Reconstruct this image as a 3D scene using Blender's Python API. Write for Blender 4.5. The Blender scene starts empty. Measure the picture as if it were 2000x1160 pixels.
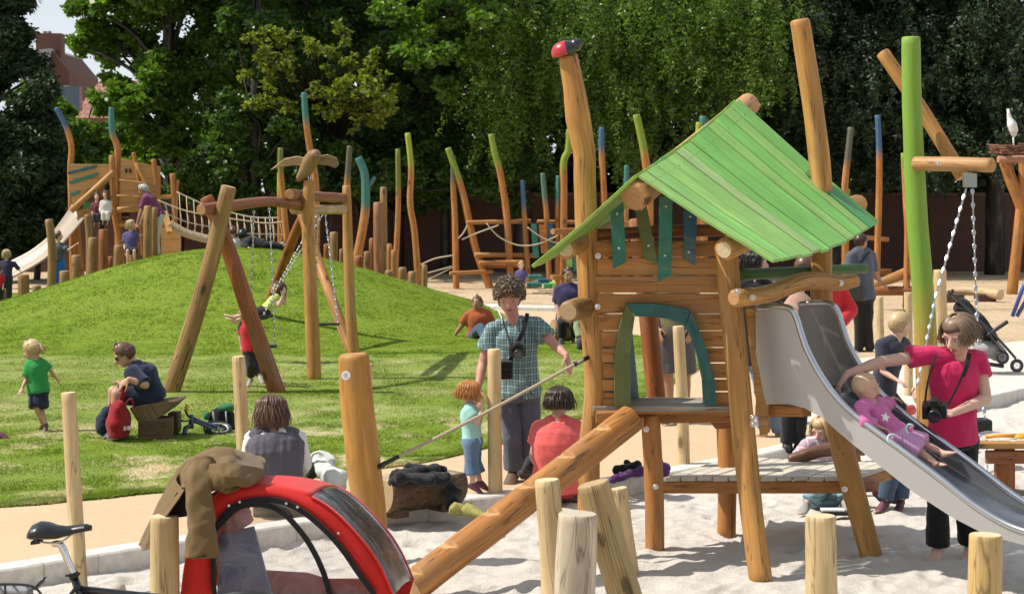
import bpy, bmesh, math, random
import numpy as np
from mathutils import Vector, Matrix, noise as mnoise
R = math.radians
random.seed(7); np.random.seed(7)
sc = bpy.context.scene
COL = sc.collection
# ---------------------------------------------------------------- camera
F = 3800.0; CX = 1000.0; VH = 365.0; CH = 2.45
cam_d = bpy.data.cameras.new('camera'); cam = bpy.data.objects.new('camera', cam_d); COL.objects.link(cam)
cam.location = (0, 0, CH); cam.rotation_euler = (R(90), 0, 0)
cam_d.sensor_width = 36; cam_d.lens = F/2000*36; cam_d.shift_y = -(580-VH)/2000
cam_d.clip_end = 2000; cam_d.clip_start = .1
cam_d.dof.use_dof = True; cam_d.dof.focus_distance = 14.0; cam_d.dof.aperture_fstop = 9
sc.camera = cam
# ---------------------------------------------------------------- sky and sun
SUN_EL, SAZ = R(52), (-0.999, -0.04)
w = bpy.data.worlds.new("World"); sc.world = w; w.use_nodes = True
nt = w.node_tree; nt.nodes.clear()
wo = nt.nodes.new('ShaderNodeOutputWorld'); bg = nt.nodes.new('ShaderNodeBackground')
sky = nt.nodes.new('ShaderNodeTexSky'); sky.sky_type = 'NISHITA'; sky.sun_disc = False
sky.sun_elevation = SUN_EL; sky.sun_rotation = math.atan2(SAZ[0], SAZ[1])
sky.air_density = 1.0; sky.dust_density = 1.5; sky.ozone_density = 1.0
tc = nt.nodes.new('ShaderNodeTexCoord'); cn = nt.nodes.new('ShaderNodeTexNoise')
cn.inputs['Scale'].default_value = 5; cn.inputs['Detail'].default_value = 6
cr = nt.nodes.new('ShaderNodeValToRGB'); cr.color_ramp.elements[0].position = .45; cr.color_ramp.elements[1].position = .58; cr.color_ramp.elements[0].color = (.08, .08, .08, 1)
szz = nt.nodes.new('ShaderNodeSeparateXYZ'); nt.links.new(tc.outputs['Generated'], szz.inputs[0])
hz = nt.nodes.new('ShaderNodeMapRange'); nt.links.new(szz.outputs[2], hz.inputs[0]); hz.inputs[1].default_value = .08; hz.inputs[2].default_value = .30; hz.inputs[3].default_value = .80; hz.inputs[4].default_value = 0
mxx = nt.nodes.new('ShaderNodeMath'); mxx.operation = 'MAXIMUM'; nt.links.new(cr.outputs[0], mxx.inputs[0]); nt.links.new(hz.outputs[0], mxx.inputs[1])
mx = nt.nodes.new('ShaderNodeMixRGB'); mx.inputs[2].default_value = (12.6, 13.6, 14.6, 1)
nt.links.new(tc.outputs['Generated'], cn.inputs['Vector']); nt.links.new(cn.outputs['Fac'], cr.inputs[0])
nt.links.new(mxx.outputs[0], mx.inputs[0]); nt.links.new(sky.outputs[0], mx.inputs[1])
nt.links.new(mx.outputs[0], bg.inputs[0]); nt.links.new(bg.outputs[0], wo.inputs[0])
bg.inputs[1].default_value = 0.062
sl = bpy.data.lights.new('sun', 'SUN'); so = bpy.data.objects.new('sun', sl); COL.objects.link(so)
sl.energy = 5.0; sl.angle = R(.6); sl.color = (1, .945, .86)
_sd = Vector((SAZ[0]*math.cos(SUN_EL), SAZ[1]*math.cos(SUN_EL), math.sin(SUN_EL)))
so.rotation_euler = _sd.to_track_quat('Z', 'Y').to_euler(); so.location = (-20, -10, 40)
sc.view_settings.view_transform = 'Standard'; sc.view_settings.look = 'None'
sc.view_settings.exposure = 0.2; sc.view_settings.gamma = 1
sc.cycles.max_bounces = 6; sc.cycles.transparent_max_bounces = 8; sc.cycles.use_denoising = True
# ---------------------------------------------------------------- where things stand
def P(u, v, Y): return Vector(((u-CX)/F*Y, Y, CH-(v-VH)/F*Y))
def G(u, v, z=0.0):
    Y = (CH-z)*F/(v-VH); return Vector(((u-CX)/F*Y, Y, z))
def sstep(a, b, x):
    t = max(0, min(1, (x-a)/(b-a))); return t*t*(3-2*t)
LAWN = 0.1
MC, MR, MH = (-5.05, 35.2), (6.1, 8.0), 1.24
def mound(x, y):
    r = math.hypot((x-MC[0])/MR[0], (y-MC[1])/MR[1])
    b = MH*math.cos(min(r, 1)*math.pi/2)**2
    return b
def terrain(x, y): return LAWN+mound(x, y)
def interp(tab, x):
    xs = [t[0] for t in tab]; ys = [t[1] for t in tab]
    return float(np.interp(x, xs, ys))
# ---------------------------------------------------------------- object helpers
ORG = {}
def tag(o, label=None, cat=None, group=None, kind=None):
    if label: o['label'] = label
    if cat: o['category'] = cat
    if group: o['group'] = group
    if kind: o['kind'] = kind
    return o
def thing(name, label, cat, loc, group=None):
    o = bpy.data.objects.new(name, None); COL.objects.link(o); o.empty_display_size = .1
    o.location = loc; ORG[o] = Vector(loc)
    return tag(o, label, cat, group)
def link(name, me, parent=None, origin=None):
    o = bpy.data.objects.new(name, me); COL.objects.link(o)
    if parent is not None:
        o.parent = parent; ORG[o] = ORG[parent]
    else:
        org = Vector(origin) if origin is not None else Vector((0, 0, 0))
        o.location = org; ORG[o] = org
    return o
def copy_tree(o, parent=None):
    c = o.copy(); COL.objects.link(c)
    if parent is not None: c.parent = parent
    ORG[c] = ORG[o]
    for ch in list(o.children): copy_tree(ch, c)
    return c
def frame(d):
    d = Vector(d).normalized()
    a = Vector((0, 0, 1)) if abs(d.z) < .9 else Vector((1, 0, 0))
    x = d.cross(a).normalized(); y = d.cross(x).normalized()
    return x, y, d
def spline(pts, n=6):
    pts = [Vector(p) for p in pts]
    if len(pts) == 2: return [pts[0].lerp(pts[1], i/n) for i in range(n+1)]
    out = []
    for i in range(len(pts)-1):
        p0 = pts[max(i-1, 0)]; p1 = pts[i]; p2 = pts[i+1]; p3 = pts[min(i+2, len(pts)-1)]
        for k in range(n):
            t = k/n
            out.append(.5*((2*p1)+(p2-p0)*t+(2*p0-5*p1+4*p2-p3)*t*t+(3*p1-p0-3*p2+p3)*t**3))
    out.append(pts[-1]); return out
def lerps(vals, n):
    return [float(np.interp(i/(n-1), np.linspace(0, 1, len(vals)), vals)) for i in range(n)]
class MB:
    def __init__(s): s.v = []; s.f = []; s.m = []; s.uv = []; s.sm = []
    def face(s, idx, m=0, uv=None, sm=False):
        s.f.append(idx); s.m.append(m); s.uv.append(uv or [(0, 0)]*len(idx)); s.sm.append(sm)
    def rings(s, rings, m=0, sm=True, vlen=None, closed=True, cap0=None, cap1=None, capm=None, ulen=None):
        """rings: list of lists of Vectors (same count)"""
        n = len(rings[0]); b = len(s.v)
        for r in rings: s.v.extend([tuple(p) for p in r])
        for i in range(len(rings)-1):
            v0 = vlen[i] if vlen else i; v1 = vlen[i+1] if vlen else i+1
            for j in range(n if closed else n-1):
                k = (j+1) % n
                u0 = (ulen or 1)*j/n; u1 = (ulen or 1)*(j+1)/n
                s.face((b+i*n+j, b+i*n+k, b+(i+1)*n+k, b+(i+1)*n+j), m, [(u0, v0), (u1, v0), (u1, v1), (u0, v1)], sm)
        cm = m if capm is None else capm
        def cap(bi, rev):
            pts = [Vector(s.v[bi+j]) for j in range(n)]; c = sum(pts, Vector())/n
            rr = max((p-c).length for p in pts) or 1
            uv = [(math.cos(2*math.pi*j/n)*rr, math.sin(2*math.pi*j/n)*rr) for j in range(n)]
            idx = [bi+j for j in range(n)]
            if rev: idx = idx[::-1]; uv = uv[::-1]
            s.face(tuple(idx), cm, uv, False)
        if cap0: cap(b, True)
        if cap1: cap(b+(len(rings)-1)*n, False)
    def tube(s, pts, rad, seg=8, m=0, caps=True, n=None, capm=None, bevel=0, wob=0, seed=0, flat=1.0, vend=True):
        p = spline(pts, n) if n else [Vector(q) for q in pts]
        rr = lerps(rad if isinstance(rad, (list, tuple)) else [rad, rad], len(p))
        if bevel:
            d0 = (p[1]-p[0]).normalized(); d1 = (p[-1]-p[-2]).normalized()
            p = [p[0]-d0*0]+p+[p[-1]+d1*bevel]; rr = [rr[0]]+rr+[rr[-1]-bevel*1.1]
            p[0] = p[1]-d0*bevel; rr[0] -= bevel*1.1
        L = [0]
        for i in range(1, len(p)): L.append(L[-1]+(p[i]-p[i-1]).length)
        tot = L[-1]; rings = []; x = None
        for i, q in enumerate(p):
            d = (p[min(i+1, len(p)-1)]-p[max(i-1, 0)])
            if d.length < 1e-9: d = Vector((0, 0, 1))
            d.normalize()
            if x is None: x, y, _ = frame(d)
            else:
                x = (x-d*x.dot(d)).normalized()
            y = d.cross(x)
            ring = []
            for j in range(seg):
                a = 2*math.pi*j/seg; r = rr[i]
                if wob:
                    r *= 1+wob*mnoise.noise(Vector((math.cos(a)*.9+seed*3.1, math.sin(a)*.9, L[i]*1.7+seed)))+wob*.5*mnoise.noise(Vector((math.cos(a)*2+seed, math.sin(a)*2, L[i]*4)))
                ring.append(q+x*(math.cos(a)*r)+y*(math.sin(a)*r*flat))
            rings.append(ring)
        vl = [tot-l for l in L] if vend else L
        s.rings(rings, m, True, vl, True, caps, caps, capm, 2*math.pi*max(rr))
    def box(s, c, ax, ay, az, m=0):
        """c centre, ax ay az half-vectors; uv along the longest"""
        c = Vector(c); ax, ay, az = Vector(ax), Vector(ay), Vector(az)
        b = len(s.v)
        for sx in (-1, 1):
            for sy in (-1, 1):
                for sz in (-1, 1): s.v.append(tuple(c+ax*sx+ay*sy+az*sz))
        ax_ = [ax, ay, az]; L = [a.length for a in ax_]; lo = max(range(3), key=lambda i: L[i])
        fs = [((0, 1, 3, 2), 0), ((4, 6, 7, 5), 0), ((0, 4, 5, 1), 1), ((2, 3, 7, 6), 1), ((0, 2, 6, 4), 2), ((1, 5, 7, 3), 2)]
        off = (sum(s_*7.13 for s_ in c) % 5)
        for idx, na in fs:
            uv = []
            ot = [i for i in range(3) if i != na]
            vv = lo if lo in ot else ot[1]; uu = [i for i in ot if i != vv][0]
            for q in idx:
                sg = [-1 if not (q >> (2-k)) & 1 else 1 for k in range(3)]
                uv.append((sg[uu]*L[uu]+off, sg[vv]*L[vv]+off*3))
            s.face(tuple(b+q for q in idx), m, uv, False)
    def beam(s, p0, p1, w_, t_, up=(0, 0, 1), m=0):
        p0, p1 = Vector(p0), Vector(p1); d = p1-p0; up = Vector(up)
        x = d.cross(up).normalized(); y = x.cross(d).normalized()
        s.box((p0+p1)/2, d/2, x*w_/2, y*t_/2, m)
    def ell(s, c, r, m=0, seg=14, ringn=9, rot=None, disp=0, seed=0):
        c = Vector(c); rings = []
        for i in range(ringn):
            t = math.pi*(i+.02)/(ringn-1+.04) ; z = -math.cos(t); q = math.sin(t); ring = []
            for j in range(seg):
                a = 2*math.pi*j/seg
                p = Vector((math.cos(a)*q, math.sin(a)*q, z))
                if disp: p *= 1+disp*mnoise.noise(p*2.3+Vector((seed, seed*2.1, 0)))+disp*.5*mnoise.noise(p*5+Vector((seed, 3, 0)))
                p = Vector((p.x*r[0], p.y*r[1], p.z*r[2]))
                if rot is not None: p = rot @ p
                ring.append(c+p)
            rings.append(ring)
        s.rings(rings, m, True, None, True, True, True)
    def poly_prism(s, pts, th, m=0, side=None, uvs=1.0):
        """closed planar outline (Vectors) extruded by vector th"""
        th = Vector(th); n = len(pts); b = len(s.v)
        for p in pts: s.v.append(tuple(p))
        for p in pts: s.v.append(tuple(Vector(p)+th))
        e = (Vector(pts[1])-Vector(pts[0])).normalized(); nn = th.normalized(); e2 = nn.cross(e)
        uv = [(Vector(p).dot(e2)*uvs, Vector(p).dot(e)*uvs) for p in pts]
        s.face(tuple(range(b, b+n))[::-1], m, uv[::-1]); s.face(tuple(range(b+n, b+2*n)), m, uv)
        for i in range(n):
            j = (i+1) % n; L = (Vector(pts[j])-Vector(pts[i])).length
            s.face((b+i, b+j, b+n+j, b+n+i), m if side is None else side, [(0, 0), (0, L), (th.length, L), (th.length, 0)])
    def grid(s, fn, nu, nv, m=0, sm=True, uvf=None):
        b = len(s.v)
        for i in range(nu+1):
            for j in range(nv+1): s.v.append(tuple(fn(i/nu, j/nv)))
        k = nv+1
        for i in range(nu):
            for j in range(nv):
                uv = [(i/nu, j/nv), ((i+1)/nu, j/nv), ((i+1)/nu, (j+1)/nv), (i/nu, (j+1)/nv)]
                if uvf: uv = [uvf(*q) for q in uv]
                s.face((b+i*k+j, b+(i+1)*k+j, b+(i+1)*k+j+1, b+i*k+j+1), m, uv, sm)
    def build(s, name, mats, parent=None, origin=None, fixn=True):
        if not isinstance(mats, (list, tuple)): mats = [mats]
        org = ORG[parent] if parent is not None else (Vector(origin) if origin is not None else Vector((0, 0, 0)))
        me = bpy.data.meshes.new(name)
        me.from_pydata([(a-org.x, b-org.y, c-org.z) for a, b, c in s.v], [], s.f)
        for m in mats: me.materials.append(m)
        me.polygons.foreach_set('material_index', s.m)
        me.polygons.foreach_set('use_smooth', s.sm)
        ul = me.uv_layers.new(name='UVMap')
        ul.data.foreach_set('uv', [c for f in s.uv for q in f for c in q])
        if fixn:
            bm = bmesh.new(); bm.from_mesh(me); bmesh.ops.recalc_face_normals(bm, faces=bm.faces); bm.to_mesh(me); bm.free()
        me.update()
        return link(name, me, parent, org)
def bevel(o, w_=.006, seg=2):
    m = o.modifiers.new('bevel', 'BEVEL'); m.width = w_; m.segments = seg; m.limit_method = 'ANGLE'; m.angle_limit = R(40); return o
def bolt(mb, p, d, r=.014, m=0):
    d = Vector(d).normalized()
    mb.tube([p-d*.01, p+d*.006], [r*1.5, r*1.5], 10, m); mb.tube([p+d*.004, p+d*.014], [r, r*.6], 8, m)
# ---------------------------------------------------------------- materials
MATS = {}
def mat(name):
    m = bpy.data.materials.new(name); m.use_nodes = True
    n = m.node_tree; b = n.nodes['Principled BSDF']; return m, n, b
def nd(n, t, **kw):
    x = n.nodes.new(t)
    for k, v in kw.items():
        if k in x.inputs: x.inputs[k].default_value = v
        else: setattr(x, k, v)
    return x
def ramp(n, fac, stops):
    r = n.nodes.new('ShaderNodeValToRGB'); e = r.color_ramp.elements
    while len(e) < len(stops): e.new(.5)
    for i, (p, c) in enumerate(stops):
        e[i].position = p; e[i].color = (*c, 1) if len(c) == 3 else c
    n.links.new(fac, r.inputs[0]); return r.outputs[0]
def mixc(n, fac, a, b, mode='MIX'):
    x = n.nodes.new('ShaderNodeMixRGB'); x.blend_type = mode
    for i, q in enumerate((fac, a, b)):
        if isinstance(q, (int, float)): x.inputs[i].default_value = q
        elif isinstance(q, tuple): x.inputs[i].default_value = (*q, 1) if len(q) == 3 else q
        else: n.links.new(q, x.inputs[i])
    return x.outputs[0]
def coords(n, kind='Object', scale=(1, 1, 1), rot=(0, 0, 0)):
    t = n.nodes.new('ShaderNodeTexCoord'); mp = n.nodes.new('ShaderNodeMapping')
    mp.inputs['Scale'].default_value = scale; mp.inputs['Rotation'].default_value = rot
    n.links.new(t.outputs[kind], mp.inputs[0]); return mp.outputs[0]
def tex(n, vec, scale=5, detail=4, rough=.55, dist=0):
    x = nd(n, 'ShaderNodeTexNoise', Scale=scale, Detail=detail, Roughness=rough, Distortion=dist)
    if vec is not None: n.links.new(vec, x.inputs['Vector'])
    return x.outputs['Fac']
def bump(n, b, h, strength=.3, dist=.01):
    x = nd(n, 'ShaderNodeBump', Strength=strength, Distance=dist)
    n.links.new(h, x.inputs['Height']); n.links.new(x.outputs[0], b.inputs['Normal']); return x
def plain(name, col, rough=.6, metal=0, var=.15, sc_=30, bmp=.15, spec=.5, coat=0):
    if name in MATS: return MATS[name]
    m, n, b = mat(name); v = coords(n)
    f = tex(n, v, sc_, 5)
    c = mixc(n, f, tuple(x*(1-var) for x in col), tuple(min(1, x*(1+var)) for x in col))
    n.links.new(c, b.inputs['Base Color']); b.inputs['Roughness'].default_value = rough
    b.inputs['Metallic'].default_value = metal; b.inputs['Specular IOR Level'].default_value = spec
    b.inputs['Coat Weight'].default_value = coat
    if bmp: bump(n, b, f, bmp, .004)
    MATS[name] = m; return m
def wood(name, c0, c1, paint=None, plen=0, soft=.25, rough=.55, crack=.6, streak=14, knots=True, spec=.35):
    """oiled or raw timber, grain along uv.y (metres from the top end); optional painted tip of length plen"""
    if name in MATS: return MATS[name]
    m, n, b = mat(name)
    uv = coords(n, 'UV', (1, 1, 1)); oi = n.nodes.new('ShaderNodeObjectInfo')
    cmb = n.nodes.new('ShaderNodeVectorMath'); cmb.operation = 'MULTIPLY_ADD'
    n.links.new(oi.outputs['Random'], cmb.inputs[0]); cmb.inputs[1].default_value = (37, 53, 0); n.links.new(uv, cmb.inputs[2])
    def mapped(sx, sy):
        mp = n.nodes.new('ShaderNodeMapping'); mp.inputs['Scale'].default_value = (sx, sy, 1); n.links.new(cmb.outputs[0], mp.inputs[0]); return mp.outputs[0]
    g1 = tex(n, mapped(streak, 1.1), 3, 6, .6, .4)
    g2 = tex(n, mapped(streak*5, 1.6), 3, 3, .6)
    big = tex(n, mapped(2.5, .9), 2, 3)
    c = mixc(n, g1, c0, c1)
    c = mixc(n, ramp(n, g2, [(.38, (0, 0, 0)), (.75, (.38, .38, .38))]), c, tuple(x*.6 for x in c0))
    c = mixc(n, ramp(n, big, [(.32, (.5, .5, .5)), (.62, (0, 0, 0))]), c, tuple(x*.7 for x in c0))
    c = mixc(n, ramp(n, tex(n, mapped(5, .55), 2, 4), [(.55, (0, 0, 0)), (.72, (.5, .5, .5))]), c, tuple(min(1, x*1.35) for x in c1))
    c = mixc(n, ramp(n, tex(n, mapped(3.5, .8), 1.3, 5, .65), [(.50, (0, 0, 0)), (.74, (.38, .38, .38))]), c, (.33, .26, .18))
    if knots:
        vo = nd(n, 'ShaderNodeTexVoronoi', Scale=1.0); n.links.new(mapped(3.2, 1.7), vo.inputs['Vector'])
        k = ramp(n, vo.outputs['Distance'], [(.0, (1, 1, 1)), (.085, (.85, .85, .85)), (.10, (.35, .35, .35)), (.19, (0, 0, 0))])
        c = mixc(n, k, c, tuple(x*.3 for x in c0))
    ck = tex(n, mapped(streak*.42, .28), 2.2, 3, .5, .7)
    ckm = ramp(n, ck, [(.487, (0, 0, 0)), (.5, (min(1, crack*1.35),)*3), (.513, (0, 0, 0))])
    c = mixc(n, ckm, c, tuple(x*.22 for x in c0))
    if paint:
        sx = n.nodes.new('ShaderNodeSeparateXYZ'); n.links.new(uv, sx.inputs[0])
        ad = nd(n, 'ShaderNodeMath', operation='MULTIPLY_ADD'); n.links.new(g1, ad.inputs[0]); ad.inputs[1].default_value = soft*1.6; n.links.new(sx.outputs[1], ad.inputs[2])
        mr = nd(n, 'ShaderNodeMapRange'); n.links.new(ad.outputs[0], mr.inputs[0])
        mr.inputs[1].default_value = plen-soft*.3+soft*.8; mr.inputs[2].default_value = plen+soft+soft*.8
        mr.inputs[3].default_value = 1; mr.inputs[4].default_value = 0
        pc = mixc(n, g1, tuple(x*.75 for x in paint), tuple(min(1, x*1.2) for x in paint))
        pm = nd(n, 'ShaderNodeMath', operation='MULTIPLY'); n.links.new(mr.outputs[0], pm.inputs[0]); pm.inputs[1].default_value = .93
        c = mixc(n, pm.outputs[0], c, pc)
    n.links.new(c, b.inputs['Base Color']); b.inputs['Roughness'].default_value = rough
    b.inputs['Specular IOR Level'].default_value = spec
    hm = mixc(n, .5, g1, g2); hm = mixc(n, ckm, hm, (0, 0, 0))
    bump(n, b, hm, .35, .006)
    MATS[name] = m; return m
def endgrain(name, c0, c1):
    if name in MATS: return MATS[name]
    m, n, b = mat(name); uv = coords(n, 'UV')
    wv = nd(n, 'ShaderNodeTexWave', wave_type='RINGS', rings_direction='SPHERICAL', Scale=28, Distortion=1.6, Detail=3)
    n.links.new(uv, wv.inputs['Vector'])
    f = tex(n, uv, 40, 4)
    c = mixc(n, wv.outputs['Fac'], c0, c1); c = mixc(n, ramp(n, f, [(.4, (0, 0, 0)), (.8, (.6, .6, .6))]), c, tuple(x*.6 for x in c0))
    n.links.new(c, b.inputs['Base Color']); b.inputs['Roughness'].default_value = .75
    bump(n, b, wv.outputs['Fac'], .2, .003)
    MATS[name] = m; return m
ORANGE0, ORANGE1 = (.32, .125, .028), (.56, .26, .075)
LARCH = wood('larch_oiled', ORANGE0, ORANGE1)
LARCHD = wood('larch_dark', (.21, .062, .016), (.38, .13, .032))
LARCHY = wood('larch_yellow', (.34, .155, .036), (.60, .32, .09), crack=.6)
BROWN = wood('brown_stump', (.22, .115, .04), (.40, .24, .09), crack=.8)
RAW = wood('raw_pale_wood', (.50, .34, .155), (.74, .57, .32), crack=.5, streak=9)
RAWG = wood('raw_grey_wood', (.38, .31, .215), (.58, .49, .37), crack=.5, streak=9)
BLEACH = wood('bleached_boards', (.56, .50, .40), (.78, .72, .62), crack=.8, knots=False)
ENDL = endgrain('end_larch', (.36, .17, .06), (.56, .32, .13))
ENDB = endgrain('end_brown', (.33, .22, .11), (.50, .36, .19))
ENDR = endgrain('end_raw', (.55, .42, .24), (.76, .62, .40))
STEEL = plain('bolt_steel', (.55, .55, .56), .3, 1)
def log(name, pts, rad, m, em, parent=None, seg=16, n=8, wob=.05, origin=None, flat=1.0, bev=.012, seed=None):
    mb = MB(); mb.tube(pts, rad, seg, 0, True, n, 1, bev, wob, random.random()*50 if seed is None else seed, flat)
    return mb.build(name, [m, em], parent, origin if origin is not None else (None if parent is not None else pts[0]))
# ================================================================ ground
m, n, b = mat('wood_chips'); v = coords(n)
a = tex(n, v, 22, 8, .7); big = tex(n, v, .5, 4); vo = nd(n, 'ShaderNodeTexVoronoi', Scale=28); n.links.new(v, vo.inputs['Vector'])
c = mixc(n, a, (.34, .22, .115), (.66, .50, .32)); c = mixc(n, ramp(n, big, [(.4, (0, 0, 0)), (.6, (.6, .6, .6))]), c, (.60, .47, .31))
c = mixc(n, .35, c, vo.outputs['Color'], 'OVERLAY')
n.links.new(c, b.inputs['Base Color']); b.inputs['Roughness'].default_value = .95; bump(n, b, a, .8, .05); CHIPS = m
m, n, b = mat('tan_path'); v = coords(n)
a = tex(n, v, 90, 6, .7); a2 = tex(n, v, 9, 8, .65); big = tex(n, v, .9, 5)
c = mixc(n, big, (.50, .36, .215), (.61, .465, .30)); c = mixc(n, ramp(n, a, [(.35, (.5, .5, .5)), (.6, (0, 0, 0))]), c, (.40, .27, .15))
c = mixc(n, ramp(n, a2, [(.55, (0, 0, 0)), (.75, (.6, .6, .6))]), c, (.66, .52, .35))
n.links.new(c, b.inputs['Base Color']); b.inputs['Roughness'].default_value = .95; bump(n, b, a, .4, .01); PATHM = m
m, n, b = mat('sand'); v = coords(n)
a = tex(n, v, 60, 8, .7); big = tex(n, v, 1.3, 6); vo = nd(n, 'ShaderNodeTexVoronoi', Scale=26); n.links.new(v, vo.inputs['Vector'])
spk = tex(n, v, 16, 2)
c = mixc(n, big, (.575, .525, .46), (.71, .665, .60)); c = mixc(n, .25, c, ramp(n, a, [(.3, (.38, .33, .27)), (.7, (.74, .69, .63))]))
dk = mixc(n, 1, ramp(n, vo.outputs['Distance'], [(.06, (1, 1, 1)), (.13, (0, 0, 0))]), ramp(n, spk, [(.54, (0, 0, 0)), (.60, (.85, .85, .85))]), 'MULTIPLY')
c = mixc(n, dk, c, (.16, .10, .06))
n.links.new(c, b.inputs['Base Color']); b.inputs['Roughness'].default_value = .95; bump(n, b, mixc(n, .4, a, tex(n, v, 12, 6, .65)), .8, .04); SANDM = m
m, n, b = mat('kerb_concrete'); v = coords(n, 'UV')
br = nd(n, 'ShaderNodeTexBrick', offset=0.0); n.links.new(v, br.inputs['Vector'])
for k, q in (('Scale', 1.0), ('Mortar Size', .006), ('Brick Width', .4), ('Row Height', 5.0)): br.inputs[k].default_value = q
br.inputs['Color1'].default_value = (.70, .67, .61, 1); br.inputs['Color2'].default_value = (.63, .60, .55, 1); br.inputs['Mortar'].default_value = (.25, .22, .19, 1)
f = tex(n, coords(n), 14, 6)
c = mixc(n, .5, br.outputs['Color'], ramp(n, f, [(.3, (.34, .30, .25)), (.7, (.75, .72, .66))]))
c = mixc(n, ramp(n, tex(n, coords(n), 3, 6, .7), [(.5, (0, 0, 0)), (.65, (.8, .8, .8))]), c, (.62, .56, .48))
n.links.new(c, b.inputs['Base Color']); b.inputs['Roughness'].default_value = .9; bump(n, b, f, .3, .01); KERBM = m
def turf_color(n):
    v = coords(n, 'Object'); sx = n.nodes.new('ShaderNodeSeparateXYZ'); n.links.new(v, sx.inputs[0])
    big = tex(n, coords(n, 'Object', (.6, 1, 1)), .8, 5, .6); mid = tex(n, coords(n, 'Object', (.7, .7, 1)), 1.3, 6, .65); fine = tex(n, v, 14, 4)
    c = mixc(n, ramp(n, fine, [(.3, (0, 0, 0)), (.7, (1, 1, 1))]), (.122, .205, .010), (.205, .290, .022))
    c = mixc(n, ramp(n, tex(n, coords(n, 'Object', (1, .8, 1)), 5, 5, .7), [(.40, (.55, .55, .55)), (.55, (0, 0, 0))]), c, (.06, .115, .008))
    c = mixc(n, ramp(n, big, [(.35, (0, 0, 0)), (.65, (.6, .6, .6))]), c, (.22, .30, .04))
    # bands of dry and pale turf across the flat part of the lawn
    yn = nd(n, 'ShaderNodeMath', operation='MULTIPLY_ADD'); n.links.new(mid, yn.inputs[0]); yn.inputs[1].default_value = 1.6; n.links.new(sx.outputs[1], yn.inputs[2])
    mr = nd(n, 'ShaderNodeMapRange', clamp=True); n.links.new(yn.outputs[0], mr.inputs[0]); mr.inputs[1].default_value = 14; mr.inputs[2].default_value = 30
    band = ramp(n, mr.outputs[0], [(0, (.1, .1, .1)), (.13, (.0, .0, .0)), (.17, (.75, .75, .75)), (.24, (.0, .0, .0)), (.36, (.25, .25, .25)), (.44, (.75, .75, .75)), (.56, (.3, .3, .3)), (.63, (.25, .25, .25)), (.68, (.75, .75, .75)), (.84, (.85, .85, .85)), (.875, (0, 0, 0))])
    bm_ = mixc(n, 1, band, ramp(n, mid, [(.38, (.25, .25, .25)), (.62, (1, 1, 1))]), 'MULTIPLY')
    c = mixc(n, bm_, c, (.34, .39, .13))
    st = mixc(n, 1, ramp(n, mr.outputs[0], [(.0, (.4, .4, .4)), (.1, (0.5, .5, .5)), (.17, (1, 1, 1)), (.4, (.55, .55, .55)), (.5, (.2, .2, .2)), (.86, (.2, .2, .2)), (.9, (0, 0, 0))]), ramp(n, tex(n, coords(n, 'Object', (.8, .55, 1)), 1.5, 7, .72), [(.50, (0, 0, 0)), (.60, (1, 1, 1))]), 'MULTIPLY')
    c = mixc(n, st, c, (.64, .53, .33)); return c
m, n, b = mat('turf'); c = turf_color(n); n.links.new(c, b.inputs['Base Color']); b.inputs['Roughness'].default_value = .9; b.inputs['Specular IOR Level'].default_value = .15
bump(n, b, mixc(n, .5, tex(n, coords(n), 40, 5), tex(n, coords(n), 9, 5, .7)), 1, .07); TURF = m
m, n, b = mat('grass_blades'); c = turf_color(n); ge = n.nodes.new('ShaderNodeNewGeometry')
c = mixc(n, .8, c, ramp(n, ge.outputs['Random Per Island'], [(0, (.85, .9, .8)), (.5, (1.1, 1.1, 1)), (1, (1.25, 1.2, .9))]), 'MULTIPLY')
n.links.new(c, b.inputs['Base Color']); b.inputs['Roughness'].default_value = .6; b.inputs['Specular IOR Level'].default_value = .2
tr = n.nodes.new('ShaderNodeBsdfTranslucent'); n.links.new(c, tr.inputs[0]); ms = n.nodes.new('ShaderNodeMixShader'); ms.inputs[0].default_value = .45
n.links.new(b.outputs[0], ms.inputs[1]); n.links.new(tr.outputs[0], ms.inputs[2]); n.links.new(ms.outputs[0], n.nodes['Material Output'].inputs[0]); BLADES = m

def sheet(name, x0, x1, nx, ny, ylo, yhi, zf, m, uvm=1):
    mb = MB()
    def fn(a, c):
        x = x0+(x1-x0)*a; y = ylo(x)+(yhi(x)-ylo(x))*c; return (x, y, zf(x, y))
    mb.grid(fn, nx, ny)
    o = mb.build(name, m, fixn=False); return tag(o, kind='structure')
mb = MB(); mb.box((0, 90, -1.35), (160, 0, 0), (0, 120, 0), (0, 0, 1)); tag(mb.build('ground', CHIPS), kind='structure')
KERB = [(-14, 4.0), (-5, 9.75), (-2.74, 12.25), (-.76, 14.2), (1.0, 15.55), (2.4, 17.2), (3.65, 19.3), (6.1, 22.8), (9, 26), (16, 31)]
NEAR = [(-16, 11.5), (-8, 13.2), (-3.75, 14.3), (-2.8, 14.95), (-1.5, 15.85), (-.5, 16.95), (.74, 19.9), (1.6, 22.2), (2.4, 25), (2.95, 28)]
FARL = [(-16, 43), (-9, 43.5), (-3, 42.5), (-1, 38), (0, 33.5), (1.0, 32), (2.0, 31), (2.95, 28.4)]
def smooth_tab(tab):
    xs = np.linspace(tab[0][0], tab[-1][0], 240); ys = np.interp(xs, [t[0] for t in tab], [t[1] for t in tab])
    k = np.ones(9)/9; ys2 = np.convolve(np.pad(ys, 4, mode='edge'), k, 'valid'); ys2[0] = ys[0]; ys2[-1] = ys[-1]
    return list(zip(xs, ys2))
KERB, NEAR, FARL = smooth_tab(KERB), smooth_tab(NEAR), smooth_tab(FARL)
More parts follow.
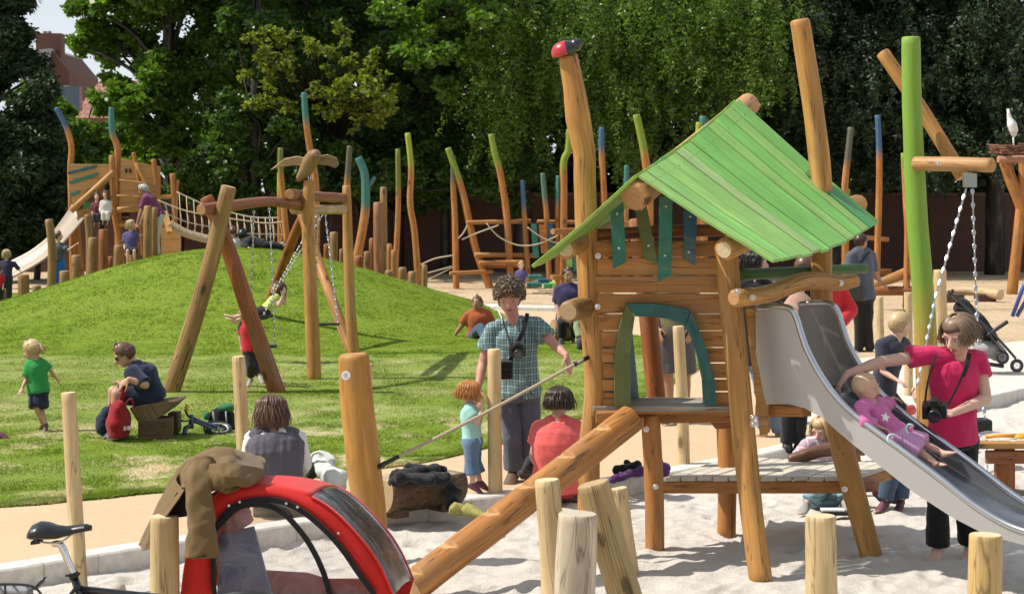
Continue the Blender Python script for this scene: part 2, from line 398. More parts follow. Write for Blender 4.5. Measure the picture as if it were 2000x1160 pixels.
kerb_y = lambda x: interp(KERB, x); near_y = lambda x: interp(NEAR, x)+.05*mnoise.noise(Vector((x*3, 0, 0))); far_y = lambda x: interp(FARL, x)
# sand: dug over, full of footprints
def sand_z(x, y):
    a = .04*mnoise.noise(Vector((x*.8, y*.8, 0)))+.02*mnoise.noise(Vector((x*2.6, y*2.6, 4)))+.016*mnoise.noise(Vector((x*6.5, y*6.5, 9)))
    a += .03*max(0, mnoise.noise(Vector((x*4.2+9, y*4.2, 2))))-.035*max(0, mnoise.noise(Vector((x*5.5, y*5.5, 7)))-.12)+.008*mnoise.noise(Vector((x*15, y*15, 1)))
    return a-.012
def sand_sheet():
    NX, NY, X0, X1, Y0 = 600, 460, -6.2, 8.2, 9.2; rs = np.random.RandomState(2)
    xs = np.linspace(X0, X1, NX+1); yk = np.array([kerb_y(x) for x in xs]); t = np.linspace(0, 1, NY+1)**1.15
    Xg = np.repeat(xs[:, None], NY+1, 1); Yg = Y0+(yk[:, None]-Y0)*t[None, :]; Zg = np.zeros_like(Xg)
    for i in range(NX+1):
        for k in range(NY+1): Zg[i, k] = sand_z(Xg[i, k], Yg[i, k])
    for _ in range(1500):   # footprints and scuffs: a dent with a pushed-up rim
        cx, cy = X0+(X1-X0)*rs.rand(), Y0+10*rs.rand(); a = rs.rand()*6.28; L, W = .08+.06*rs.rand(), .035+.03*rs.rand(); dp = .008+.018*rs.rand()
        i0, i1 = np.searchsorted(xs, [cx-.4, cx+.4]); 
        if i1-i0 < 2: continue
        k = np.abs(Yg[(i0+i1)//2]-cy) < .4
        if not k.any(): continue
        ks = np.where(k)[0]; sl = (slice(i0, i1), slice(ks[0], ks[-1]+1)); dx, dy = Xg[sl]-cx, Yg[sl]-cy
        u, v = (dx*math.cos(a)+dy*math.sin(a))/L, (-dx*math.sin(a)+dy*math.cos(a))/W; r = np.sqrt(u*u+v*v)
        Zg[sl] += -dp*np.exp(-(r**3))+dp*.6*np.exp(-((r-1.45)/.35)**2)*(.6+.4*np.sin(u*3+cx))
    co = np.stack([Xg, Yg, Zg], -1).reshape(-1, 3); idx = np.arange((NX+1)*(NY+1)).reshape(NX+1, NY+1)
    q = np.stack([idx[:-1, :-1], idx[1:, :-1], idx[1:, 1:], idx[:-1, 1:]], -1).reshape(-1, 4).astype(np.int32)
    me = bpy.data.meshes.new('sand'); me.vertices.add(len(co)); me.vertices.foreach_set('co', co.ravel()); me.loops.add(q.size); me.loops.foreach_set('vertex_index', q.ravel())
    me.polygons.add(len(q)); me.polygons.foreach_set('loop_start', np.arange(0, q.size, 4, dtype=np.int32)); me.polygons.foreach_set('loop_total', np.full(len(q), 4, dtype=np.int32)); me.polygons.foreach_set('use_smooth', np.ones(len(q), dtype=bool))
    me.update(calc_edges=True); me.validate(); me.materials.append(SANDM); tag(link('sand', me), kind='structure')
sand_sheet()
o = sheet('path', -14, 2.95, 60, 12, kerb_y, lambda x: near_y(x)+.35, lambda x, y: LAWN-.012, PATHM)
PFAR = smooth_tab([(-.5, 16.9), (.7, 20.1), (1.6, 22.4), (2.6, 25), (3.2, 25.6), (4.5, 26.5), (6, 28), (9, 31), (16, 36)])
PAVE = plain('pale_paving', (.56, .52, .46), .9, 0, .12, 6, .2)
sheet('pavement', 2.95, 16, 50, 12, kerb_y, lambda x: interp(PFAR, x), lambda x, y: LAWN-.008, PAVE)
sheet('back_path', -1.2, 5.2, 40, 8, lambda x: far_y(min(x, 2.95))-.2, lambda x: interp([(-1.2, 38.6), (0, 37.2), (2, 36.6), (5.2, 36)], x), lambda x, y: LAWN-.016, PATHM)
sheet('back_chips', -16, 34, 60, 40, lambda x: interp(KERB, x)+.2, lambda x: 60, lambda x, y: LAWN-.03-.07*abs(mnoise.noise(Vector((x*.7, y*.7, 0))))*sstep(0, 2, y-27), CHIPS)
def kerb(name, tab, x0, x1, wd, z0, z1, off=0):
    mb = MB(); pts = [(x, interp(tab, x)) for x in np.linspace(x0, x1, 90)]; s = 0; sec = []; vl = []
    for i, (x, y) in enumerate(pts):
        a = pts[max(i-1, 0)]; c = pts[min(i+1, len(pts)-1)]; d = Vector((c[0]-a[0], c[1]-a[1], 0)).normalized(); nn = Vector((-d.y, d.x, 0))
        if i: s += math.hypot(x-pts[i-1][0], y-pts[i-1][1])
        p = Vector((x, y, 0)); q = []
        for o_, z in ((-.0, z0), (0, z1-.012), (.012, z1), (wd-.012, z1), (wd, z1-.012), (wd, z0)): q.append(p+nn*(o_+off)+Vector((0, 0, z)))
        sec.append(q); vl.append(s)
    b0 = 0
    for i, q in enumerate(sec): mb.v.extend([tuple(p) for p in q])
    for i in range(len(sec)-1):
        for j in range(5): mb.face((i*6+j, (i+1)*6+j, (i+1)*6+j+1, i*6+j+1), 0, [(vl[i], j*.1), (vl[i+1], j*.1), (vl[i+1], j*.1+.1), (vl[i], j*.1+.1)])
    return tag(mb.build(name, KERBM, fixn=False), kind='structure')
kerb('sandpit_kerb', KERB, -13.5, 15.8, .20, -.2, LAWN+.02)
kerb('back_kerb', [(-1.6, 38.6), (0, 37.4), (2, 36.8), (5.2, 36.1)], -1.5, 5.2, .5, -.2, LAWN+.05)
# lawn with its mound
mb = MB()
NXL, NYL = 230, 170
def lawn_fn(a, c):
    x = -16+18.95*a; y0 = near_y(x); y1 = max(far_y(x), y0+.3); y = y0+(y1-y0)*c
    z = terrain(x, y)+.012*mnoise.noise(Vector((x*2, y*2, 0)))
    return (x, y, z-(.05 if c == 0 or c == 1 else 0))
mb.grid(lawn_fn, NXL, NYL); tag(mb.build('lawn', TURF, fixn=False), kind='structure')
# blades
def blades(N, seed):
    rs = np.random.RandomState(seed); xs = []; ys = []; zs = []
    nx = 0; out = []
    while len(out) < N:
        Yb = 14.2+(43-14.2)*rs.rand()**1.5; x = (rs.rand()-.5)*2*Yb*.29
        if x < -15.5 or x > 2.9: continue
        n0 = near_y(x)
        if rs.rand() < .16: Yb = n0+abs(rs.randn())*.12
        if not (n0-.015 < Yb < far_y(x)): continue
        out.append((x, Yb, terrain(x, Yb)))
    p = np.array(out); k = len(p)
    th = rs.rand(k)*np.pi; wd = (.006+.005*rs.rand(k))*(p[:, 1]/16)
    patch = np.array([.6+.9*abs(mnoise.noise(Vector((a*1.3, c*1.3, 3)))) for a, c, _ in out])
    h = (.009+.013*rs.rand(k))*patch; le = rs.randn(k, 2)*(.018+.022*np.clip((p[:, 1]-18)/10, 0, 1))[:, None]
    dx, dy = np.cos(th)*wd, np.sin(th)*wd
    V = np.empty((k, 3, 3)); V[:, 0] = p+np.c_[-dx, -dy, -np.full(k, .01)]; V[:, 1] = p+np.c_[dx, dy, -np.full(k, .01)]; V[:, 2] = p+np.c_[le, h]
    return V.reshape(-1, 3)
def tri_mesh(name, V, per, m, parent=None, origin=None, sm=False):
    k = len(V)//per; me = bpy.data.meshes.new(name); org = ORG[parent] if parent is not None else Vector(origin or (0, 0, 0))
    V = V-np.array(org)
    me.vertices.add(len(V)); me.vertices.foreach_set('co', V.astype(np.float32).ravel())
    me.loops.add(len(V)); me.loops.foreach_set('vertex_index', np.arange(len(V), dtype=np.int32))
    me.polygons.add(k); me.polygons.foreach_set('loop_start', np.arange(0, len(V), per, dtype=np.int32)); me.polygons.foreach_set('loop_total', np.full(k, per, dtype=np.int32))
    me.update(calc_edges=True); me.validate(); me.materials.append(m); return link(name, me, parent, org)
tag(tri_mesh('grass', blades(260000, 3), 3, BLADES), 'short green grass of the lawn and mound', 'grass', kind='stuff')
# ================================================================ trees, wall and houses behind
def leaf_mat(name, c0, c1, c2, trans=.45, rough=.38):
    m, n, b = mat(name); ge = n.nodes.new('ShaderNodeNewGeometry')
    c = ramp(n, ge.outputs['Random Per Island'], [(0, c0), (.5, c1), (1, c2)])
    n.links.new(c, b.inputs['Base Color']); b.inputs['Roughness'].default_value = rough; b.inputs['Specular IOR Level'].default_value = .45
    tr = n.nodes.new('ShaderNodeBsdfTranslucent'); tc_ = mixc(n, 1, c, (1.1, 1.25, .5), 'MULTIPLY'); n.links.new(tc_, tr.inputs[0])
    ms = n.nodes.new('ShaderNodeMixShader'); ms.inputs[0].default_value = trans
    n.links.new(b.outputs[0], ms.inputs[1]); n.links.new(tr.outputs[0], ms.inputs[2]); n.links.new(ms.outputs[0], n.nodes['Material Output'].inputs[0]); return m
LF_BRIGHT = leaf_mat('leaves_bright', (0.054, 0.116, 0.016), (0.116, 0.225, 0.028), (0.186, 0.310, 0.043))
LF_MID = leaf_mat('leaves_mid', (0.033, 0.083, 0.018), (0.068, 0.143, 0.027), (0.112, 0.203, 0.038))
LF_DARK = leaf_mat('leaves_dark', (0.011, 0.029, 0.011), (0.021, 0.048, 0.016), (0.034, 0.069, 0.018), .25, .55)
LF_OLIVE = leaf_mat('leaves_olive', (.085, .13, .016), (.19, .24, .03), (.32, .35, .05), .5)
LF_FERN = leaf_mat('leaves_feathery', (0.046, 0.101, 0.022), (0.116, 0.209, 0.034), (0.202, 0.295, 0.046), .45)
BARK = wood('bark', (.012, .010, .008), (.032, .026, .02), crack=1, streak=10, knots=False)
def leaf_quads(cen, size, rs, droop=0.0, asp=.55, nrm=None):
    k = len(cen); d = rs.randn(k, 3); d[:, 2] = d[:, 2]*.5-droop; d /= np.linalg.norm(d, axis=1)[:, None]
    q = rs.randn(k, 3); q[:, 2] *= .6
    s = np.cross(d, q); s /= np.linalg.norm(s, axis=1)[:, None]+1e-9
    L = size*(.6+.8*rs.rand(k))[:, None]; W = L*asp
    V = np.empty((k, 4, 3)); V[:, 0] = cen; V[:, 1] = cen+d*L*.45+s*W*.5; V[:, 2] = cen+d*L; V[:, 3] = cen+d*L*.45-s*W*.5
    return V.reshape(-1, 3)
def shell_pts(c, r, k, rs, fill=.35):
    d = rs.randn(k, 3); d /= np.linalg.norm(d, axis=1)[:, None]; rad = (fill+(1-fill)*rs.rand(k)**.6)[:, None]
    p = d*rad; p *= 1+.28*np.sin(p[:, [1, 2, 0]]*7+rs.rand(3)*6)
    return np.array(c)+p*np.array(r)
def fill_leaves(b, fill, rs, leaf):
    out = []
    for _ in range(fill):
        z = 2.9+rs.rand()*9; r = .7+.5*rs.rand(); hid = z > 7.6  # high clusters lie above the view, added to shade the boughs and wall
        c = (b.x+(rs.rand()-.5)*5.2, (51.8+rs.rand()*4 if hid else 53.2+rs.rand()*1.8), z)
        out.append(leaf_quads(shell_pts(c, (r, r*.8, r*.8), 230 if hid else 300, rs, .2), .45 if hid else max(leaf, .15), rs, .3, .6))
    return np.concatenate(out)
def tree(name, label, base, trunk, clumps, lm, leaf=.16, dens=420, seed=1, droop=.2, asp=.6, tr=.2, group=None, sub=7, lean=(0, 0), fill=0):
    rs = np.random.RandomState(seed); t = thing(name, label, 'tree', base, group); b = Vector(base)
    mb = MB(); top = b+Vector((lean[0], lean[1], trunk)); mb.tube([b-Vector((0, 0, .3)), b+Vector((rs.randn()*.1, 0, trunk*.3)), b.lerp(top, .7)+Vector((rs.randn()*.15, 0, 0)), top], [tr*1.3, tr, tr*.75, tr*.4], 10, 0, True, 6, None, 0, .12, seed)
    V = []
    if fill: V.append(fill_leaves(b, fill, rs, leaf))
    for c, r in clumps:
        c = Vector(c); st = b.lerp(top, max(.15, min(.95, (c.z-b.z)/(trunk+.01)*.7)))
        mid = st.lerp(c, .5)+Vector((rs.randn()*.2, rs.randn()*.2, .25))
        mb.tube([st, mid, c], [tr*.38, tr*.22, .03], 6, 0, True, 4, None, 0, .1, seed)
        # each clump breaks up into twig-sized tufts
        for _ in range(sub):
            d = rs.randn(3); d /= np.linalg.norm(d); cc = np.array(c)+d*np.array(r)*(.45+.5*rs.rand()); rr = np.array(r)*(.28+.22*rs.rand())
            kk = max(6, int(dens*rr[0]*rr[2]*8)); V.append(leaf_quads(shell_pts(cc, rr, kk, rs), leaf*(.75+.6*rs.rand()), rs, droop, asp))
            mb.tube([Vector(c), Vector(cc)], [.03, .012], 4, 0, False)
    mb.build('trunk', BARK, t)
    tri_mesh('crown', np.concatenate(V), 4, lm, t)
    return t
def rand_clumps(x0, x1, y0, y1, z0, z1, k, r0, r1, seed, flat=.75):
    rs = np.random.RandomState(seed); out = []
    for _ in range(k):
        r = r0+(r1-r0)*rs.rand(); out.append(((x0+(x1-x0)*rs.rand(), y0+(y1-y0)*rs.rand(), z0+(z1-z0)*rs.rand()), (r, r*.9, r*flat)))
    return out
def X(u, Y): return (u-CX)/F*Y
def Z(v, Y): return CH-(v-VH)/F*Y
def px_clumps(Y, L, jy=1.0, seed=0):
    """clumps given by where their middle shows, each set at its own depth: (u, v, radius m)"""
    rs = np.random.RandomState(seed); o = []
    for u, v, r in L:
        y = Y+(rs.rand()-.5)*2*jy; o.append(((X(u, y), y, Z(v, y)), (r, r*.9, r*.8)))
    return o
G0 = LAWN-.03
# far left dark conifer
YL = 49
tree('conifer_tree', 'very dark conifer filling the left edge of the photo', (X(-30, YL), YL, G0), 11, px_clumps(YL, [(20, 30, .9), (-20, 100, 1.1), (50, 160, .8), (20, 240, 1.0), (60, 300, .8), (-10, 340, 1.1), (60, 380, .8), (30, 430, .9), (-40, 440, 1), (-60, 240, 1.2), (-30, -60, 1.1), (-60, -200, 1.1), (90, 420, .6), (20, 480, .7), (-60, 400, 1), (0, -20, .9), (30, 110, .8)], .6, 1), LF_DARK, .15, 900, 11, .5, .4, .25)
# low hedge bushes at the wall on the left
tree('bush', 'dark green bush behind the ship at the left', (X(70, 50), 50, G0), 1.6, px_clumps(50, [(40, 420, .8), (95, 400, .7), (120, 370, .6), (150, 330, .55), (70, 350, .8), (100, 300, .7), (135, 290, .5), (60, 470, .8)], .4, 2), LF_MID, .13, 800, 12, .2, .6, .08)
tree('shrub_tree', 'light green young tree behind the wooden ship', (X(200, 52), 52, G0), 3.2, px_clumps(52, [(190, 290, .55), (170, 250, .5), (215, 330, .5), (150, 290, .4), (240, 290, .5), (185, 200, .4), (260, 340, .5), (130, 250, .35)], .4, 3), LF_BRIGHT, .15, 520, 13, .2, .6, .08)
# big bright maple
YM = 54
tree('maple_tree', 'large bright green broadleaf tree left of the middle beside the sky', (X(330, YM), YM, G0), 8, px_clumps(YM, [(195, 60, .75), (180, 15, .7), (240, 110, .8), (215, 175, .6), (270, 40, 1.0), (300, 150, 1.0), (350, 80, 1.1), (260, 210, .8), (320, 240, .9), (390, 170, 1.0), (400, 30, 1.1), (350, 290, .7), (290, 300, .6), (240, 255, .5), (430, 260, .8), (450, 110, 1.0), (330, -40, 1.2), (240, -50, .9), (430, -70, 1.2), (350, -170, 1.5), (250, -150, 1.2), (470, 200, .8), (160, 90, .4), (420, 340, .6)], 1.2, 4), LF_BRIGHT, .15, 480, 14, .15, .7, .28, fill=26)
# ivy grown trees in the middle left
YI = 51
tree('ivy_tree', 'tall dark tree overgrown with glossy ivy behind the swing', (X(500, YI), YI, G0), 10, px_clumps(YI, [(490, 40, .8), (470, 130, .75), (480, 220, .8), (500, 300, .7), (440, 320, .7), (430, 390, .6), (540, 60, .8), (530, 160, .7), (560, 250, .7), (400, 300, .6), (380, 370, .6), (330, 360, .6), (470, 390, .6), (500, -60, 1), (560, -100, 1.2), (540, 340, .6), (460, -150, 1.2), (520, 410, .5)], .5, 5), LF_MID, .11, 900, 15, .35, .75, .16, fill=26)
YO = 49
rs_o = np.random.RandomState(61); OL = []
for _ in range(58):
    u_ = 475+285*rs_o.rand(); v_ = 55+.38*(u_-475)*rs_o.rand()+150*rs_o.rand(); OL.append((u_, v_, .14+.2*rs_o.rand()))
tree('olive_tree', 'tree with yellowish olive leaves above the wooden bird', (X(640, YO+3), YO+3.5, G0), 6, px_clumps(YO, OL, 1.0, 6), LF_OLIVE, .12, 420, 16, .1, .6, .08, sub=4)
YD = 53
tree('beech_tree', 'dark beech tree with low hanging boughs behind the tall poles', (X(770, YD), YD+1, G0), 9, px_clumps(YD, [(600, 280, .8), (650, 320, .7), (700, 270, .8), (760, 330, .8), (740, 240, .8), (800, 290, .8), (850, 330, .7), (820, 200, .9), (880, 250, .8), (640, 210, .7), (690, 360, .6), (820, 390, .6), (870, 390, .5), (760, 120, 1.0), (830, 100, 1.0), (700, 30, 1.0), (600, 10, 1), (900, 150, .9), (760, 20, 1.1), (880, 40, 1.1), (800, -70, 1.4), (680, -90, 1.3), (920, 330, .6), (620, 370, .5)], .8, 7), LF_MID, .115, 600, 17, .35, .6, .16, fill=26)
tree('bush', 'light green bush between the dark conifer and the far houses', (X(95, 56), 56, G0), 3.5, px_clumps(56, [(60, 215, .6), (100, 235, .55), (75, 270, .7), (120, 260, .5), (45, 180, .5), (95, 300, .7), (140, 240, .35), (55, 330, .8), (75, 190, .4), (150, 300, .5), (112, 205, .3), (128, 215, .3), (88, 165, .25)], .5, 33), LF_BRIGHT, .16, 420, 33, .2, .6, .08)
tree('hazel_tree', 'mid green low tree behind the tall stumps in the middle', (X(700, 52), 52.5, G0), 3, px_clumps(51.5, [(600, 340, .6), (640, 375, .5), (700, 340, .6), (740, 375, .5), (790, 340, .6), (850, 370, .5), (900, 330, .6), (940, 370, .5), (990, 340, .6), (1040, 330, .6), (670, 300, .6), (830, 300, .6), (960, 290, .6), (1080, 350, .5), (570, 380, .4), (1010, 390, .4)], .6, 34), LF_MID, .14, 420, 34, .3, .6, .1)
tree('lime_tree', 'bright green leafy tree at the top in the middle', (X(860, 50), 54, G0), 8, px_clumps(49.5, [(770, 20, .6), (830, 50, .6), (880, 20, .6), (920, 90, .5), (850, 110, .5), (960, 40, .6), (800, 110, .45), (900, -50, .8), (810, -60, .8), (960, -50, .8), (940, 160, .4), (870, 180, .4)], .6, 8), LF_BRIGHT, .16, 240, 18, .3, .6, .12)
# feathery dawn redwoods: drooping sprays along branches
def spray_tree(name, label, base, trunk, boughs, lm, seed, leaf=.12, tr=.22, group=None, hang=.9, dens=60, fill=0):
    rs = np.random.RandomState(seed); t = thing(name, label, 'tree', base, group); b = Vector(base)
    mb = MB(); mb.tube([b-Vector((0, 0, .3)), b+Vector((.05, 0, trunk*.4)), b+Vector((rs.randn()*.2, 0, trunk))], [tr*1.3, tr, tr*.4], 10, 0, True, 6, None, 0, .12, seed)
    V = []
    if fill: V.append(fill_leaves(b, fill, rs, .2))
    for end in boughs:
        e = Vector(end); s0 = Vector((b.x, b.y, min(trunk+b.z-.3, e.z+.5))); midp = s0.lerp(e, .55)+Vector((rs.randn()*.15, rs.randn()*.15, .3))
        path = spline([s0, midp, e], 6); mb.tube(path, [.06, .04, .012], 5, 0, False)
        for i, p in enumerate(path[3:]):
            for _ in range(4):
                off = rs.randn(3)*np.array([.34, .34, .12]); h = hang*(.35+.65*rs.rand()); a0 = np.array(p)+off
                k = int(dens*h); tt = rs.rand(k); c = a0+np.outer(tt, [off[0]*.5, off[1]*.5, -h])+rs.randn(k, 3)*np.array([.1, .1, .07])*(1.15-tt)[:, None]
                V.append(leaf_quads(c, leaf, rs, .7, .42))
    mb.build('trunk', BARK, t); tri_mesh('crown', np.concatenate(V), 4, lm, t); return t
def bough_px(Y, L, jy, seed):
    rs = np.random.RandomState(seed); return [tuple(P(u, v, Y+(rs.rand()-.5)*2*jy)) for u, v in L]
YR = 50
spray_tree('redwood_tree', 'feathery light green conifer left of the ladybird post', (X(1020, YR+3), YR+3, G0), 12, bough_px(YR, [(1000, 10), (1060, 40), (1030, 80), (1090, 60), (980, 120), (1120, 20), (1010, 180), (1060, 140), (940, 60), (970, 230), (1090, 130), (1040, 230), (1110, -40), (1000, -60), (1060, -110), (930, 190), (960, 290)], .9, 21), LF_FERN, 21, .105, hang=1.25, dens=62, fill=11)
spray_tree('redwood_tree', 'feathery conifer with bright hanging boughs above the green roof', (X(1240, YR+3), YR+3, G0), 12, bough_px(YR, [(1180, 30), (1220, 80), (1170, 100), (1260, 60), (1210, 160), (1300, 20), (1150, 160), (1260, 120), (1310, 100), (1190, -30), (1260, -50), (1340, -40), (1220, 230), (1280, 200), (1240, 290), (1160, 240), (1330, 170)], .9, 22), LF_FERN, 22, .105, hang=1.25, dens=62, fill=11)
spray_tree('redwood_tree', 'feathery conifer behind the roof ridge and tall post', (X(1430, YR+3), YR+3, G0), 12, bough_px(YR, [(1380, 20), (1420, 60), (1460, 30), (1390, 110), (1500, 60), (1440, 130), (1480, 140), (1360, 70), (1520, 10), (1400, -50), (1480, -60), (1360, 180), (1350, 260), (1420, 210), (1530, 130)], .9, 23), LF_FERN, 23, .105, hang=1.25, dens=62, fill=11)
LF_PINE = leaf_mat('leaves_pine', (0.012, 0.027, 0.012), (0.021, 0.045, 0.018), (0.042, 0.075, 0.024), .2, .55)
spray_tree('spruce_tree', 'black green spruce right of the tall bare post', (X(1640, 52), 53, G0), 12, bough_px(51, [(1600, 20), (1660, 60), (1620, 120), (1680, 150), (1600, 220), (1650, 260), (1700, 60), (1560, 120), (1700, 220), (1640, -50), (1700, -60), (1570, 30), (1610, 330), (1680, 320), (1720, 140)], .9, 24), LF_PINE, 24, .13, fill=34)
spray_tree('spruce_tree', 'black green spruce behind the green swing post', (X(1810, 52), 53, G0), 12, bough_px(51, [(1760, 20), (1820, 60), (1780, 140), (1840, 150), (1760, 240), (1830, 250), (1860, 40), (1730, 90), (1880, 160), (1800, -50), (1860, -60), (1790, 330), (1850, 320), (1890, 260)], .9, 25), LF_PINE, 25, .13, fill=34)
spray_tree('pine_tree', 'dark pine behind the stork nest at the right edge', (X(1960, 52), 53, G0), 12, bough_px(50, [(1930, 20), (1990, 60), (1950, 140), (2010, 130), (1960, 190), (1995, 250), (2040, 40), (1910, 90), (2050, 160), (1970, -50), (2040, -60), (1940, 290), (2030, 300), (2080, 240), (2090, 90)], .9, 26), LF_PINE, 26, .14, fill=34)
# the far wood closing the view
rs = np.random.RandomState(5); V = []
for _ in range(620):
    y = 60+rs.rand()*6; x = -9.5+rs.rand()*38; z = 1.2+rs.rand()**.8*12
    if x < X(260, y) and z > Z(240, y): continue
    r = .8+.9*rs.rand(); V.append(leaf_quads(shell_pts((x, y, z), (r, r, r*.8), 190, rs), .42, rs, .2, .6))
tag(tri_mesh('far_wood', np.concatenate(V), 4, LF_DARK), 'dense dark wood closing the view behind the trees', 'wood', kind='stuff')
# bare trunks seen against the wall belong to the trees; the brick wall itself
m, n, b = mat('brick_wall'); v = coords(n, 'UV'); br = nd(n, 'ShaderNodeTexBrick'); n.links.new(v, br.inputs['Vector'])
for k, q in (('Scale', 1.0), ('Mortar Size', .012), ('Brick Width', .24), ('Row Height', .085), ('Bias', 0.0)): br.inputs[k].default_value = q
br.inputs['Color1'].default_value = (.15, .055, .035, 1); br.inputs['Color2'].default_value = (.10, .04, .028, 1); br.inputs['Mortar'].default_value = (.13, .105, .09, 1)
c = mixc(n, tex(n, v, 1.4, 5), br.outputs['Color'], (.12, .06, .045)); n.links.new(c, b.inputs['Base Color']); b.inputs['Roughness'].default_value = .9; bump(n, b, br.outputs['Fac'], -.4, .01); BRICK = m
YW = 55
wl = thing('brick_wall', 'long dark brick boundary wall under the trees', 'wall', (0, YW, G0))
mb = MB(); mb.box((7, YW, 1.05), (22, 0, 0), (0, .15, 0), (0, 0, 1.15)); mb.build('wall', BRICK, wl)
mb = MB(); mb.box((7, YW, 2.24), (22, 0, 0), (0, .2, 0), (0, 0, .04)); mb.build('coping', plain('coping', (.16, .11, .09), .9), wl)
# houses beyond
m, n, b = mat('roof_tiles'); v = coords(n, 'UV'); br = nd(n, 'ShaderNodeTexBrick'); n.links.new(v, br.inputs['Vector'])
for k, q in (('Scale', 1.0), ('Mortar Size', .02), ('Brick Width', .25), ('Row Height', .3)): br.inputs[k].default_value = q
br.inputs['Color1'].default_value = (.36, .17, .11, 1); br.inputs['Color2'].default_value = (.28, .12, .08, 1); br.inputs['Mortar'].default_value = (.12, .06, .05, 1)
n.links.new(br.outputs['Color'], b.inputs['Base Color']); bump(n, b, br.outputs['Fac'], -.5, .03); TILES = m
SLATE = plain('slate_roof', (.30, .30, .33), .35, 0, .25, 8); HBRICK = plain('house_brick', (.13, .06, .045), .9, 0, .35, 18)
GLASSW = plain('window_glass', (.06, .09, .14), .1, 0, .1, 3); WHITEP = plain('white_paint', (.75, .75, .72), .5)
YH = 85
hs = thing('brick_house', 'old brick house with slate roof and twin chimney pots seen between the trees', 'house', (X(110, YH), YH, 0))
zl = lambda v: Z(v, YH); xl = lambda u: X(u, YH)
mb = MB(); mb.poly_prism([Vector((xl(92), YH, 0)), Vector((xl(92), YH, zl(135))), Vector((xl(100), YH, zl(98))), Vector((xl(135), YH, zl(140))), Vector((xl(135), YH, 0))], (0, 6, 0)); mb.build('wall', HBRICK, hs)
mb = MB(); mb.poly_prism([Vector((xl(40), YH-.05, 0)), Vector((xl(40), YH-.05, zl(165))), Vector((xl(91), YH-.05, zl(165))), Vector((xl(91), YH-.05, 0))], (0, 5, 0)); mb.build('wall', HBRICK, hs)
mb = MB(); mb.poly_prism([Vector((xl(40), YH-.3, zl(165))), Vector((xl(92), YH-.3, zl(165))), Vector((xl(102), YH-.3, zl(96))), Vector((xl(66), YH-.3, zl(100)))], (0, 6.5, 0)); rf = mb.build('roof', SLATE, hs)
mb = MB(); mb.box((xl(88), YH+1, zl(88)), (.55, 0, 0), (0, .4, 0), (0, 0, .55)); mb.build('chimney', HBRICK, rf)
for u in (77, 86):
    mb = MB(); mb.tube([Vector((xl(u), YH+1, zl(76))), Vector((xl(u), YH+1, zl(58)))], [.11, .09], 8); mb.build('chimney_pot', plain('pot_clay', (.12, .09, .08), .8), rf)
f = MB(); f.box((xl(122), YH-.05, zl(190)), (.3, 0, 0), (0, .06, 0), (0, 0, .5)); wf = f.build('window', plain('weathered_frame', (.40, .40, .38), .6), hs); f = MB(); f.box((xl(122), YH-.09, zl(190)), (.24, 0, 0), (0, .05, 0), (0, 0, .43)); f.build('pane', GLASSW, wf)
h2 = thing('tiled_house', 'house with red tiled roof half hidden behind the bright tree', 'house', (X(175, 80), 80, 0)); q = lambda u, v, d=0: Vector((X(u, 80), 80+d, Z(v, 80)))
mb = MB(); mb.poly_prism([q(146, 600), q(146, 225), q(240, 225), q(240, 600)], (0, 5, 0)); mb.build('wall', HBRICK, h2)
mb = MB(); b0 = q(140, 232, -.4); b1 = q(250, 232, -.4); t0 = q(165, 150, 3); t1 = q(250, 150, 3)
mb.v += [tuple(b0), tuple(b1), tuple(t1), tuple(t0)]; mb.face((0, 1, 2, 3), 0, [(0, 0), (2.3, 0), (2.3, 2.5), (.5, 2.5)])
o = mb.build('roof', TILES, h2); sm = o.modifiers.new('s', 'SOLIDIFY'); sm.thickness = .15
mb = MB(); mb.box(q(152, 195, -.7), (.28, 0, 0), (0, .3, 0), (0, 0, .5)); dm = mb.build('dormer', GLASSW, h2)
# ================================================================ the playhouse with its slide
HB = Vector((1.4, 13.0, 0))
ph = thing('playhouse', 'wooden playhouse with crooked bright green plank roof and steel slide', 'playhouse', HB)
def gpaint(name, c, v=.18): 
    return wood(name, tuple(x*(1-v) for x in c), tuple(min(1, x*(1+v)) for x in c), crack=.25, streak=20, knots=False, rough=.5)
GREENS = [gpaint('roof_green_%s' % k, c) for k, c in (('leaf', (.195, .48, .105)), ('lime', (.27, .50, .13)), ('pale', (.33, .49, .19)), ('grass', (.22, .51, .12)), ('emerald', (.05, .32, .11)))]
TEAL = gpaint('teal_paint', (.035, .20, .15)); BLUEP = gpaint('blue_paint', (.025, .105, .165)); OLIVE = gpaint('olive_paint', (.11, .135, .04)); DTEAL = gpaint('petrol_paint', (.028, .125, .125))
LIME = gpaint('lime_paint', (.25, .40, .05)); DGREEN = gpaint('dark_green_paint', (.045, .13, .025))
def plog(name, pp, w_, m=LARCHY, em=ENDL, parent=ph, seg=18, n=6, wob=.05, bev=.012, seed=None, flat=1):
    """log through (u, v, Y) points with widths in photo pixels"""
    pts = [P(*p) for p in pp]; ws = w_ if isinstance(w_, (list, tuple)) else [w_]*len(pp)
    rad = [ws[int(round(i*(len(ws)-1)/(len(pp)-1)))]/2/F*pp[i][2] for i in range(len(pp))]
    return log(name, pts[::-1] if False else pts, rad, m, em, parent, seg, n, wob, None, flat, bev, seed)
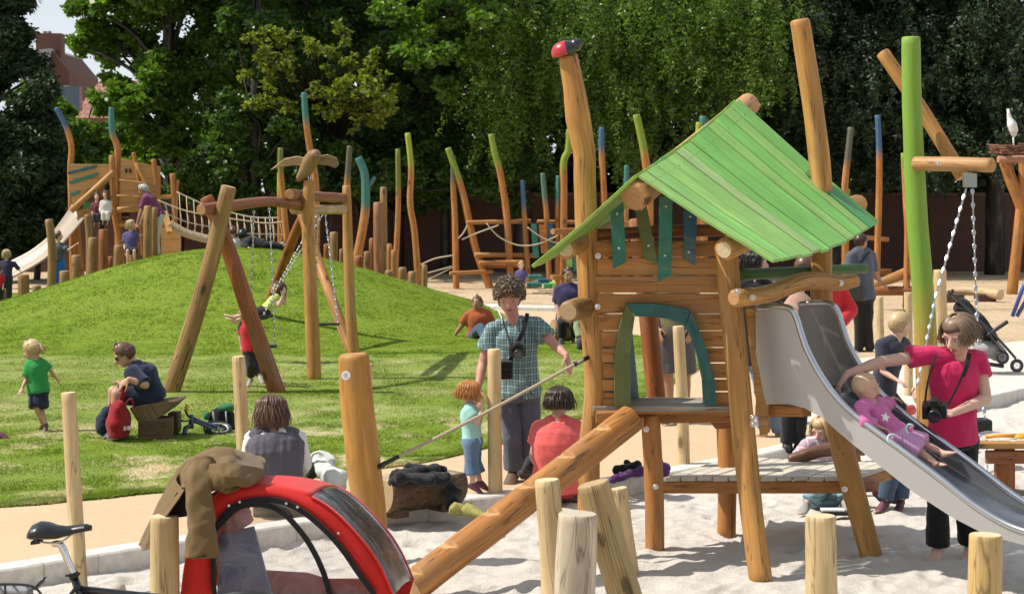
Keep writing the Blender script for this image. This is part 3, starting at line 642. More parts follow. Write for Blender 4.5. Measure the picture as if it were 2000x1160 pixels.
# posts (first point is the foot, last the top)
lpost = plog('post', [(1150, 1085, 12.95), (1150, 980, 12.95), (1150, 900, 12.95), (1160, 800, 12.95), (1161, 730, 12.95), (1157, 660, 12.95), (1150, 580, 12.95), (1147, 500, 12.95), (1145, 420, 12.95), (1143, 350, 12.95), (1142, 300, 12.95), (1129, 230, 12.95), (1120, 170, 12.95), (1110, 112, 12.95)], [44, 44, 44, 44, 42, 42, 42, 44, 44, 44, 44, 50, 42, 37], LARCHY, wob=.07, seed=3)
bpost = plog('post', [(1486, 1135, 12.15), (1468, 1000, 12.3), (1454, 863, 12.4), (1438, 700, 12.5), (1427, 590, 12.55), (1418, 480, 12.6)], 45, LARCHY, seed=8)
cpost = plog('post', [(1704, 1092, 12.95), (1668, 960, 13.05), (1640, 850, 13.15), (1615, 700, 13.25), (1605, 590, 13.3), (1605, 450, 13.35), (1605, 380, 13.35), (1601, 320, 13.35), (1591, 230, 13.35), (1576, 130, 13.35), (1562, 42, 13.35)], [44, 46, 46, 44, 42, 42, 42, 42, 40, 40, 38], LARCHY, seed=5)
dpost = plog('post', [(1419, 1045, 13.8), (1420, 920, 13.8), (1416, 815, 13.85)], 36, LARCH, seed=2)
plog('post', [(1284, 795, 13.85), (1268, 640, 13.85), (1245, 430, 13.9)], 36, LARCHD, seed=9)
plog('leg', [(1279, 1078, 13.2), (1277, 940, 13.2), (1270, 808, 13.1)], 44, LARCH, seed=4, flat=.85, wob=.03)
# bracket block on the rear leg, step block beside the stair, front bolts
mb = MB(); mb.poly_prism([P(1372, 806, 13.55), P(1440, 803, 13.55), P(1440, 836, 13.55), P(1398, 838, 13.55)], (0, .16, 0)); bevel(mb.build('bracket', LARCHD, ph))
mb = MB(); mb.poly_prism([P(1163, 806, 12.75), P(1207, 804, 12.75), P(1207, 824, 12.75), P(1163, 827, 12.75)], (.03, .28, 0)); bevel(mb.build('step', LARCH, ph))
# ladybird on the post top
q = Vector((.95, -.1, .42)).normalized(); x_, y_, _ = frame(q); rot = Matrix((x_, y_, q)).transposed()
lb = P(1103, 104, 12.93)
red = plain('ladybird_red', (.42, .015, .025), .25, 0, .05, 20, 0, .6, .4); blk = plain('ladybird_black', (.012, .013, .016), .3, 0, .1, 20, 0, .6, .3)
upv = Vector((-.30, -.15, .93)).normalized(); fw = (Vector((.93, -.15, .33))-upv*Vector((.93, -.15, .33)).dot(upv)).normalized(); sd = upv.cross(fw)
mb = MB(); ringsL = []
for i in range(13):
    t = i/12; ang = math.pi*t; rr_ = math.sin(ang)**.8; ring = []
    for j in range(16):
        a = 2*math.pi*j/16; h = math.sin(a); pz = max(h, -.12)*.082*rr_
        ring.append(lb+fw*(-math.cos(ang)*.088)+sd*(math.cos(a)*.075*rr_)+upv*pz)
    ringsL.append(ring)
mb.rings(ringsL, 0, True, None, True, True, True)
for i, f in enumerate(mb.f):
    c = sum((Vector(mb.v[k]) for k in f), Vector())/len(f)
    if (c-lb).dot(fw) > .025: mb.m[i] = 1
lbo = mb.build('ladybird_ornament', [red, blk], lpost)
mb = MB(); hc = lb+fw*.085+upv*.03; mb.ell(hc, (.042, .042, .042)); mb.tube([hc, hc+fw*.045+upv*.01], [.03, .024], 12); mb.build('head', blk, lpost)
# plank wall with arched doorway
WY = 12.9
arch_o = [(1201, 795), (1200, 690), (1210, 640), (1223, 593), (1290, 594), (1350, 607), (1368, 650), (1382, 690), (1396, 740), (1399, 795)]
def arch_x(v, side):
    pts = [p for p in arch_o]
    if side < 0: tab = [(593, 1223), (640, 1210), (690, 1200), (800, 1201)]
    else: tab = [(593, 1290), (607, 1350), (650, 1368), (690, 1382), (740, 1396), (800, 1399)]
    return float(np.interp(v, [t[0] for t in tab], [t[1] for t in tab]))
rows = [470, 503, 538.5, 573, 613, 646.5, 679, 709, 740, 765, 795]
mb = MB(); mt = []
for i in range(len(rows)-1):
    v0, v1 = rows[i]+1.1, rows[i+1]-1.1; off = [0, .01, -.006, .004, -.004, .008, 0, .006, -.005, .003][i]
    def piece(ua, ub, uc, ud, mi):
        # gently wavy edges like sawn natural boards
        def edge(u0, u1, v, k):
            return [P(u0+(u1-u0)*t, v+1.6*mnoise.noise(Vector((k*3.3+t*2.2*(u1-u0)/250, i*1.7, 0))), WY+off) for t in (0, .25, .5, .75, 1)]
        top = edge(ua, ub, v0, 0); bot = edge(uc, ud, v1, 5)
        mb.poly_prism(bot+top[::-1], (0, .04, 0), mi)
    mi = [0, 1, 0, 1, 0, 0, 1, 0, 1, 0][i]
    if v0 > 606: piece(1160, arch_x(v0, -1)+8, 1160, arch_x(v1, -1)+8, mi); piece(arch_x(v0, 1)-8, 1440, arch_x(v1, 1)-8, 1440, 1-mi)
    else: piece(1158, 1428, 1158, 1430, mi)
PW1 = wood('wall_boards_red', (.36, .145, .034), (.60, .28, .08), crack=.5, streak=7); PW2 = wood('wall_boards_orange', (.40, .17, .042), (.64, .32, .10), crack=.5, streak=7)
bevel(mb.build('wall', [PW1, PW2], ph), .004, 1)
plog('wall_rail', [(1160, 460, 12.98), (1290, 452, 12.98), (1430, 450, 12.98)], 24, LARCHD, seed=6)
# rear and side walls inside
mb = MB()
for i, (v0, v1) in enumerate(((440, 500), (503, 560))):
    mb.beam(P(1250, (v0+v1)/2, 13.95), P(1420, (v0+v1)/2, 13.95), .14, .03, (0, 1, 0)) if False else None
mb.poly_prism([P(1165, 660, 13.0), P(1165, 793, 13.0), P(1240, 782, 13.38), P(1226, 640, 13.38)], (.03, 0, 0)); mb.build('side_wall', DTEAL, ph)
# door frame
def strip(outer, inner, m, y0=WY-.09, d=.10):
    mb = MB(); n_ = len(outer)
    for i in range(n_-1):
        mb.poly_prism([P(*outer[i], y0), P(*outer[i+1], y0), P(*inner[i+1], y0), P(*inner[i], y0)], (0, d, 0))
    return mb
b1 = strip([(1201, 794), (1200, 690), (1210, 640), (1224, 593)], [(1232, 792), (1231, 690), (1236, 645), (1240, 618)], OLIVE)
b2 = strip([(1225, 593), (1270, 592), (1310, 597), (1349, 606)], [(1241, 618), (1275, 618), (1305, 623), (1338, 636)], DTEAL, WY-.088)
b3 = strip([(1350, 607), (1368, 650), (1382, 690), (1396, 740), (1399, 793)], [(1339, 637), (1352, 662), (1363, 695), (1373, 742), (1376, 791)], DTEAL, WY-.092)
df = b1.build('door_frame', OLIVE, ph); b2.build('lintel', DTEAL, df); b3.build('jamb', DTEAL, df)
# floor of boards and beams
mb = MB()
for i in range(4):
    y = 12.86+i*.138; z = 1.0
    mb.box(((X(1160, y)+X(1445, y))/2+.04*i, y+.065, z-.018+.002*(i % 2)), (.49-.012*i, 0, 0), (0, .060, 0), (0, 0, .018))
bevel(mb.build('floor', wood('floor_boards', (.25, .21, .17), (.42, .37, .31), knots=False), ph), .004, 1)
mb = MB(); mb.beam(P(1180, 801, 12.92), P(1445, 799, 12.92), .05, .05); mb.beam(P(1205, 815, 13.35), P(1450, 810, 13.35), .06, .09); mb.beam(P(1235, 818, 13.4), P(1250, 826, 12.95), .06, .08)
bevel(mb.build('floor_beam', LARCH, ph))
# ridge and eave logs
plog('ridge_beam', [(1239, 383, 12.42), (1330, 312, 13.1), (1464, 203, 13.98)], [60, 50, 44], wood('ridge_log', (.42, .20, .07), (.62, .36, .16), crack=.5), ENDL, seg=12, wob=.06, bev=.02, seed=1)
plog('eave_beam', [(1107, 487, 12.55), (1150, 462, 13.1), (1200, 430, 13.6)], [42, 38, 34], LARCHY, ENDR, seg=10, bev=.02)
plog('eave_beam', [(1416, 487, 12.2), (1530, 440, 12.9), (1678, 398, 13.75)], [46, 40, 36], LARCHY, ENDR, seg=10, bev=.02)
# roof: warped, boards running down the slope
def bil(c00, c10, c01, c11, s, t): return (c00.lerp(c10, s)).lerp(c01.lerp(c11, s), t)
Rn, Rf = P(1246, 349, 12.38), P(1441, 199, 13.72)
En, Ef = P(1510, 516, 11.95), P(1717, 440, 13.35)
Ln, Lf = P(1040, 526, 12.2), P(1205, 425, 13.55)
def roof(name, r0, r1, e0, e1, nb, cols, seedr, sagr=.035, sage=.05):
    rs = random.Random(seedr); mb = MB(); nn = ((e0-r0).cross(r1-r0)).normalized(); nn = nn if nn.z > 0 else -nn
    cuts = [0]
    for i in range(nb): cuts.append(cuts[-1]+.75+.5*rs.random())
    cuts = [c/cuts[-1] for c in cuts]
    for i in range(nb):
        s0, s1 = cuts[i]+.0045, cuts[i+1]-.0045
        jut = rs.uniform(-.012, .012); lift = rs.uniform(0, .006); pts = []
        for s in (s0, s1):
            a = r0.lerp(r1, s)-Vector((0, 0, sagr*4*s*(1-s))); e = e0.lerp(e1, s)-Vector((0, 0, sage*4*s*(1-s)*.8))
            e = e+(e-a).normalized()*jut; mid = a.lerp(e, .5)-nn*.012
            pts.append((a+nn*lift, mid+nn*lift, e+nn*lift))
        A, B = pts; b = len(mb.v); th = nn*.024
        for p in (A[0], A[1], A[2], B[2], B[1], B[0]): mb.v.append(tuple(p))
        for p in (A[0], A[1], A[2], B[2], B[1], B[0]): mb.v.append(tuple(p+th))
        mi = rs.choice(cols); W = (A[0]-B[0]).length; L = (A[2]-A[0]).length; o = rs.random()*5
        U = [(o, 0), (o, L/2), (o, L), (o+W, L), (o+W, L/2), (o+W, 0)]
        def fc(idx): mb.face(tuple(b+k for k in idx), mi, [U[k % 6] for k in idx])
        fc((6, 7, 10, 11)); fc((7, 8, 9, 10)); fc((0, 5, 4, 1)); fc((1, 4, 3, 2))
        for k in range(6): fc((k, (k+1) % 6, (k+1) % 6+6, k+6))
        for tt in (.085, .80):
            for f_ in (.25, .75):
                c = (A[0].lerp(A[2], tt)).lerp(B[0].lerp(B[2], tt), f_)-nn*.012*4*tt*(1-tt)+th; mb.tube([c-nn*.01, c+nn*.002], [.0085, .0075], 6, 6)
    o = mb.build(name, GREENS+[LIME, plain('nail_dark', (.06, .09, .04), .5, .6)], ph); bevel(o, .003, 1); return o
roof('roof', Rn, Rf, En, Ef, 12, [0, 0, 1, 1, 2, 3, 3, 0, 3, 4] if False else [0, 3, 1, 2, 0, 3], 14)
roof('roof', Rn+Vector((-.012, 0, .0)), Rf, Ln, Lf, 11, [5, 0, 5], 4, .03, .02)
mb = MB(); a = P(1625, 392, 13.28); nn = ((En-Rn).cross(Rf-Rn)).normalized()
# darker replacement board at the tall post
def rp(s, t): return bil(Rn, Rf, En, Ef, s, t)-Vector((0, 0, .14*s*(1-s)))
nn = nn if nn.z > 0 else -nn
mb.poly_prism([rp(.885, .55)+nn*.027, rp(.885, 1.0)+nn*.027, rp(.955, 1.0)+nn*.027, rp(.955, .55)+nn*.027], nn*.008); mb.build('replacement_board', GREENS[4], ph)
# boards hanging in the gable
def hang(pp, y, m):
    mb = MB(); mb.poly_prism([P(u, v, y) for u, v in pp], (0, .028, 0))
    for f_ in (.12, .75): bolt(mb, P(pp[0][0]*.5+pp[1][0]*.5+(pp[2][0]-pp[1][0])*f_, pp[0][1]+(pp[2][1]-pp[0][1])*f_, y), (0, -1, 0), .006, 1)
    bevel(mb.build('hanging_board', [m, STEEL], ph), .004, 1)
hang([(1192, 405), (1217, 380), (1223, 512), (1197, 526)], 12.80, TEAL)
hang([(1238, 395), (1262, 395), (1284, 508), (1284, 517), (1258, 505)], 12.79, OLIVE)
hang([(1288, 385), (1314, 380), (1311, 537), (1285, 551)], 12.77, TEAL)
hang([(1335, 410), (1362, 418), (1358, 520), (1336, 505)], 12.80, BLUEP)
# beam end sticking out on the left
plog('beam', [(1112, 609, 12.6), (1150, 597, 13.0), (1185, 590, 13.3)], 44, BROWN, ENDB, seg=14, bev=.018)
# handrail, green rail board, cheek board by the slide
plog('handrail', [(1436, 583, 12.25), (1500, 574, 12.5), (1560, 552, 12.75), (1600, 549, 12.95), (1640, 553, 13.1), (1670, 548, 13.2)], [36, 36, 36, 36, 30, 26], LARCHY, ENDL, seed=12, bev=.016)
mb = MB(); pts = [P(1446, 537, 12.75), P(1560, 531, 13.3), P(1690, 524, 13.75)]
mb.tube(pts, [.042, .042, .040], 12, 0, True, 6, None, .012, .04, 4, .9); mb.build('rail_board', DGREEN, ph)
mb = MB(); mb.poly_prism([P(1455, 600, 12.72), P(1478, 600, 12.72), P(1501, 790, 12.62), P(1501, 846, 12.6), P(1484, 852, 12.6)], (.02, .07, 0)); bevel(mb.build('cheek_board', LARCHY, ph), .006)
mb = MB(); mb.beam(P(1480, 802, 12.75), P(1580, 800, 13.1), .05, .085); mb.beam(P(1490, 800, 12.72), P(1570, 803, 12.5), .04, .07); bevel(mb.build('slide_beam', LARCH, ph))
# low deck
DZ = .465; dk = [G(1297, 931, DZ), G(1672, 931, DZ), G(1750, 904, DZ), G(1425, 892, DZ)]
mb = MB(); nbd = 12
for i in range(nbd):
    a, c = i/nbd+.004, (i+1)/nbd-.004
    p = [dk[0].lerp(dk[1], a), dk[0].lerp(dk[1], c), dk[3].lerp(dk[2], c), dk[3].lerp(dk[2], a)]
    mb.poly_prism([q+Vector((0, 0, .002*(i % 3))) for q in p], (0, 0, -.032))
dko = bevel(mb.build('deck', BLEACH, ph), .004, 1)
mb = MB(); dn = Vector((0, 0, -.033-.042))
mb.beam(dk[0]+dn+Vector((-.02, .03, 0)), dk[1]+dn+Vector((.0, .03, 0)), .05, .08); mb.beam(dk[1]+dn+Vector((-.03, .05, 0)), dk[2]+dn+Vector((-.05, 0, 0)), .05, .08); mb.beam(dk[3]+dn, dk[2]+dn, .05, .08); bevel(mb.build('deck_beam', LARCH, ph))
log('deck_log', [P(1660, 948, 13.25), P(1705, 946, 13.45)], [.055, .05], LARCHD, ENDB, ph, 12, 4)
log('deck_leg', [G(1700, 985, 0)+Vector((0, .6, -.05)), G(1690, 985, 0)+Vector((0, .6, .42))], [.06, .06], LARCHD, ENDB, ph, 12, 4)
# notched log stair
def stair():
    a = P(800, 1150, 11.6); b_ = P(1232, 818, 12.78); d = (b_-a); L = d.length; d.normalize(); sd_ = d.cross(Vector((0, 0, 1))).normalized(); up = sd_.cross(d)
    nots = []
    for (u, v) in ((1180, 853), (1105, 898), (1026, 940), (958, 995), (879, 1051), (816, 1108)):
        k = (u-800)/(1232-800); nots.append(k*L*1.0)
    tanth = d.z/math.hypot(d.x, d.y); mb = MB(); rings = []; vl = []; N = int(L/.008)
    r0 = .098
    for i in range(N+1):
        s = L*i/N; r = r0*(1+.04*mnoise.noise(Vector((s*1.3, 3, 0)))); h = 9
        for s0 in nots:
            q_ = s-(s0-.075)
            if 0 <= q_ <= .085: h = min(h, r-q_*tanth*.8)
        ring = []
        for j in range(28):
            t = 2*math.pi*j/28; rr_ = r*(1+.03*mnoise.noise(Vector((math.cos(t), math.sin(t), s*2))))
            cy = min(math.sin(t)*rr_, h); ring.append(a+d*s+sd_*(math.cos(t)*rr_)+up*cy)
        rings.append(ring); vl.append(L-s)
    mb.rings(rings, 0, True, vl, True, True, True, 1, .6)
    # cut faces show paler wood
    for i, f in enumerate(mb.f):
        if len(f) == 4:
            c = sum((Vector(mb.v[k]) for k in f), Vector())/4-a; s = c.dot(d)
            for s0 in nots:
                if -.076 < s-s0 < .014 and c.dot(up) < r0*.93 and c.dot(up) > r0*.1 :
                    n_ = (Vector(mb.v[f[1]])-Vector(mb.v[f[0]])).cross(Vector(mb.v[f[3]])-Vector(mb.v[f[0]])).normalized()
                    if abs(n_.z) > .97 or abs(n_.dot(d)) > .55: mb.m[i] = 1; mb.sm[i] = False
    return mb.build('log_stair', [LARCH, wood('cut_larch', (.50, .27, .11), (.68, .42, .20), crack=.2)], ph)
stair()
# bolts
for u, v, y in ((1168, 500, 12.83), (1167, 599, 12.83), (1280, 950, 13.1), (1262, 838, 12.95), (1440, 569, 12.2), (1470, 581, 12.25), (1642, 553, 13.02), (1604, 537, 13.2), (1650, 955, 12.95), (1471, 815, 12.32), (1471, 828, 12.32)):
    mb = MB(); bolt(mb, P(u, v, y), (0, -1, 0), .013); mb.build('bolt', STEEL, ph)
# ---------------- slide
SD = Vector((.77, -.64, 0)).normalized(); SW = Vector((.64, .77, 0)).normalized()*.53; S0 = Vector((1.80, 12.5, 0))
def sl_pt(u, v):
    k = (u-CX)/F; t = (k*S0.y-S0.x)/(SD.x-k*SD.y); p = S0+SD*t; p.z = CH-(v-VH)/F*p.y; return t, p
top_px = [(1476, 602), (1500, 600), (1528, 599), (1545, 605), (1555, 622), (1562, 645), (1576, 685), (1605, 738), (1640, 783), (1690, 827), (1760, 878), (1840, 938), (1900, 985), (1955, 1019), (2000, 1037), (2050, 1047), (2090, 1050)]
bot_px = [(1478, 790), (1540, 789), (1572, 797), (1605, 815), (1640, 846), (1700, 895), (1780, 958), (1860, 1010), (1930, 1046), (2000, 1064), (2050, 1071), (2090, 1074)]
tp = spline([sl_pt(*q)[1] for q in top_px], 4); bt = [sl_pt(*q) for q in bot_px]
tb = [b_[0] for b_ in bt]; zb = [b_[1].z for b_ in bt]
def zbot(t): return float(np.interp(t, tb, zb))
def bed_z(t): return zbot(t)+.035
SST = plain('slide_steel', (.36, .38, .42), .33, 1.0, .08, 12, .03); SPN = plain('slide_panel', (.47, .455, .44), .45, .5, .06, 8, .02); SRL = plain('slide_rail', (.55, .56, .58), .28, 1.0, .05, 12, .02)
slid = None
def side(off, m):
    mb = MB(); A = []; B = []
    for p in tp:
        t = (p-S0).dot(SD); q = Vector((p.x, p.y, min(zbot(t), p.z-.004))); A.append(p+off); B.append(q+off)
    tn = SW.normalized()*.012
    mb.rings([[a, b_, b_+tn, a+tn] for a, b_ in zip(A, B)], 0, False, None, True, True, True)
    return mb
sp = side(Vector((0, 0, 0)), SPN).build('slide', SPN, ph)
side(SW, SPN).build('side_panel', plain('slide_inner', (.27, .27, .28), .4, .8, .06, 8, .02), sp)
mb = MB(); ts = np.linspace(-.3, tb[-1], 60)
bedp = [[S0+SD*t+SW.normalized()*(.53*k)+Vector((0, 0, bed_z(t)-CH*0+ (0.0))) for k in np.linspace(.03, .972, 9)] for t in ts]
for r_ in bedp:
    for k, p in enumerate(r_): p.z += .05*abs((k-4)/4)**3
mb.rings(bedp, 0, True, None, False); o = mb.build('bed', SST, sp); sm_ = o.modifiers.new('s', 'SOLIDIFY'); sm_.thickness = .008; sm_.offset = -1
for nm, off in (('rail', Vector((0, 0, 0))), ('rail', SW)):
    mb = MB(); mb.tube([p+off+SW.normalized()*.006 for p in tp], .021, 10); mb.build(nm, SRL, sp)
# ================================================================ stakes, swing, poles, stumps, far structures
GREY_CH = plain('chain_steel', (.48, .48, .49), .35, 1, .2, 40, 0)
def chain(name, pts, parent, r=.011, link_=.045, m=GREY_CH, seg=8):
    """one welded chain: links alternate their broad side"""
    p = spline([Vector(q) for q in pts], 1) if len(pts) > 2 else [Vector(q) for q in pts]
    L = [0]
    for i in range(1, len(p)): L.append(L[-1]+(p[i]-p[i-1]).length)
    n_ = max(6, int(L[-1]/link_*4)); rings = []
    def at(s):
        for i in range(1, len(p)):
            if s <= L[i] or i == len(p)-1: return p[i-1].lerp(p[i], (s-L[i-1])/max(1e-6, L[i]-L[i-1]))
    d0 = (p[-1]-p[0]).normalized(); x, y, _ = frame(d0)
    for i in range(n_+1):
        c = at(L[-1]*i/n_); k = (i//4) % 2; ph_ = [.5, 1.25, 1.25, .9][i % 4]; a_, b_ = (ph_, .42) if k else (.42, ph_)
        rings.append([c+x*(math.cos(t)*r*a_)+y*(math.sin(t)*r*b_) for t in [2*math.pi*j/seg for j in range(seg)]])
    mb = MB(); mb.rings(rings, 0, False, None, True, True, True); return mb.build(name, m, parent)
def rope(name, pts, r, m, parent=None, n=6, label=None, cat='rope'):
    mb = MB(); mb.tube(pts, r, 7, 0, True, n); o = mb.build(name, m, parent, None if parent is not None else pts[0])
    if label: tag(o, label, cat)
    return o
m, n, b = mat('rope'); uv = coords(n, 'UV', (60, 40, 1), (0, 0, .6)); wv = nd(n, 'ShaderNodeTexWave', Scale=1.0, Distortion=.5); n.links.new(uv, wv.inputs['Vector'])
c = mixc(n, wv.outputs['Fac'], (.30, .23, .15), (.56, .47, .34)); n.links.new(c, b.inputs['Base Color']); b.inputs['Roughness'].default_value = .9; bump(n, b, wv.outputs['Fac'], .6, .004); ROPE = m
ROPEW = plain('white_rope', (.50, .42, .30), .8, 0, .1, 60, .2)
BLACKP = plain('black_plastic', (.012, .012, .014), .45, 0, .1, 20, .05)
# ---- pale peeled stakes
def stake(label, top, bot, w_, Y, m=RAW, em=ENDR, Yt=None, wb=None):
    Yt = Yt or Y
    a, c = P(bot[0], bot[1], Y), P(top[0], top[1], Yt); a = a-(c-a).normalized()*.12
    mid = a.lerp(c, .5)+Vector((random.uniform(-.008, .008), 0, 0)); r = w_/2/F*Y
    o = log('stake', [a, mid, c], [r*1.04*(wb or 1), r*1.0, r*.97], m, em, None, 16, 8, .05, None, 1, .006)
    return tag(o, label, 'stake', 'peeled stakes along the sandpit')
stake('tall thin pale stake on the kerb behind the bicycle saddle', (134, 768), (155, 1122), 30, 11.75)
stake('pale stake behind the woman in the grey waistcoat', (466, 697), (478, 935), 27, 15.5)
stake('pale stake in front of the man in the checked shirt', (965, 683), (968, 969), 27, 14.85)
stake('thin pale stake half hidden behind the orange post with the round sticker', (719, 712), (724, 890), 16, 17)
stake('knotty pale stake seen through the playhouse doorway', (1325, 638), (1336, 907), 23, 16.4)
stake('thick split pale stake in front of the red trailer under the brown coat', (321, 1009), (326, 1250), 57, 9.2)
stake('yellowish stake at the right foot of the notched log stair', (1068, 938), (1084, 1222), 50, 10.85)
stake('thickest weathered grey stake standing upright among the front stakes', (1129, 1004), (1118, 1290), 80, 10.1, RAWG, endgrain('end_grey', (.42, .36, .27), (.58, .52, .42)))
stake('brown leaning stake with a dark knot beside the grey stake', (1158, 945), (1238, 1215), 66, 10.9, wood('raw_brown_wood', (.33, .22, .09), (.55, .40, .19), crack=1, streak=9), ENDB)
stake('short pale stake just behind the brown leaning stake', (1205, 954), (1226, 1115), 44, 12.4)
stake('pale round stake in the sand in front of the low deck', (1603, 1008), (1608, 1205), 62, 11.05)
stake('yellow stake in front of the lower end of the slide', (1925, 1045), (1920, 1225), 66, 10.85, wood('raw_yellow_wood', (.46, .29, .09), (.66, .46, .20), crack=.5, streak=9))
stake('slim yellowish stake beside the legs of the man in grey', (1718, 580), (1720, 716), 15, 26)
stake('slim pale stake behind the head of the blond boy on the swing', (1774, 572), (1775, 780), 17, 22)
stake('rough pale stake between the green swing post and the stroller', (1836, 528), (1838, 645), 26, 30)
# ---- orange post with sticker and its rope to the playhouse
bp = thing('anchor_post', 'thick orange post with a round white sticker, standing behind the red trailer', 'post', P(728, 1095, 12.75))
pts = [P(730, 1100, 12.75), P(722, 1000, 12.75), P(708, 890, 12.75), P(697, 790, 12.75), P(691, 696, 12.75)]
log('post', pts, [.112, .108, .112, .108, .102], wood('anchor_orange', (.38, .165, .032), (.58, .31, .075), crack=.25), ENDL, bp, 22, 8, .05, None, 1, .018, 6)
mb = MB(); c = P(675.5, 733, 12.64); q = Vector((-.10, -1, .0)).normalized(); x, y, _ = frame(q)
mb.tube([c+q*.0, c+q*.004], [.030, .030], 24, 0)
for k, (w2, h2, dz) in enumerate(((.008, .006, .012), (.015, .003, .002), (.011, .002, -.006), (.009, .002, -.012))): mb.box(c+q*.0045+Vector((0, 0, dz)), x*w2, q*.0008, Vector((0, 0, h2/2)), 1)
mb.build('sticker', [plain('sticker_white', (.78, .78, .76), .4), plain('sticker_print', (.25, .28, .30), .5)], bp)
rt = thing('rope', 'beige rope stretched from the stickered post up to the ladybird post', 'rope', P(745, 908, 12.75))
A, B = P(752, 905, 12.7), P(1140, 702, 12.85)
rope('strand', [A, A.lerp(B, .5)-Vector((0, 0, .012)), B], .0115, ROPE, rt, 10)
for a_, b_ in ((P(738, 912, 12.7), A.lerp(B, .07)), (B.lerp(A, .05), P(1150, 697, 12.88))):
    mb = MB(); mb.tube([a_, b_], [.017, .014], 10); mb.build('sleeve', BLACKP, rt)
# ---- big swing
sw = thing('log_swing', 'log swing frame with crossed legs and a carved bird on its tallest post', 'swing', G(440, 765, LAWN))
SWO = wood('swing_log', (.36, .175, .048), (.56, .31, .10), crack=.6)
def swl(name, pp, w_, m=SWO, em=ENDL, par=sw, wob=.05):
    pts = [P(*p) for p in pp]; ws = w_ if isinstance(w_, (list, tuple)) else [w_]*len(pp)
    return log(name, pts, [w_[int(i*(len(w_)-1)/(len(pp)-1))]/2/F*pp[i][2] if isinstance(w_, (list, tuple)) else w_/2/F*pp[i][2] for i in range(len(pp))], m, em, par, 14, 6, wob)
swl('leg', [(332, 771, 22.3), (375, 640, 22.28), (412, 510, 22.25), (447, 366, 22.2)], [36, 34, 32, 30], BROWN, ENDB)
swl('leg', [(543, 771, 22.35), (480, 590, 22.4), (440, 470, 22.45), (403, 386, 22.45)], [34, 32, 30, 26], LARCHD)
swl('post', [(614, 744, 23.8), (608, 600, 23.85), (602, 450, 23.9), (604, 354, 23.9)], [28, 27, 25, 22], LARCHY)
swl('post', [(691, 694, 27.4), (684, 600, 27.45), (680, 480, 27.5), (677, 364, 27.5)], [24, 22, 20, 16], LARCHY)
swl('leg', [(505, 655, 30.5), (545, 540, 30), (575, 460, 29.6), (598, 410, 29.3)], [20, 20, 20, 18], LARCHD)
swl('leg', [(688, 692, 27.8), (650, 590, 28.3), (617, 498, 28.9), (588, 415, 29.3)], [22, 20, 20, 18], LARCH)
REDL = wood('red_log', (.20, .065, .03), (.36, .14, .065), crack=.6)
swl('beam', [(394, 410, 22.0), (450, 402, 22.6), (530, 394, 23.3), (600, 404, 24.1)], [24, 22, 20, 22], REDL, ENDL, wob=.08)
swl('beam', [(566, 380, 23.5), (620, 384, 25.4), (672, 388, 27.6)], [22, 20, 20], REDL, ENDL, wob=.08)
swl('beam', [(574, 411, 24.1), (620, 410, 25.6), (668, 409, 27.2)], [16, 18, 20], wood('pale_log', (.40, .24, .12), (.62, .44, .27)), ENDL)
def swing_seat(px, v, Y, tops, label):
    t = thing('hanging_swing', label, 'swing', P(px, v, Y)); 
    mb = MB(); mb.box(P(px, v, Y), (.17, 0, 0), (0, .075, 0), (0, 0, .014)); bevel(mb.build('seat', BLACKP, t), .01)
    for s_, (tu, tv, tY) in zip((-1, 1), tops): chain('chain', [P(tu, tv, tY), P(px, v, Y)+Vector((s_*.15, 0, .01))], t, .013, .05)
    return t
swing_seat(513, 676, 23.2, [(496, 411, 22.9), (526, 405, 23.3)], 'empty black swing seat hanging under the left beam in front of the mound')
swing_seat(638, 633, 25.6, [(621, 420, 25.4), (635, 418, 25.9)], 'empty black swing seat hanging right of the tall bird post')
# carved bird on the centre post
bd = thing('carved_bird', 'carved wooden bird with spread wings on top of the swing post', 'sculpture', P(604, 354, 23.9))
CARV = wood('carved_wood', (.20, .115, .045), (.34, .21, .09), crack=.3, streak=8); q = lambda u, v, d=0: P(u, v, 23.85+d)
mb = MB(); mb.tube([q(582, 351, .05), q(596, 335, .02), q(605, 318), q(612, 306, -.05), q(617, 299, -.08)], [.035, .085, .10, .085, .07], 14, 0, True, 4, None, 0, .04, 3); mb.ell(q(616, 303, -.08), (.07, .08, .07)); mb.build('body', CARV, bd)
mb = MB(); mb.tube([q(617, 303, -.14), q(619, 306, -.26)], [.025, .004], 8); mb.build('beak', plain('beak_dark', (.05, .035, .02)), bd)
for pp in ([(601, 310), (580, 306), (555, 311), (528, 333), (545, 327), (575, 324), (600, 326)], [(620, 306), (640, 303), (658, 310), (662, 322), (655, 329), (640, 324), (615, 322)]):
    mb = MB(); mb.poly_prism([q(u, v, -.02+abs(u-608)*.002) for u, v in pp], (0, .03, .012)); bevel(mb.build('wing', CARV, bd), .008)
mb = MB(); mb.poly_prism([q(590, 338, .03), q(577, 354, .05), q(582, 356, .05), q(598, 346, .03)], (0, .03, 0)); mb.build('tail', CARV, bd)
for u in (602, 606): 
    mb = MB(); mb.tube([q(u, 358), q(u+1, 338)], .009, 6); mb.build('leg', STEEL, bd)
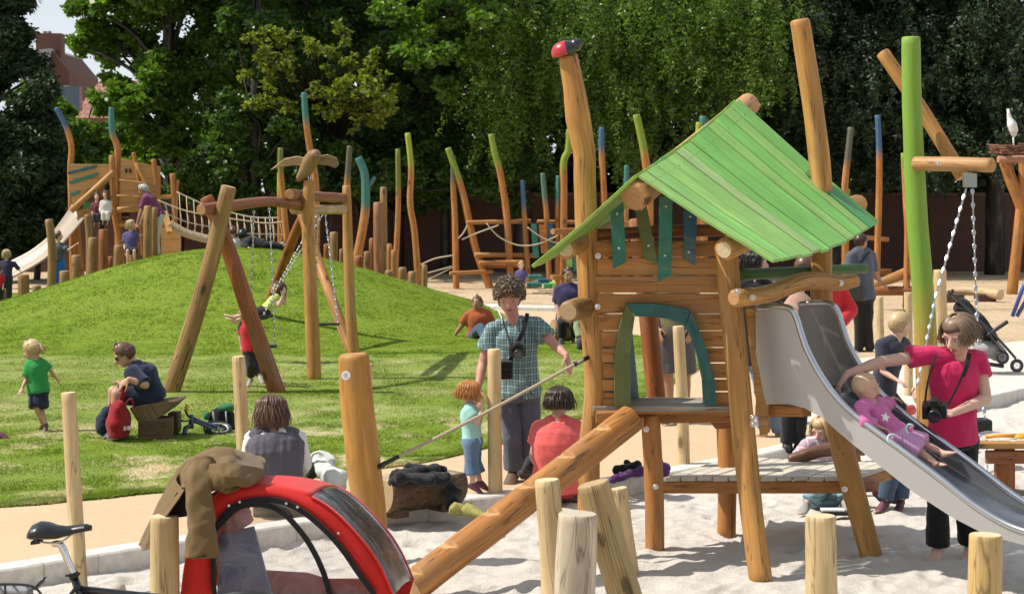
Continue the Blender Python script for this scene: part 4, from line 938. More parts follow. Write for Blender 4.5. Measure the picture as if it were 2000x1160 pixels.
# ---- stockade stumps along the back of the mound
def stump(label, u, vt, vb, w_, Y, m=BROWN, em=ENDB, lean=0, bend=None):
    r = w_/2/F*Y; top = P(u+lean, vt, Y); foot = P(u, vb, Y); g = terrain(foot.x, Y); foot.z = min(foot.z, g)-.15
    pts = [foot, top] if not bend else [foot, P(u+bend, (vt+vb)/2, Y), top]
    o = log('stump', pts, [r*1.02, r, r*.96], m, em, None, 12, 6, .05, None, 1, .02)
    return tag(o, label, 'stump', 'stockade of log stumps round the mound')
for a in (
 ('cut stump at the very left edge beside the small bicycle', 3, 566, 596, 20, 40.3),
 ('wide stump standing alone near the left end of the mound', 46, 538, 586, 23, 39.8),
 ('low log stump left of the boy in blue trousers', 72, 559, 575, 18, 41.5),
 ('tall crooked post in front of the boy in blue trousers', 99, 430, 560, 17, 39.5, BROWN, ENDB, -3, 3),
 ('low stump at the feet of the boy in blue trousers', 126, 531, 556, 21, 39.2),
 ('medium stump left of the leaning brown one', 149, 500, 548, 20, 39.0),
 ('tall crooked stump behind the slide tower leg', 173, 421, 530, 14, 41.0, BROWN, ENDB, -2, 2),
 ('leaning brown stump between the tower leg and the reddish one', 178, 466, 540, 19, 38.8, BROWN, ENDB, 3),
 ('reddish tall stump in the middle of the left row', 202, 450, 529, 19, 38.6, LARCHD, ENDL),
 ('shortest reddish stump between two taller ones', 216, 503, 525, 13, 39.6, LARCHD, ENDL),
 ('brown stump left of the sitting girl', 230, 481, 523, 18, 38.4, BROWN, ENDB, 1),
 ('orange stump under the sitting girl', 261, 473, 513, 22, 38.2, LARCH, ENDL),
 ('very low stump below the man bending over', 277, 500, 512, 18, 38.0),
 ('tall stump in front of the man bending over', 287, 404, 505, 17, 37.8, BROWN, ENDB, 2),
 ('tall dark stump right of the man bending over', 301, 407, 502, 13, 38.2, BROWN, ENDB, 1),
 ('brown stump just left of the right swing post', 652, 455, 515, 17, 38.5),
 ('thin stump behind the tall swing post', 638, 478, 512, 12, 39.5, LARCHD, ENDL),
 ('narrow stump at the right swing post', 667, 488, 518, 9, 38.8),
 ('dark short stump left of the teal forked pole', 701, 502, 530, 18, 38.4, LARCHD, ENDB),
 ('brown stump in front of the teal forked pole', 717, 493, 538, 14, 38.2),
 ('reddish stump behind the thick tall one', 727, 467, 535, 13, 39.2, LARCHD, ENDL),
 ('thick tall reddish stump in the right row', 740, 397, 543, 19, 38.0, wood('reddish_stump', (.24, .10, .045), (.40, .19, .09)), ENDL, -2),
 ('tallest brown stump of the right row', 750, 367, 543, 14, 38.6, BROWN, ENDB, -1),
 ('orange stump right of the tallest brown one', 761, 478, 545, 11, 38.2, LARCH, ENDL),
 ('lower orange stump with a rope end', 769, 490, 547, 11, 37.9, LARCH, ENDL),
 ('low cut stump at the foot of the tall right stumps', 760, 530, 548, 17, 37.4),
 ('brown short stump left of the pair beside the bright pole', 786, 524, 555, 17, 37.6),
 ('short stump right of its twin at the foot of the bright green pole', 805, 532, 560, 17, 37.2),
 ('last brown stump at the right end of the row', 829, 519, 565, 12, 37.4)): stump(*a)
# ---- tall poles with painted tips
PC = dict(green=(.20, .30, .03), lime=(.30, .38, .04), olive=(.15, .18, .035), teal=(.03, .19, .17), blue=(.03, .12, .24), grey=(.09, .10, .075), sage=(.07, .17, .12))
def pole_mat(col, plen): return wood('pole_%s_%d' % (col, round(plen*10)), (.36, .135, .03), (.58, .26, .07), PC[col], round(plen, 1), .22)
def pole_pts(pp, Y, foot=True):
    pts = [P(u, v, Y) for u, v in pp]
    if foot:
        last = pts[-1]; d = (pts[-1]-pts[-2]); g = terrain(last.x, Y)-.2
        if last.z > g and d.z < 0: pts.append(last+d*((last.z-g)/-d.z)) if abs(d.x/d.z) < .5 else pts.append(Vector((last.x, Y, g)))
    return pts[::-1]
def pole(label, pp, w_, col, plen, Y=46, parent=None, foot=True, name='pole'):
    pts = pole_pts(pp, Y, foot); r = w_/2/F*Y
    o = log(name, pts, [r*1.1, r*1.05, r*.9], pole_mat(col, plen), endgrain('end_'+col, tuple(x*.9 for x in PC[col]), tuple(min(1, x*1.3) for x in PC[col])), parent, 12, 6, .05)
    if parent is None: tag(o, label, 'pole', 'tall poles with painted tips')
    return o
pole('tallest curved pole with a teal tip behind the wooden bird', [(594, 182), (597, 230), (605, 290), (615, 340), (618, 400), (618, 480)], 13, 'teal', .55, 44)
pole('orange pole with an olive tip left of the wooden bird', [(548, 290), (548, 330), (554, 400), (562, 490)], 12, 'olive', .5, 44)
pole('short pole with a bright green tip beside the olive tipped one', [(546, 338), (546, 372), (547, 440)], 10, 'lime', .4, 45)
pole('dark grey tipped pole right behind the right swing post', [(683, 286), (680, 330), (677, 380), (676, 470)], 12, 'grey', .7, 46)
fk = pole('thick bent teal pole with a small side branch', [(700, 309), (712, 340), (714, 390), (711, 430), (697, 505)], 17, 'teal', 1.1, 44)
mb = MB(); mb.tube([P(711, 372, 44), P(724, 358, 44), P(732, 346, 44)], [.055, .05, .04], 8, 0, True, 4, None, .01); o = mb.build('branch', gpaint('branch_teal', (.06, .16, .17)), fk, None)
o.location = (0, 0, 0)
pole('straight pole with a long olive tip behind the tall stumps', [(777, 292), (778, 400), (775, 470), (772, 525)], 11, 'olive', .9, 45)
pole('bright olive tipped pole rising from the right end of the stumps', [(796, 261), (803, 330), (801, 395), (810, 455), (817, 550)], 12, 'lime', .6, 40)
pole('pole with a blue tip between the ladybird post and the roof', [(1175, 250), (1175, 300), (1179, 370), (1182, 470)], 12, 'blue', .45, 46)
pole('short teal tipped pole above the left roof edge', [(1224, 324), (1223, 370), (1222, 450)], 11, 'teal', .5, 47)
pole('green tipped bent pole behind the roof gable', [(1243, 225), (1257, 290), (1267, 370), (1268, 470)], 16, 'green', .8, 44)
pole('olive pole tip just above the roof slope', [(1365, 240), (1363, 300), (1362, 400)], 13, 'lime', .6, 45)
pole('dark teal pole tip behind the olive one above the roof', [(1373, 228), (1374, 300), (1374, 400)], 16, 'teal', .9, 48)
pole('grey green tipped pole right of the tall bare post', [(1662, 250), (1656, 305), (1650, 370), (1650, 483)], 13, 'grey', .8, 46)
pole('slim pole with a blue tip left of the green swing post', [(1714, 226), (1717, 290), (1717, 370), (1713, 521)], 12, 'blue', .75, 45)
pole('reddish bent pole with a small green tip behind the green swing post', [(1765, 300), (1770, 400), (1773, 460), (1770, 590)], 13, 'green', .25, 38)
pole('small green pole tip at the right roof corner', [(1655, 370), (1654, 400), (1652, 480)], 12, 'green', .4, 47)
# ---- climbing frame in the middle distance
cf = thing('climbing_frame', 'log climbing frame with slack white ropes in front of the brick wall', 'climbing frame', P(960, 560, 46))
for pp, w_, col, pl in (([(875, 290), (889, 330), (905, 382), (920, 450), (935, 505), (957, 562)], 14, 'green', .65), ([(885, 305), (886, 370), (889, 440), (891, 562)], 12, 'grey', .6), ([(959, 263), (967, 302), (978, 342), (989, 414), (994, 490)], 13, 'green', .65), ([(1020, 353), (1023, 402), (1028, 480), (1031, 530)], 10, 'blue', .6), ([(1060, 339), (1064, 385), (1068, 432), (1072, 540)], 11, 'sage', .55), ([(1090, 344), (1089, 395), (1088, 470), (1089, 556)], 9, 'teal', .6), ([(1112, 254), (1110, 293), (1101, 318), (1101, 389), (1098, 558)], 14, 'green', .95)):
    pole('', pp, w_, col, pl, 46, cf)
for a_, c_, r in (((912, 435, 45.8), (1036, 432, 46.2), .055), ((928, 498, 45.8), (1050, 499, 46.2), .06), ((936, 514, 45.7), (1022, 512, 45.9), .06), ((879, 534, 45.6), (962, 530, 45.9), .05), ((1080, 453, 45), (1125, 450, 46), .07), ((1078, 542, 45.3), (1110, 540, 46), .06), ((1050, 433, 46.2), (1240, 436, 46.4), .05)):
    log('beam', [P(*a_), P(*c_)], [r, r], LARCH, ENDL, cf, 10, 5, .05)
for pp in (((950, 436), (975, 463), (1012, 479), (1050, 477), (1090, 460)), ((1030, 444), (1060, 465), (1092, 476)), ((913, 440), (905, 455), (895, 466)), ((974, 440), (930, 456), (902, 468)), ((822, 517), (850, 505), (884, 499)), ((836, 533), (884, 520)), ((836, 546), (884, 522))):
    rope('rope', [P(u, v, 45.7) for u, v in pp], .017, ROPEW, cf)
for pp, m_ in (([(1037, 437), (1048, 437), (1053, 503), (1041, 503)], TEAL), ([(1052, 439), (1066, 439), (1071, 495), (1057, 495)], LARCH), ([(1070, 437), (1080, 437), (1082, 485), (1073, 485)], BLUEP), ([(1106, 497), (1118, 497), (1118, 522), (1106, 522)], GREENS[1]), ([(1120, 480), (1131, 480), (1131, 530), (1120, 530)], TEAL)):
    mb = MB(); mb.poly_prism([P(u, v, 45.75) for u, v in pp], (0, .04, 0)); mb.build('board', m_, cf)
mb = MB(); mb.box(P(975, 520, 46.4), (.5, 0, 0), (0, .4, 0), (0, 0, .03)); mb.build('platform', LARCHD, cf)
for u, v, w_, m_, y in ((1045, 541, 26, TEAL, 45), (1062, 549, 22, BLUEP, 44.2), (1044, 556, 28, TEAL, 43.9), (1070, 558, 16, GREENS[4], 43.4), (1080, 556, 12, GREENS[1], 43.4)):
    mb = MB(); mb.box(P(u, v, y), (w_/2/F*y, 0, 0), (0, .25, 0), (0, 0, .05)); bevel(mb.build('step', m_, cf), .01)
# ---- wooden ship with slide at the left
sh = thing('ship_tower', 'wooden ship shaped play tower with masts and a long pale slide', 'play tower', P(190, 562, 46))
pole('', [(110, 212), (126, 241), (137, 271), (140, 297), (138, 330), (140, 420)], 12, 'blue', .5, 46.6, sh, True, 'mast')
pole('', [(218, 211), (218, 239), (220, 262), (228, 283), (230, 312), (231, 480)], 13, 'teal', .62, 46.3, sh, True, 'mast')
HULL = wood('hull_boards', (.42, .22, .075), (.62, .38, .16), crack=.4, streak=6, knots=False)
def spanel(name, pp, m_, y=46, t=.05, par=sh):
    mb = MB(); mb.poly_prism([P(u, v, y) for u, v in pp], (0, t, 0)); return mb.build(name, m_, par)
m, n, b = mat('hull_planks'); v = coords(n, 'Object'); sx = n.nodes.new('ShaderNodeSeparateXYZ'); n.links.new(v, sx.inputs[0])
wv = nd(n, 'ShaderNodeTexWave', bands_direction='Z', Scale=1.1, wave_profile='SAW'); n.links.new(v, wv.inputs['Vector'])
g = tex(n, coords(n, 'Object', (1.5, 1, 14)), 3, 5); c = mixc(n, g, (.40, .20, .065), (.62, .36, .14)); c = mixc(n, ramp(n, wv.outputs['Fac'], [(.0, (1, 1, 1)), (.06, (0, 0, 0))]), c, (.12, .05, .015)); n.links.new(c, b.inputs['Base Color']); b.inputs['Roughness'].default_value = .7; HULLP = m
hp = spanel('hull', [(132, 320), (219, 321), (219, 336), (203, 356), (173, 368), (148, 399), (141, 400), (137, 370)], HULLP, 46)
spanel('stripe', [(132, 336), (188, 322), (187, 328), (133, 341)], BLUEP, 45.94, .05, hp)
spanel('stripe', [(134, 355), (190, 337), (192, 343), (136, 360)], TEAL, 45.94, .05, hp)
spanel('stripe', [(137, 378), (154, 373), (155, 378), (138, 384)], TEAL, 45.94, .05, hp)
h2_ = spanel('hull', [(236, 309), (309, 326), (309, 379), (277, 405), (233, 403)], HULLP, 46.1)
for u in (246, 254): spanel('porthole', [(u-2, 329), (u+2, 330), (u+3, 336), (u, 339), (u-2, 336)], BLACKP, 46.06, .03, h2_)
for a_, c_, r in (((139, 412, 45.6), (222, 337, 45.8), .08), ((152, 415, 45.7), (222, 413, 45.7), .10), ((230, 410, 45.9), (282, 408, 45.9), .07), ((233, 352, 45.9), (300, 360, 45.9), .025), ((229, 383, 45.9), (275, 384, 45.9), .03), ((305, 385, 46), (340, 384, 46), .06), ((230, 438, 46), (320, 442, 46), .06)):
    log('beam', [P(*a_), P(*c_)], [r, r], LARCHY, ENDL, sh, 10, 5, .05)
for pp, w_ in (([(148, 406), (152, 450), (158, 520)], 11), ([(219, 304), (222, 400), (229, 450), (236, 500)], 12), ([(261, 299), (265, 320), (272, 360), (275, 410), (277, 490)], 8), ([(300, 312), (304, 350), (307, 400), (308, 500)], 10), ([(309, 325), (310, 400), (311, 500)], 9), ([(337, 340), (339, 390), (341, 440), (341, 500)], 11), ([(347, 352), (344, 400), (343, 500)], 7)):
    pts = pole_pts(pp, 46); log('post', pts, [w_/2/F*46]*3, LARCH, ENDL, sh, 10, 5, .05)
log('strut', [P(265, 320, 45.9), P(295, 378, 45.9)], [.045, .045], LARCHY, ENDL, sh, 8, 4)
spanel('box_panel', [(313, 444), (353, 446), (353, 505), (316, 505)], HULLP, 45.8)
mb = MB(); mb.beam(P(322, 415, 45.5), P(331, 455, 44.6), .12, .08); mb.build('plank', LARCHY, sh)
for u in (163, 236): spanel('rail_board', [(u, 395), (u+14, 395), (u+14, 409), (u, 409)], GREENS[4], 46.4, .04)
up_ = [(143, 402), (120, 436), (95, 467), (60, 495), (22, 515), (5, 522)]; lo_ = [(165, 428), (138, 460), (112, 487), (75, 516), (22, 545), (5, 552)]
mb = MB(); ra = []
for (u0, v0), (u1, v1) in zip(spline([(a, c, 0) for a, c in up_], 4) and [(p.x, p.y) for p in spline([(a, c, 0) for a, c in up_], 4)], [(p.x, p.y) for p in spline([(a, c, 0) for a, c in lo_], 4)]):
    near, far = P(u1, v1, 45.4), P(u0, v0, 46.1); nn = Vector((0, 0, .12))
    ra.append([near+nn*.6, near, near.lerp(far, .5)-nn*.3, far, far+nn*.6])
mb.rings(ra, 0, True, None, False); o = mb.build('slide', plain('far_slide', (.40, .34, .27), .5, .2, .04, 5, 0), sh); q_ = o.modifiers.new('s', 'SOLIDIFY'); q_.thickness = .02
# rope bridge
rb = thing('rope_bridge', 'rope net bridge hanging between the ship tower and the poles', 'rope bridge', P(430, 500, 45))
def curve_pts(tab, y): return [P(u, v, y) for u, v in tab]
near_t = [(308, 391), (356, 410), (408, 421), (470, 430), (520, 436), (558, 432)]; near_m = [(310, 410), (360, 432), (410, 443), (470, 455), (558, 458)]
far_t = [(345, 375), (400, 400), (450, 415), (500, 425), (556, 425)]; walk = [(331, 438), (345, 446), (367, 457), (408, 468), (460, 480), (520, 487), (556, 480)]
for tb_, y, r in ((near_t, 44.6, .016), (near_m, 44.6, .013), (far_t, 45.6, .016)): rope('rope', curve_pts(tb_, y), r, ROPEW, rb)
rope('walkway', curve_pts(walk, 44.9), .10, ROPE, rb)
iv = lambda tb_, u: float(np.interp(u, [t[0] for t in tb_], [t[1] for t in tb_]))
for i in range(17):
    u = 322+i*14; rope('net_strand', [P(u, iv(near_t, u), 44.6), P(u+5, iv(near_m, u+5), 44.6), P(u-2, iv(walk, max(331, u-2)), 44.85)], .009, ROPEW, rb, 2)
    if u > 345: rope('net_strand', [P(u, iv(far_t, u), 45.6), P(u+4, iv(walk, u+4), 45.0)], .009, ROPEW, rb, 2)
# ---- single swing: green post, boom, chains
gs = thing('swing_post', 'tall bright green swing post with a log arm and chains', 'swing', P(1812, 860, 18.2))
GPM = wood('green_post', LARCHY and (.36, .17, .035), (.56, .31, .085), (.17, .34, .04), 2.35, .8)
plog('post', [(1814, 868, 18.0), (1808, 660, 18.0), (1802, 560, 18.0), (1793, 450, 18.0), (1786, 330, 18.0), (1781, 200, 18.0), (1779, 75, 18.0)], [44, 44, 42, 42, 40, 38, 37], GPM, endgrain('end_green', (.30, .42, .18), (.45, .55, .30)), gs, wob=.04, seed=2, bev=.012)
plog('arm', [(1788, 320, 17.85), (1860, 321, 17.6), (1937, 323, 17.3)], 29, wood('arm_log', (.34, .16, .05), (.56, .33, .14)), ENDL, gs, 14, 6, .04, .015)
plog('brace', [(1724, 104, 18.4), (1800, 215, 18.25), (1880, 345, 18.0)], [27, 28, 28], LARCHY, ENDL, gs, 14, 6, .04, .01)
mb = MB(); mb.box(P(1894, 352, 17.45), (.055, 0, 0), (0, .05, 0), (0, 0, .065)); bevel(mb.build('bracket', plain('bracket_steel', (.30, .34, .30), .4, .8), gs), .008)
for u in (1832, 1908): 
    mb = MB(); bolt(mb, P(u, 320, 17.45), (0, -1, 0), .014); mb.build('bolt', STEEL, gs)
chain('chain', [P(1887, 368, 17.45), P(1826, 585, 17.0), P(1791, 757, 16.3)], gs, .015, .062)
chain('chain', [P(1899, 368, 17.45), P(1907, 600, 17.3), P(1924, 822, 16.9)], gs, .015, .062)
chain('chain', [P(1929, 845, 16.9), P(1925, 940, 16.6)], gs, .014, .062)
mb = MB(); mb.box(P(1917, 834, 16.9), (.075, 0, 0), (0, .10, 0), (0, 0, .075)); bevel(mb.build('seat', BLACKP, gs), .02)
# ---- stork nest tower at the right edge
nt_ = thing('nest_tower', 'log tower at the right edge carrying a nest of sticks', 'play tower', P(1985, 573, 43.5))
for pp, w_ in (([(1963, 318), (1976, 355), (1990, 390), (2004, 440), (2030, 560)], 24), ([(2000, 310), (1998, 370), (1988, 470), (1976, 575)], 22), ([(2050, 320), (2052, 580)], 24)):
    log('post', pole_pts(pp, 43.5, False), [w_/2/F*43.5]*3, LARCH, ENDL, nt_, 12, 5, .05)
log('beam', [P(1950, 312, 43.2), P(2070, 309, 43.4)], [.085, .085], wood('pink_log', (.36, .17, .11), (.52, .28, .19)), ENDL, nt_, 10, 4)
mb = MB(); rs_ = random.Random(9)
for i in range(46):
    a = rs_.random()*6.28; c = P(1985, 294, 43.4); d = Vector((math.cos(a+1.57+rs_.uniform(-.4, .4)), math.sin(a+1.57), rs_.uniform(-.12, .12))); o_ = c+Vector((math.cos(a)*.42, math.sin(a)*.42, rs_.uniform(-.08, .10)))
    mb.tube([o_-d*.34, o_+d*.34], [.022, .014], 5)
mb.build('nest', plain('nest_sticks', (.16, .075, .045), .9, 0, .4, 20), nt_)
st_ = thing('stork', 'white stork figure standing in the nest of sticks', 'sculpture', P(1979, 288, 43.4)); SWH = plain('stork_white', (.72, .71, .69), .35)
q = lambda u, v: P(u, v, 43.4)
mb = MB(); mb.tube([q(1969, 213), q(1970, 222), q(1972, 232), q(1976, 243), q(1980, 256), q(1980, 268)], [.035, .04, .06, .11, .10, .03], 12, 0, True, 4); mb.build('body', SWH, st_)
mb = MB(); mb.tube([q(1979, 266), q(1980, 292)], .018, 6); mb.build('leg', SWH, st_)
mb = MB(); mb.tube([q(1969, 215)+Vector((0, -.03, 0)), q(1966, 228)+Vector((0, -.12, 0))], [.02, .004], 6); mb.build('beak', SWH, st_)
# ---- things on the chips at the right
bl = thing('balance_log', 'long pale log lying on two dark blocks on the wood chips', 'balance log', P(1900, 590, 41))
log('log', [P(1846, 571, 41), P(1900, 568, 40.8), P(1954, 576, 40.2)], [.09, .1, .11], wood('pale_balance', (.42, .28, .15), (.64, .47, .28)), ENDR, bl, 12, 5)
for u in (1862, 1924): 
    mb = MB(); mb.box(P(u, 583, 40.6), (.19, 0, 0), (0, .2, 0), (0, 0, .10)); bevel(mb.build('support', plain('dark_block', (.08, .05, .035), .9), bl), .02)
rl = thing('spring_log', 'carved log seesaw with a steel hook handle beside the green swing post', 'seesaw', P(1740, 585, 38))
log('log', [P(1706, 556, 37.6), P(1740, 545, 38), P(1784, 527, 38.3)], [.06, .10, .11], LARCHY, ENDL, rl, 12, 5)
log('base_log', [P(1698, 569, 38), P(1790, 568, 38)], [.09, .09], LARCHD, ENDB, rl, 10, 4)
mb = MB(); mb.tube([P(1773, 529, 38), P(1770, 518, 38), P(1775, 511, 38), P(1781, 513, 38)], .025, 6, 0, True, 4); mb.build('handle', STEEL, rl)
fr = thing('ramp_structure', 'low log railing between the blue tipped pole and the roof', 'railing', P(1690, 540, 46))
log('rail', [P(1600, 455, 46), P(1735, 468, 46)], [.06, .06], LARCH, ENDL, fr, 10, 4); log('rail', [P(1640, 528, 46), P(1740, 530, 46)], [.07, .07], LARCHD, ENDL, fr, 10, 4)
bf = thing('blue_frame', 'legs of a blue steel frame at the right edge', 'frame', P(1980, 618, 34)); BLF = plain('blue_steel', (.04, .08, .32), .35)
for a_, c_ in (((1977, 618), (2014, 520)), ((1986, 618), (2020, 560))):
    mb = MB(); mb.tube([P(*a_, 34), P(*c_, 34)], .035, 10); mb.build('leg', BLF, bf)
# ================================================================ people
def cloth(name, c, var=.12, sc_=60, rough=.85, bmp=.5):
    if name in MATS: return MATS[name]
    m, n, b = mat(name); v = coords(n); f = tex(n, v, sc_*4, 2); g = tex(n, v, 5, 4)
    cc = mixc(n, g, tuple(x*(1-var) for x in c), tuple(min(1, x*(1+var)) for x in c)); n.links.new(cc, b.inputs['Base Color'])
    b.inputs['Roughness'].default_value = rough; b.inputs['Specular IOR Level'].default_value = .2; b.inputs['Sheen Weight'].default_value = .15
    bump(n, b, mixc(n, .35, g, f), bmp, .02); MATS[name] = m; return m
def check_cloth(name, base, s1, s2, fx=55, fz=55, ax=(0, 2)):
    m, n, b = mat(name); v = coords(n); sx = n.nodes.new('ShaderNodeSeparateXYZ')
    d = nd(n, 'ShaderNodeTexNoise', Scale=6.0, Detail=2.0); n.links.new(v, d.inputs['Vector']); q = mixc(n, .04, v, d.outputs['Color'], 'ADD'); n.links.new(q, sx.inputs[0])
    def band(o, f, w_, ph=0):
        a = nd(n, 'ShaderNodeMath', operation='MULTIPLY'); n.links.new(o, a.inputs[0]); a.inputs[1].default_value = f
        p = nd(n, 'ShaderNodeMath', operation='ADD'); n.links.new(a.outputs[0], p.inputs[0]); p.inputs[1].default_value = 100+ph
        r = nd(n, 'ShaderNodeMath', operation='FRACT'); n.links.new(p.outputs[0], r.inputs[0])
        return ramp(n, r.outputs[0], [(0, (1, 1, 1)), (w_-.06, (1, 1, 1)), (w_, (0, 0, 0)), (.96, (0, 0, 0)), (1, (1, 1, 1))])
    c = mixc(n, mixc(n, .5, (0, 0, 0), band(sx.outputs[ax[0]], fx, .5)), base, s1) if fx else base
    c = mixc(n, mixc(n, .5, (0, 0, 0), band(sx.outputs[ax[1]], fz, .5)), c, s1)
    if s2:
        c = mixc(n, band(sx.outputs[ax[1]], fz, .14, .4), c, s2)
        if fx: c = mixc(n, band(sx.outputs[ax[0]], fx, .14, .4), c, s2)
    n.links.new(c, b.inputs['Base Color']); b.inputs['Roughness'].default_value = .85; b.inputs['Specular IOR Level'].default_value = .2
    bump(n, b, tex(n, v, 6, 4), .3, .02); return m
def skin_mat(name, c):
    m, n, b = mat(name); v = coords(n); f = tex(n, v, 14, 4); cc = mixc(n, f, tuple(x*.88 for x in c), tuple(min(1, x*1.1) for x in c)); n.links.new(cc, b.inputs['Base Color'])
    b.inputs['Roughness'].default_value = .5; b.inputs['Subsurface Weight'].default_value = .12; b.inputs['Subsurface Radius'].default_value = (.012, .005, .003); b.inputs['Subsurface Scale'].default_value = .5
    b.inputs['Specular IOR Level'].default_value = .35; return m
SK = skin_mat('skin_fair', (.50, .285, .205)); SKP = skin_mat('skin_pale', (.60, .375, .285)); SKT = skin_mat('skin_tan', (.36, .195, .125)); SKB = skin_mat('skin_baby', (.58, .35, .26)); SKR = skin_mat('skin_rosy', (.50, .25, .19))
def hair_mat(name, c0, c1):
    m, n, b = mat(name); uv = coords(n, 'UV', (40, 2, 1)); f = tex(n, uv, 3, 4); ge = n.nodes.new('ShaderNodeNewGeometry')
    c = mixc(n, f, c0, c1); c = mixc(n, .5, c, ramp(n, ge.outputs['Random Per Island'], [(0, (.55, .55, .55)), (1, (1.2, 1.15, 1.1))]), 'MULTIPLY')
    n.links.new(c, b.inputs['Base Color']); b.inputs['Roughness'].default_value = .38; b.inputs['Specular IOR Level'].default_value = .5; return m
HBROWN = hair_mat('hair_brown', (.065, .032, .018), (.18, .09, .05)); HDARK = hair_mat('hair_dark', (.02, .011, .007), (.065, .034, .02)); HBLOND = hair_mat('hair_blond', (.38, .26, .12), (.68, .52, .30))
HRED = hair_mat('hair_red', (.36, .13, .03), (.62, .28, .08)); HBLACK = hair_mat('hair_black', (.006, .005, .005), (.02, .018, .018)); HCURL = hair_mat('hair_curly', (.075, .048, .032), (.20, .14, .10)); HGREY = hair_mat('hair_grey', (.30, .29, .28), (.55, .54, .52)); HASH = hair_mat('hair_ash', (.11, .07, .042), (.30, .21, .14)); HBABY = hair_mat('hair_baby', (.45, .29, .18), (.62, .44, .28))
EYEW = plain('eye_white', (.62, .58, .55), .25, 0, .02, 5, 0); EYED = plain('eye_iris', (.035, .025, .02), .2, 0, .1, 5, 0); LIPM = plain('lips', (.38, .13, .11), .45, 0, .05, 9, 0)
def remeshed(name, mb, vox, it, m, parent, wr=0, wf=9, seed=0, stretch=(1, 1, .55)):
    me = bpy.data.meshes.new('tmp'); me.from_pydata(mb.v, [], mb.f)
    bm = bmesh.new(); bm.from_mesh(me); bmesh.ops.recalc_face_normals(bm, faces=bm.faces); bm.to_mesh(me); bm.free()
    o = bpy.data.objects.new('tmp', me); COL.objects.link(o)
    r = o.modifiers.new('r', 'REMESH'); r.mode = 'VOXEL'; r.voxel_size = vox; r.use_smooth_shade = True
    s = o.modifiers.new('s', 'SMOOTH'); s.factor = .5; s.iterations = it
    dg = bpy.context.evaluated_depsgraph_get(); ev = o.evaluated_get(dg); nm = bpy.data.meshes.new_from_object(ev, depsgraph=dg)
    bpy.data.objects.remove(o); bpy.data.meshes.remove(me); nm.name = name
    k = len(nm.vertices); co = np.empty(k*3); nm.vertices.foreach_get('co', co); co = co.reshape(-1, 3)
    if wr and k:
        no = np.empty(k*3); nm.vertices.foreach_get('normal', no); no = no.reshape(-1, 3)
        d = np.array([mnoise.noise(Vector((p[0]*wf*stretch[0]+seed, p[1]*wf*stretch[1], p[2]*wf*stretch[2])))+.6*abs(mnoise.noise(Vector((p[0]*wf*2.1+p[2]*wf+seed, p[1]*wf*2, p[2]*wf*1.3)))) for p in co]); co = co+no*(d*wr)[:, None]
    org = ORG[parent]; co = co-np.array(org); nm.vertices.foreach_set('co', co.ravel())
    nm.materials.clear(); nm.materials.append(m); nm.update(); return link(name, nm, parent)
def limb(mb, p0, p1, r0, r1, s0=True, s1=True, flat=1):
    mb.tube([p0, p1], [r0, r1], 12, 0, True, 1, flat=flat)
    if s0: mb.ell(p0, (r0,)*3, 0, 12, 8)
    if s1: mb.ell(p1, (r1,)*3, 0, 12, 8)
def unit(v): v = Vector(v); return v.normalized() if v.length > 1e-9 else Vector((0, 0, 1))
def hand(mb, w_, d, n_, k, curl=.5, ts=1, spread=1.0):
    """w_ wrist, d along the hand, n_ towards which the palm faces, ts thumb side"""
    d = unit(d); n_ = unit(Vector(n_)-d*d.dot(Vector(n_))); s = d.cross(n_)*ts; L = .185*k
    rg = []
    for t, wd, th in ((0, .026, .021), (.12, .030, .020), (.3, .038, .017), (.48, .041, .014), (.54, .036, .012)):
        c = w_+d*(L*t); rg.append([c+s*(math.cos(a)*wd*k)+n_*(math.sin(a)*th*k) for a in [2*math.pi*j/14 for j in range(14)]])
    mb.rings(rg, 0, True, None, True, True, True)
    for i, (off, ln) in enumerate(((.031, .88), (.0105, 1.0), (-.0105, .95), (-.031, .75))):
        fd = unit(d+s*(off*5.5*spread)); p = w_+d*(L*.5)+s*(off*k); c = curl*(.8+.25*i*.5); seg = .085*k*ln
        for q, (fr, r) in enumerate(((.42, .0095), (.32, .0085), (.26, .0075))):
            fd = unit(fd*math.cos(c*.7)+n_*math.sin(c*.7)); e = p+fd*(seg*fr); limb(mb, p, e, r*k, (r-.0008)*k); p = e
    p = w_+d*(L*.12)+s*(.026*k); fd = unit(d*.65+s*.75+n_*.25)
    for fr, r in ((.36, .0125), (.34, .0105), (.26, .009)):
        e = p+fd*(.105*k*fr); limb(mb, p, e, r*k, (r-.001)*k); p = e; fd = unit(fd+d*.35-s*.18+n_*.25*curl)
def foot(mb, a, toe, k, up=Vector((0, 0, 1)), shoe=False):
    d = unit(toe-a-up*(toe-a).dot(up)*.0); s = unit(d.cross(up)); u = s.cross(d); L = .19*k if not shoe else .20*k; f = 1.18 if shoe else 1.0
    rg = []
    for t, wd, h0, h1 in ((-.30, .02, -.055, -.03), (-.26, .032, -.07, .0), (-.05, .036, -.072, .035), (.25, .038, -.072, .02), (.55, .045, -.073, -.01), (.8, .046, -.073, -.032), (.95, .038, -.072, -.042), (1.02, .02, -.066, -.052)):
        c = a+d*(L*t); z0, z1 = h0*k, h1*k; rg.append([c+s*(math.cos(q)*wd*k*f)+u*((z0+z1)/2+math.sin(q)*(z1-z0)/2*f) for q in [2*math.pi*j/14 for j in range(14)]])
    mb.rings(rg, 0, True, None, True, True, True)
    if not shoe:
        for i in range(5): limb(mb, a+d*(L*.9)+s*((.034-.017*i)*k)-u*(.058*k), a+d*(L*(1.18-.05*i))+s*((.036-.018*i)*k)-u*(.062*k), .012*k if i else .015*k, (.010 if i else .014)*k)
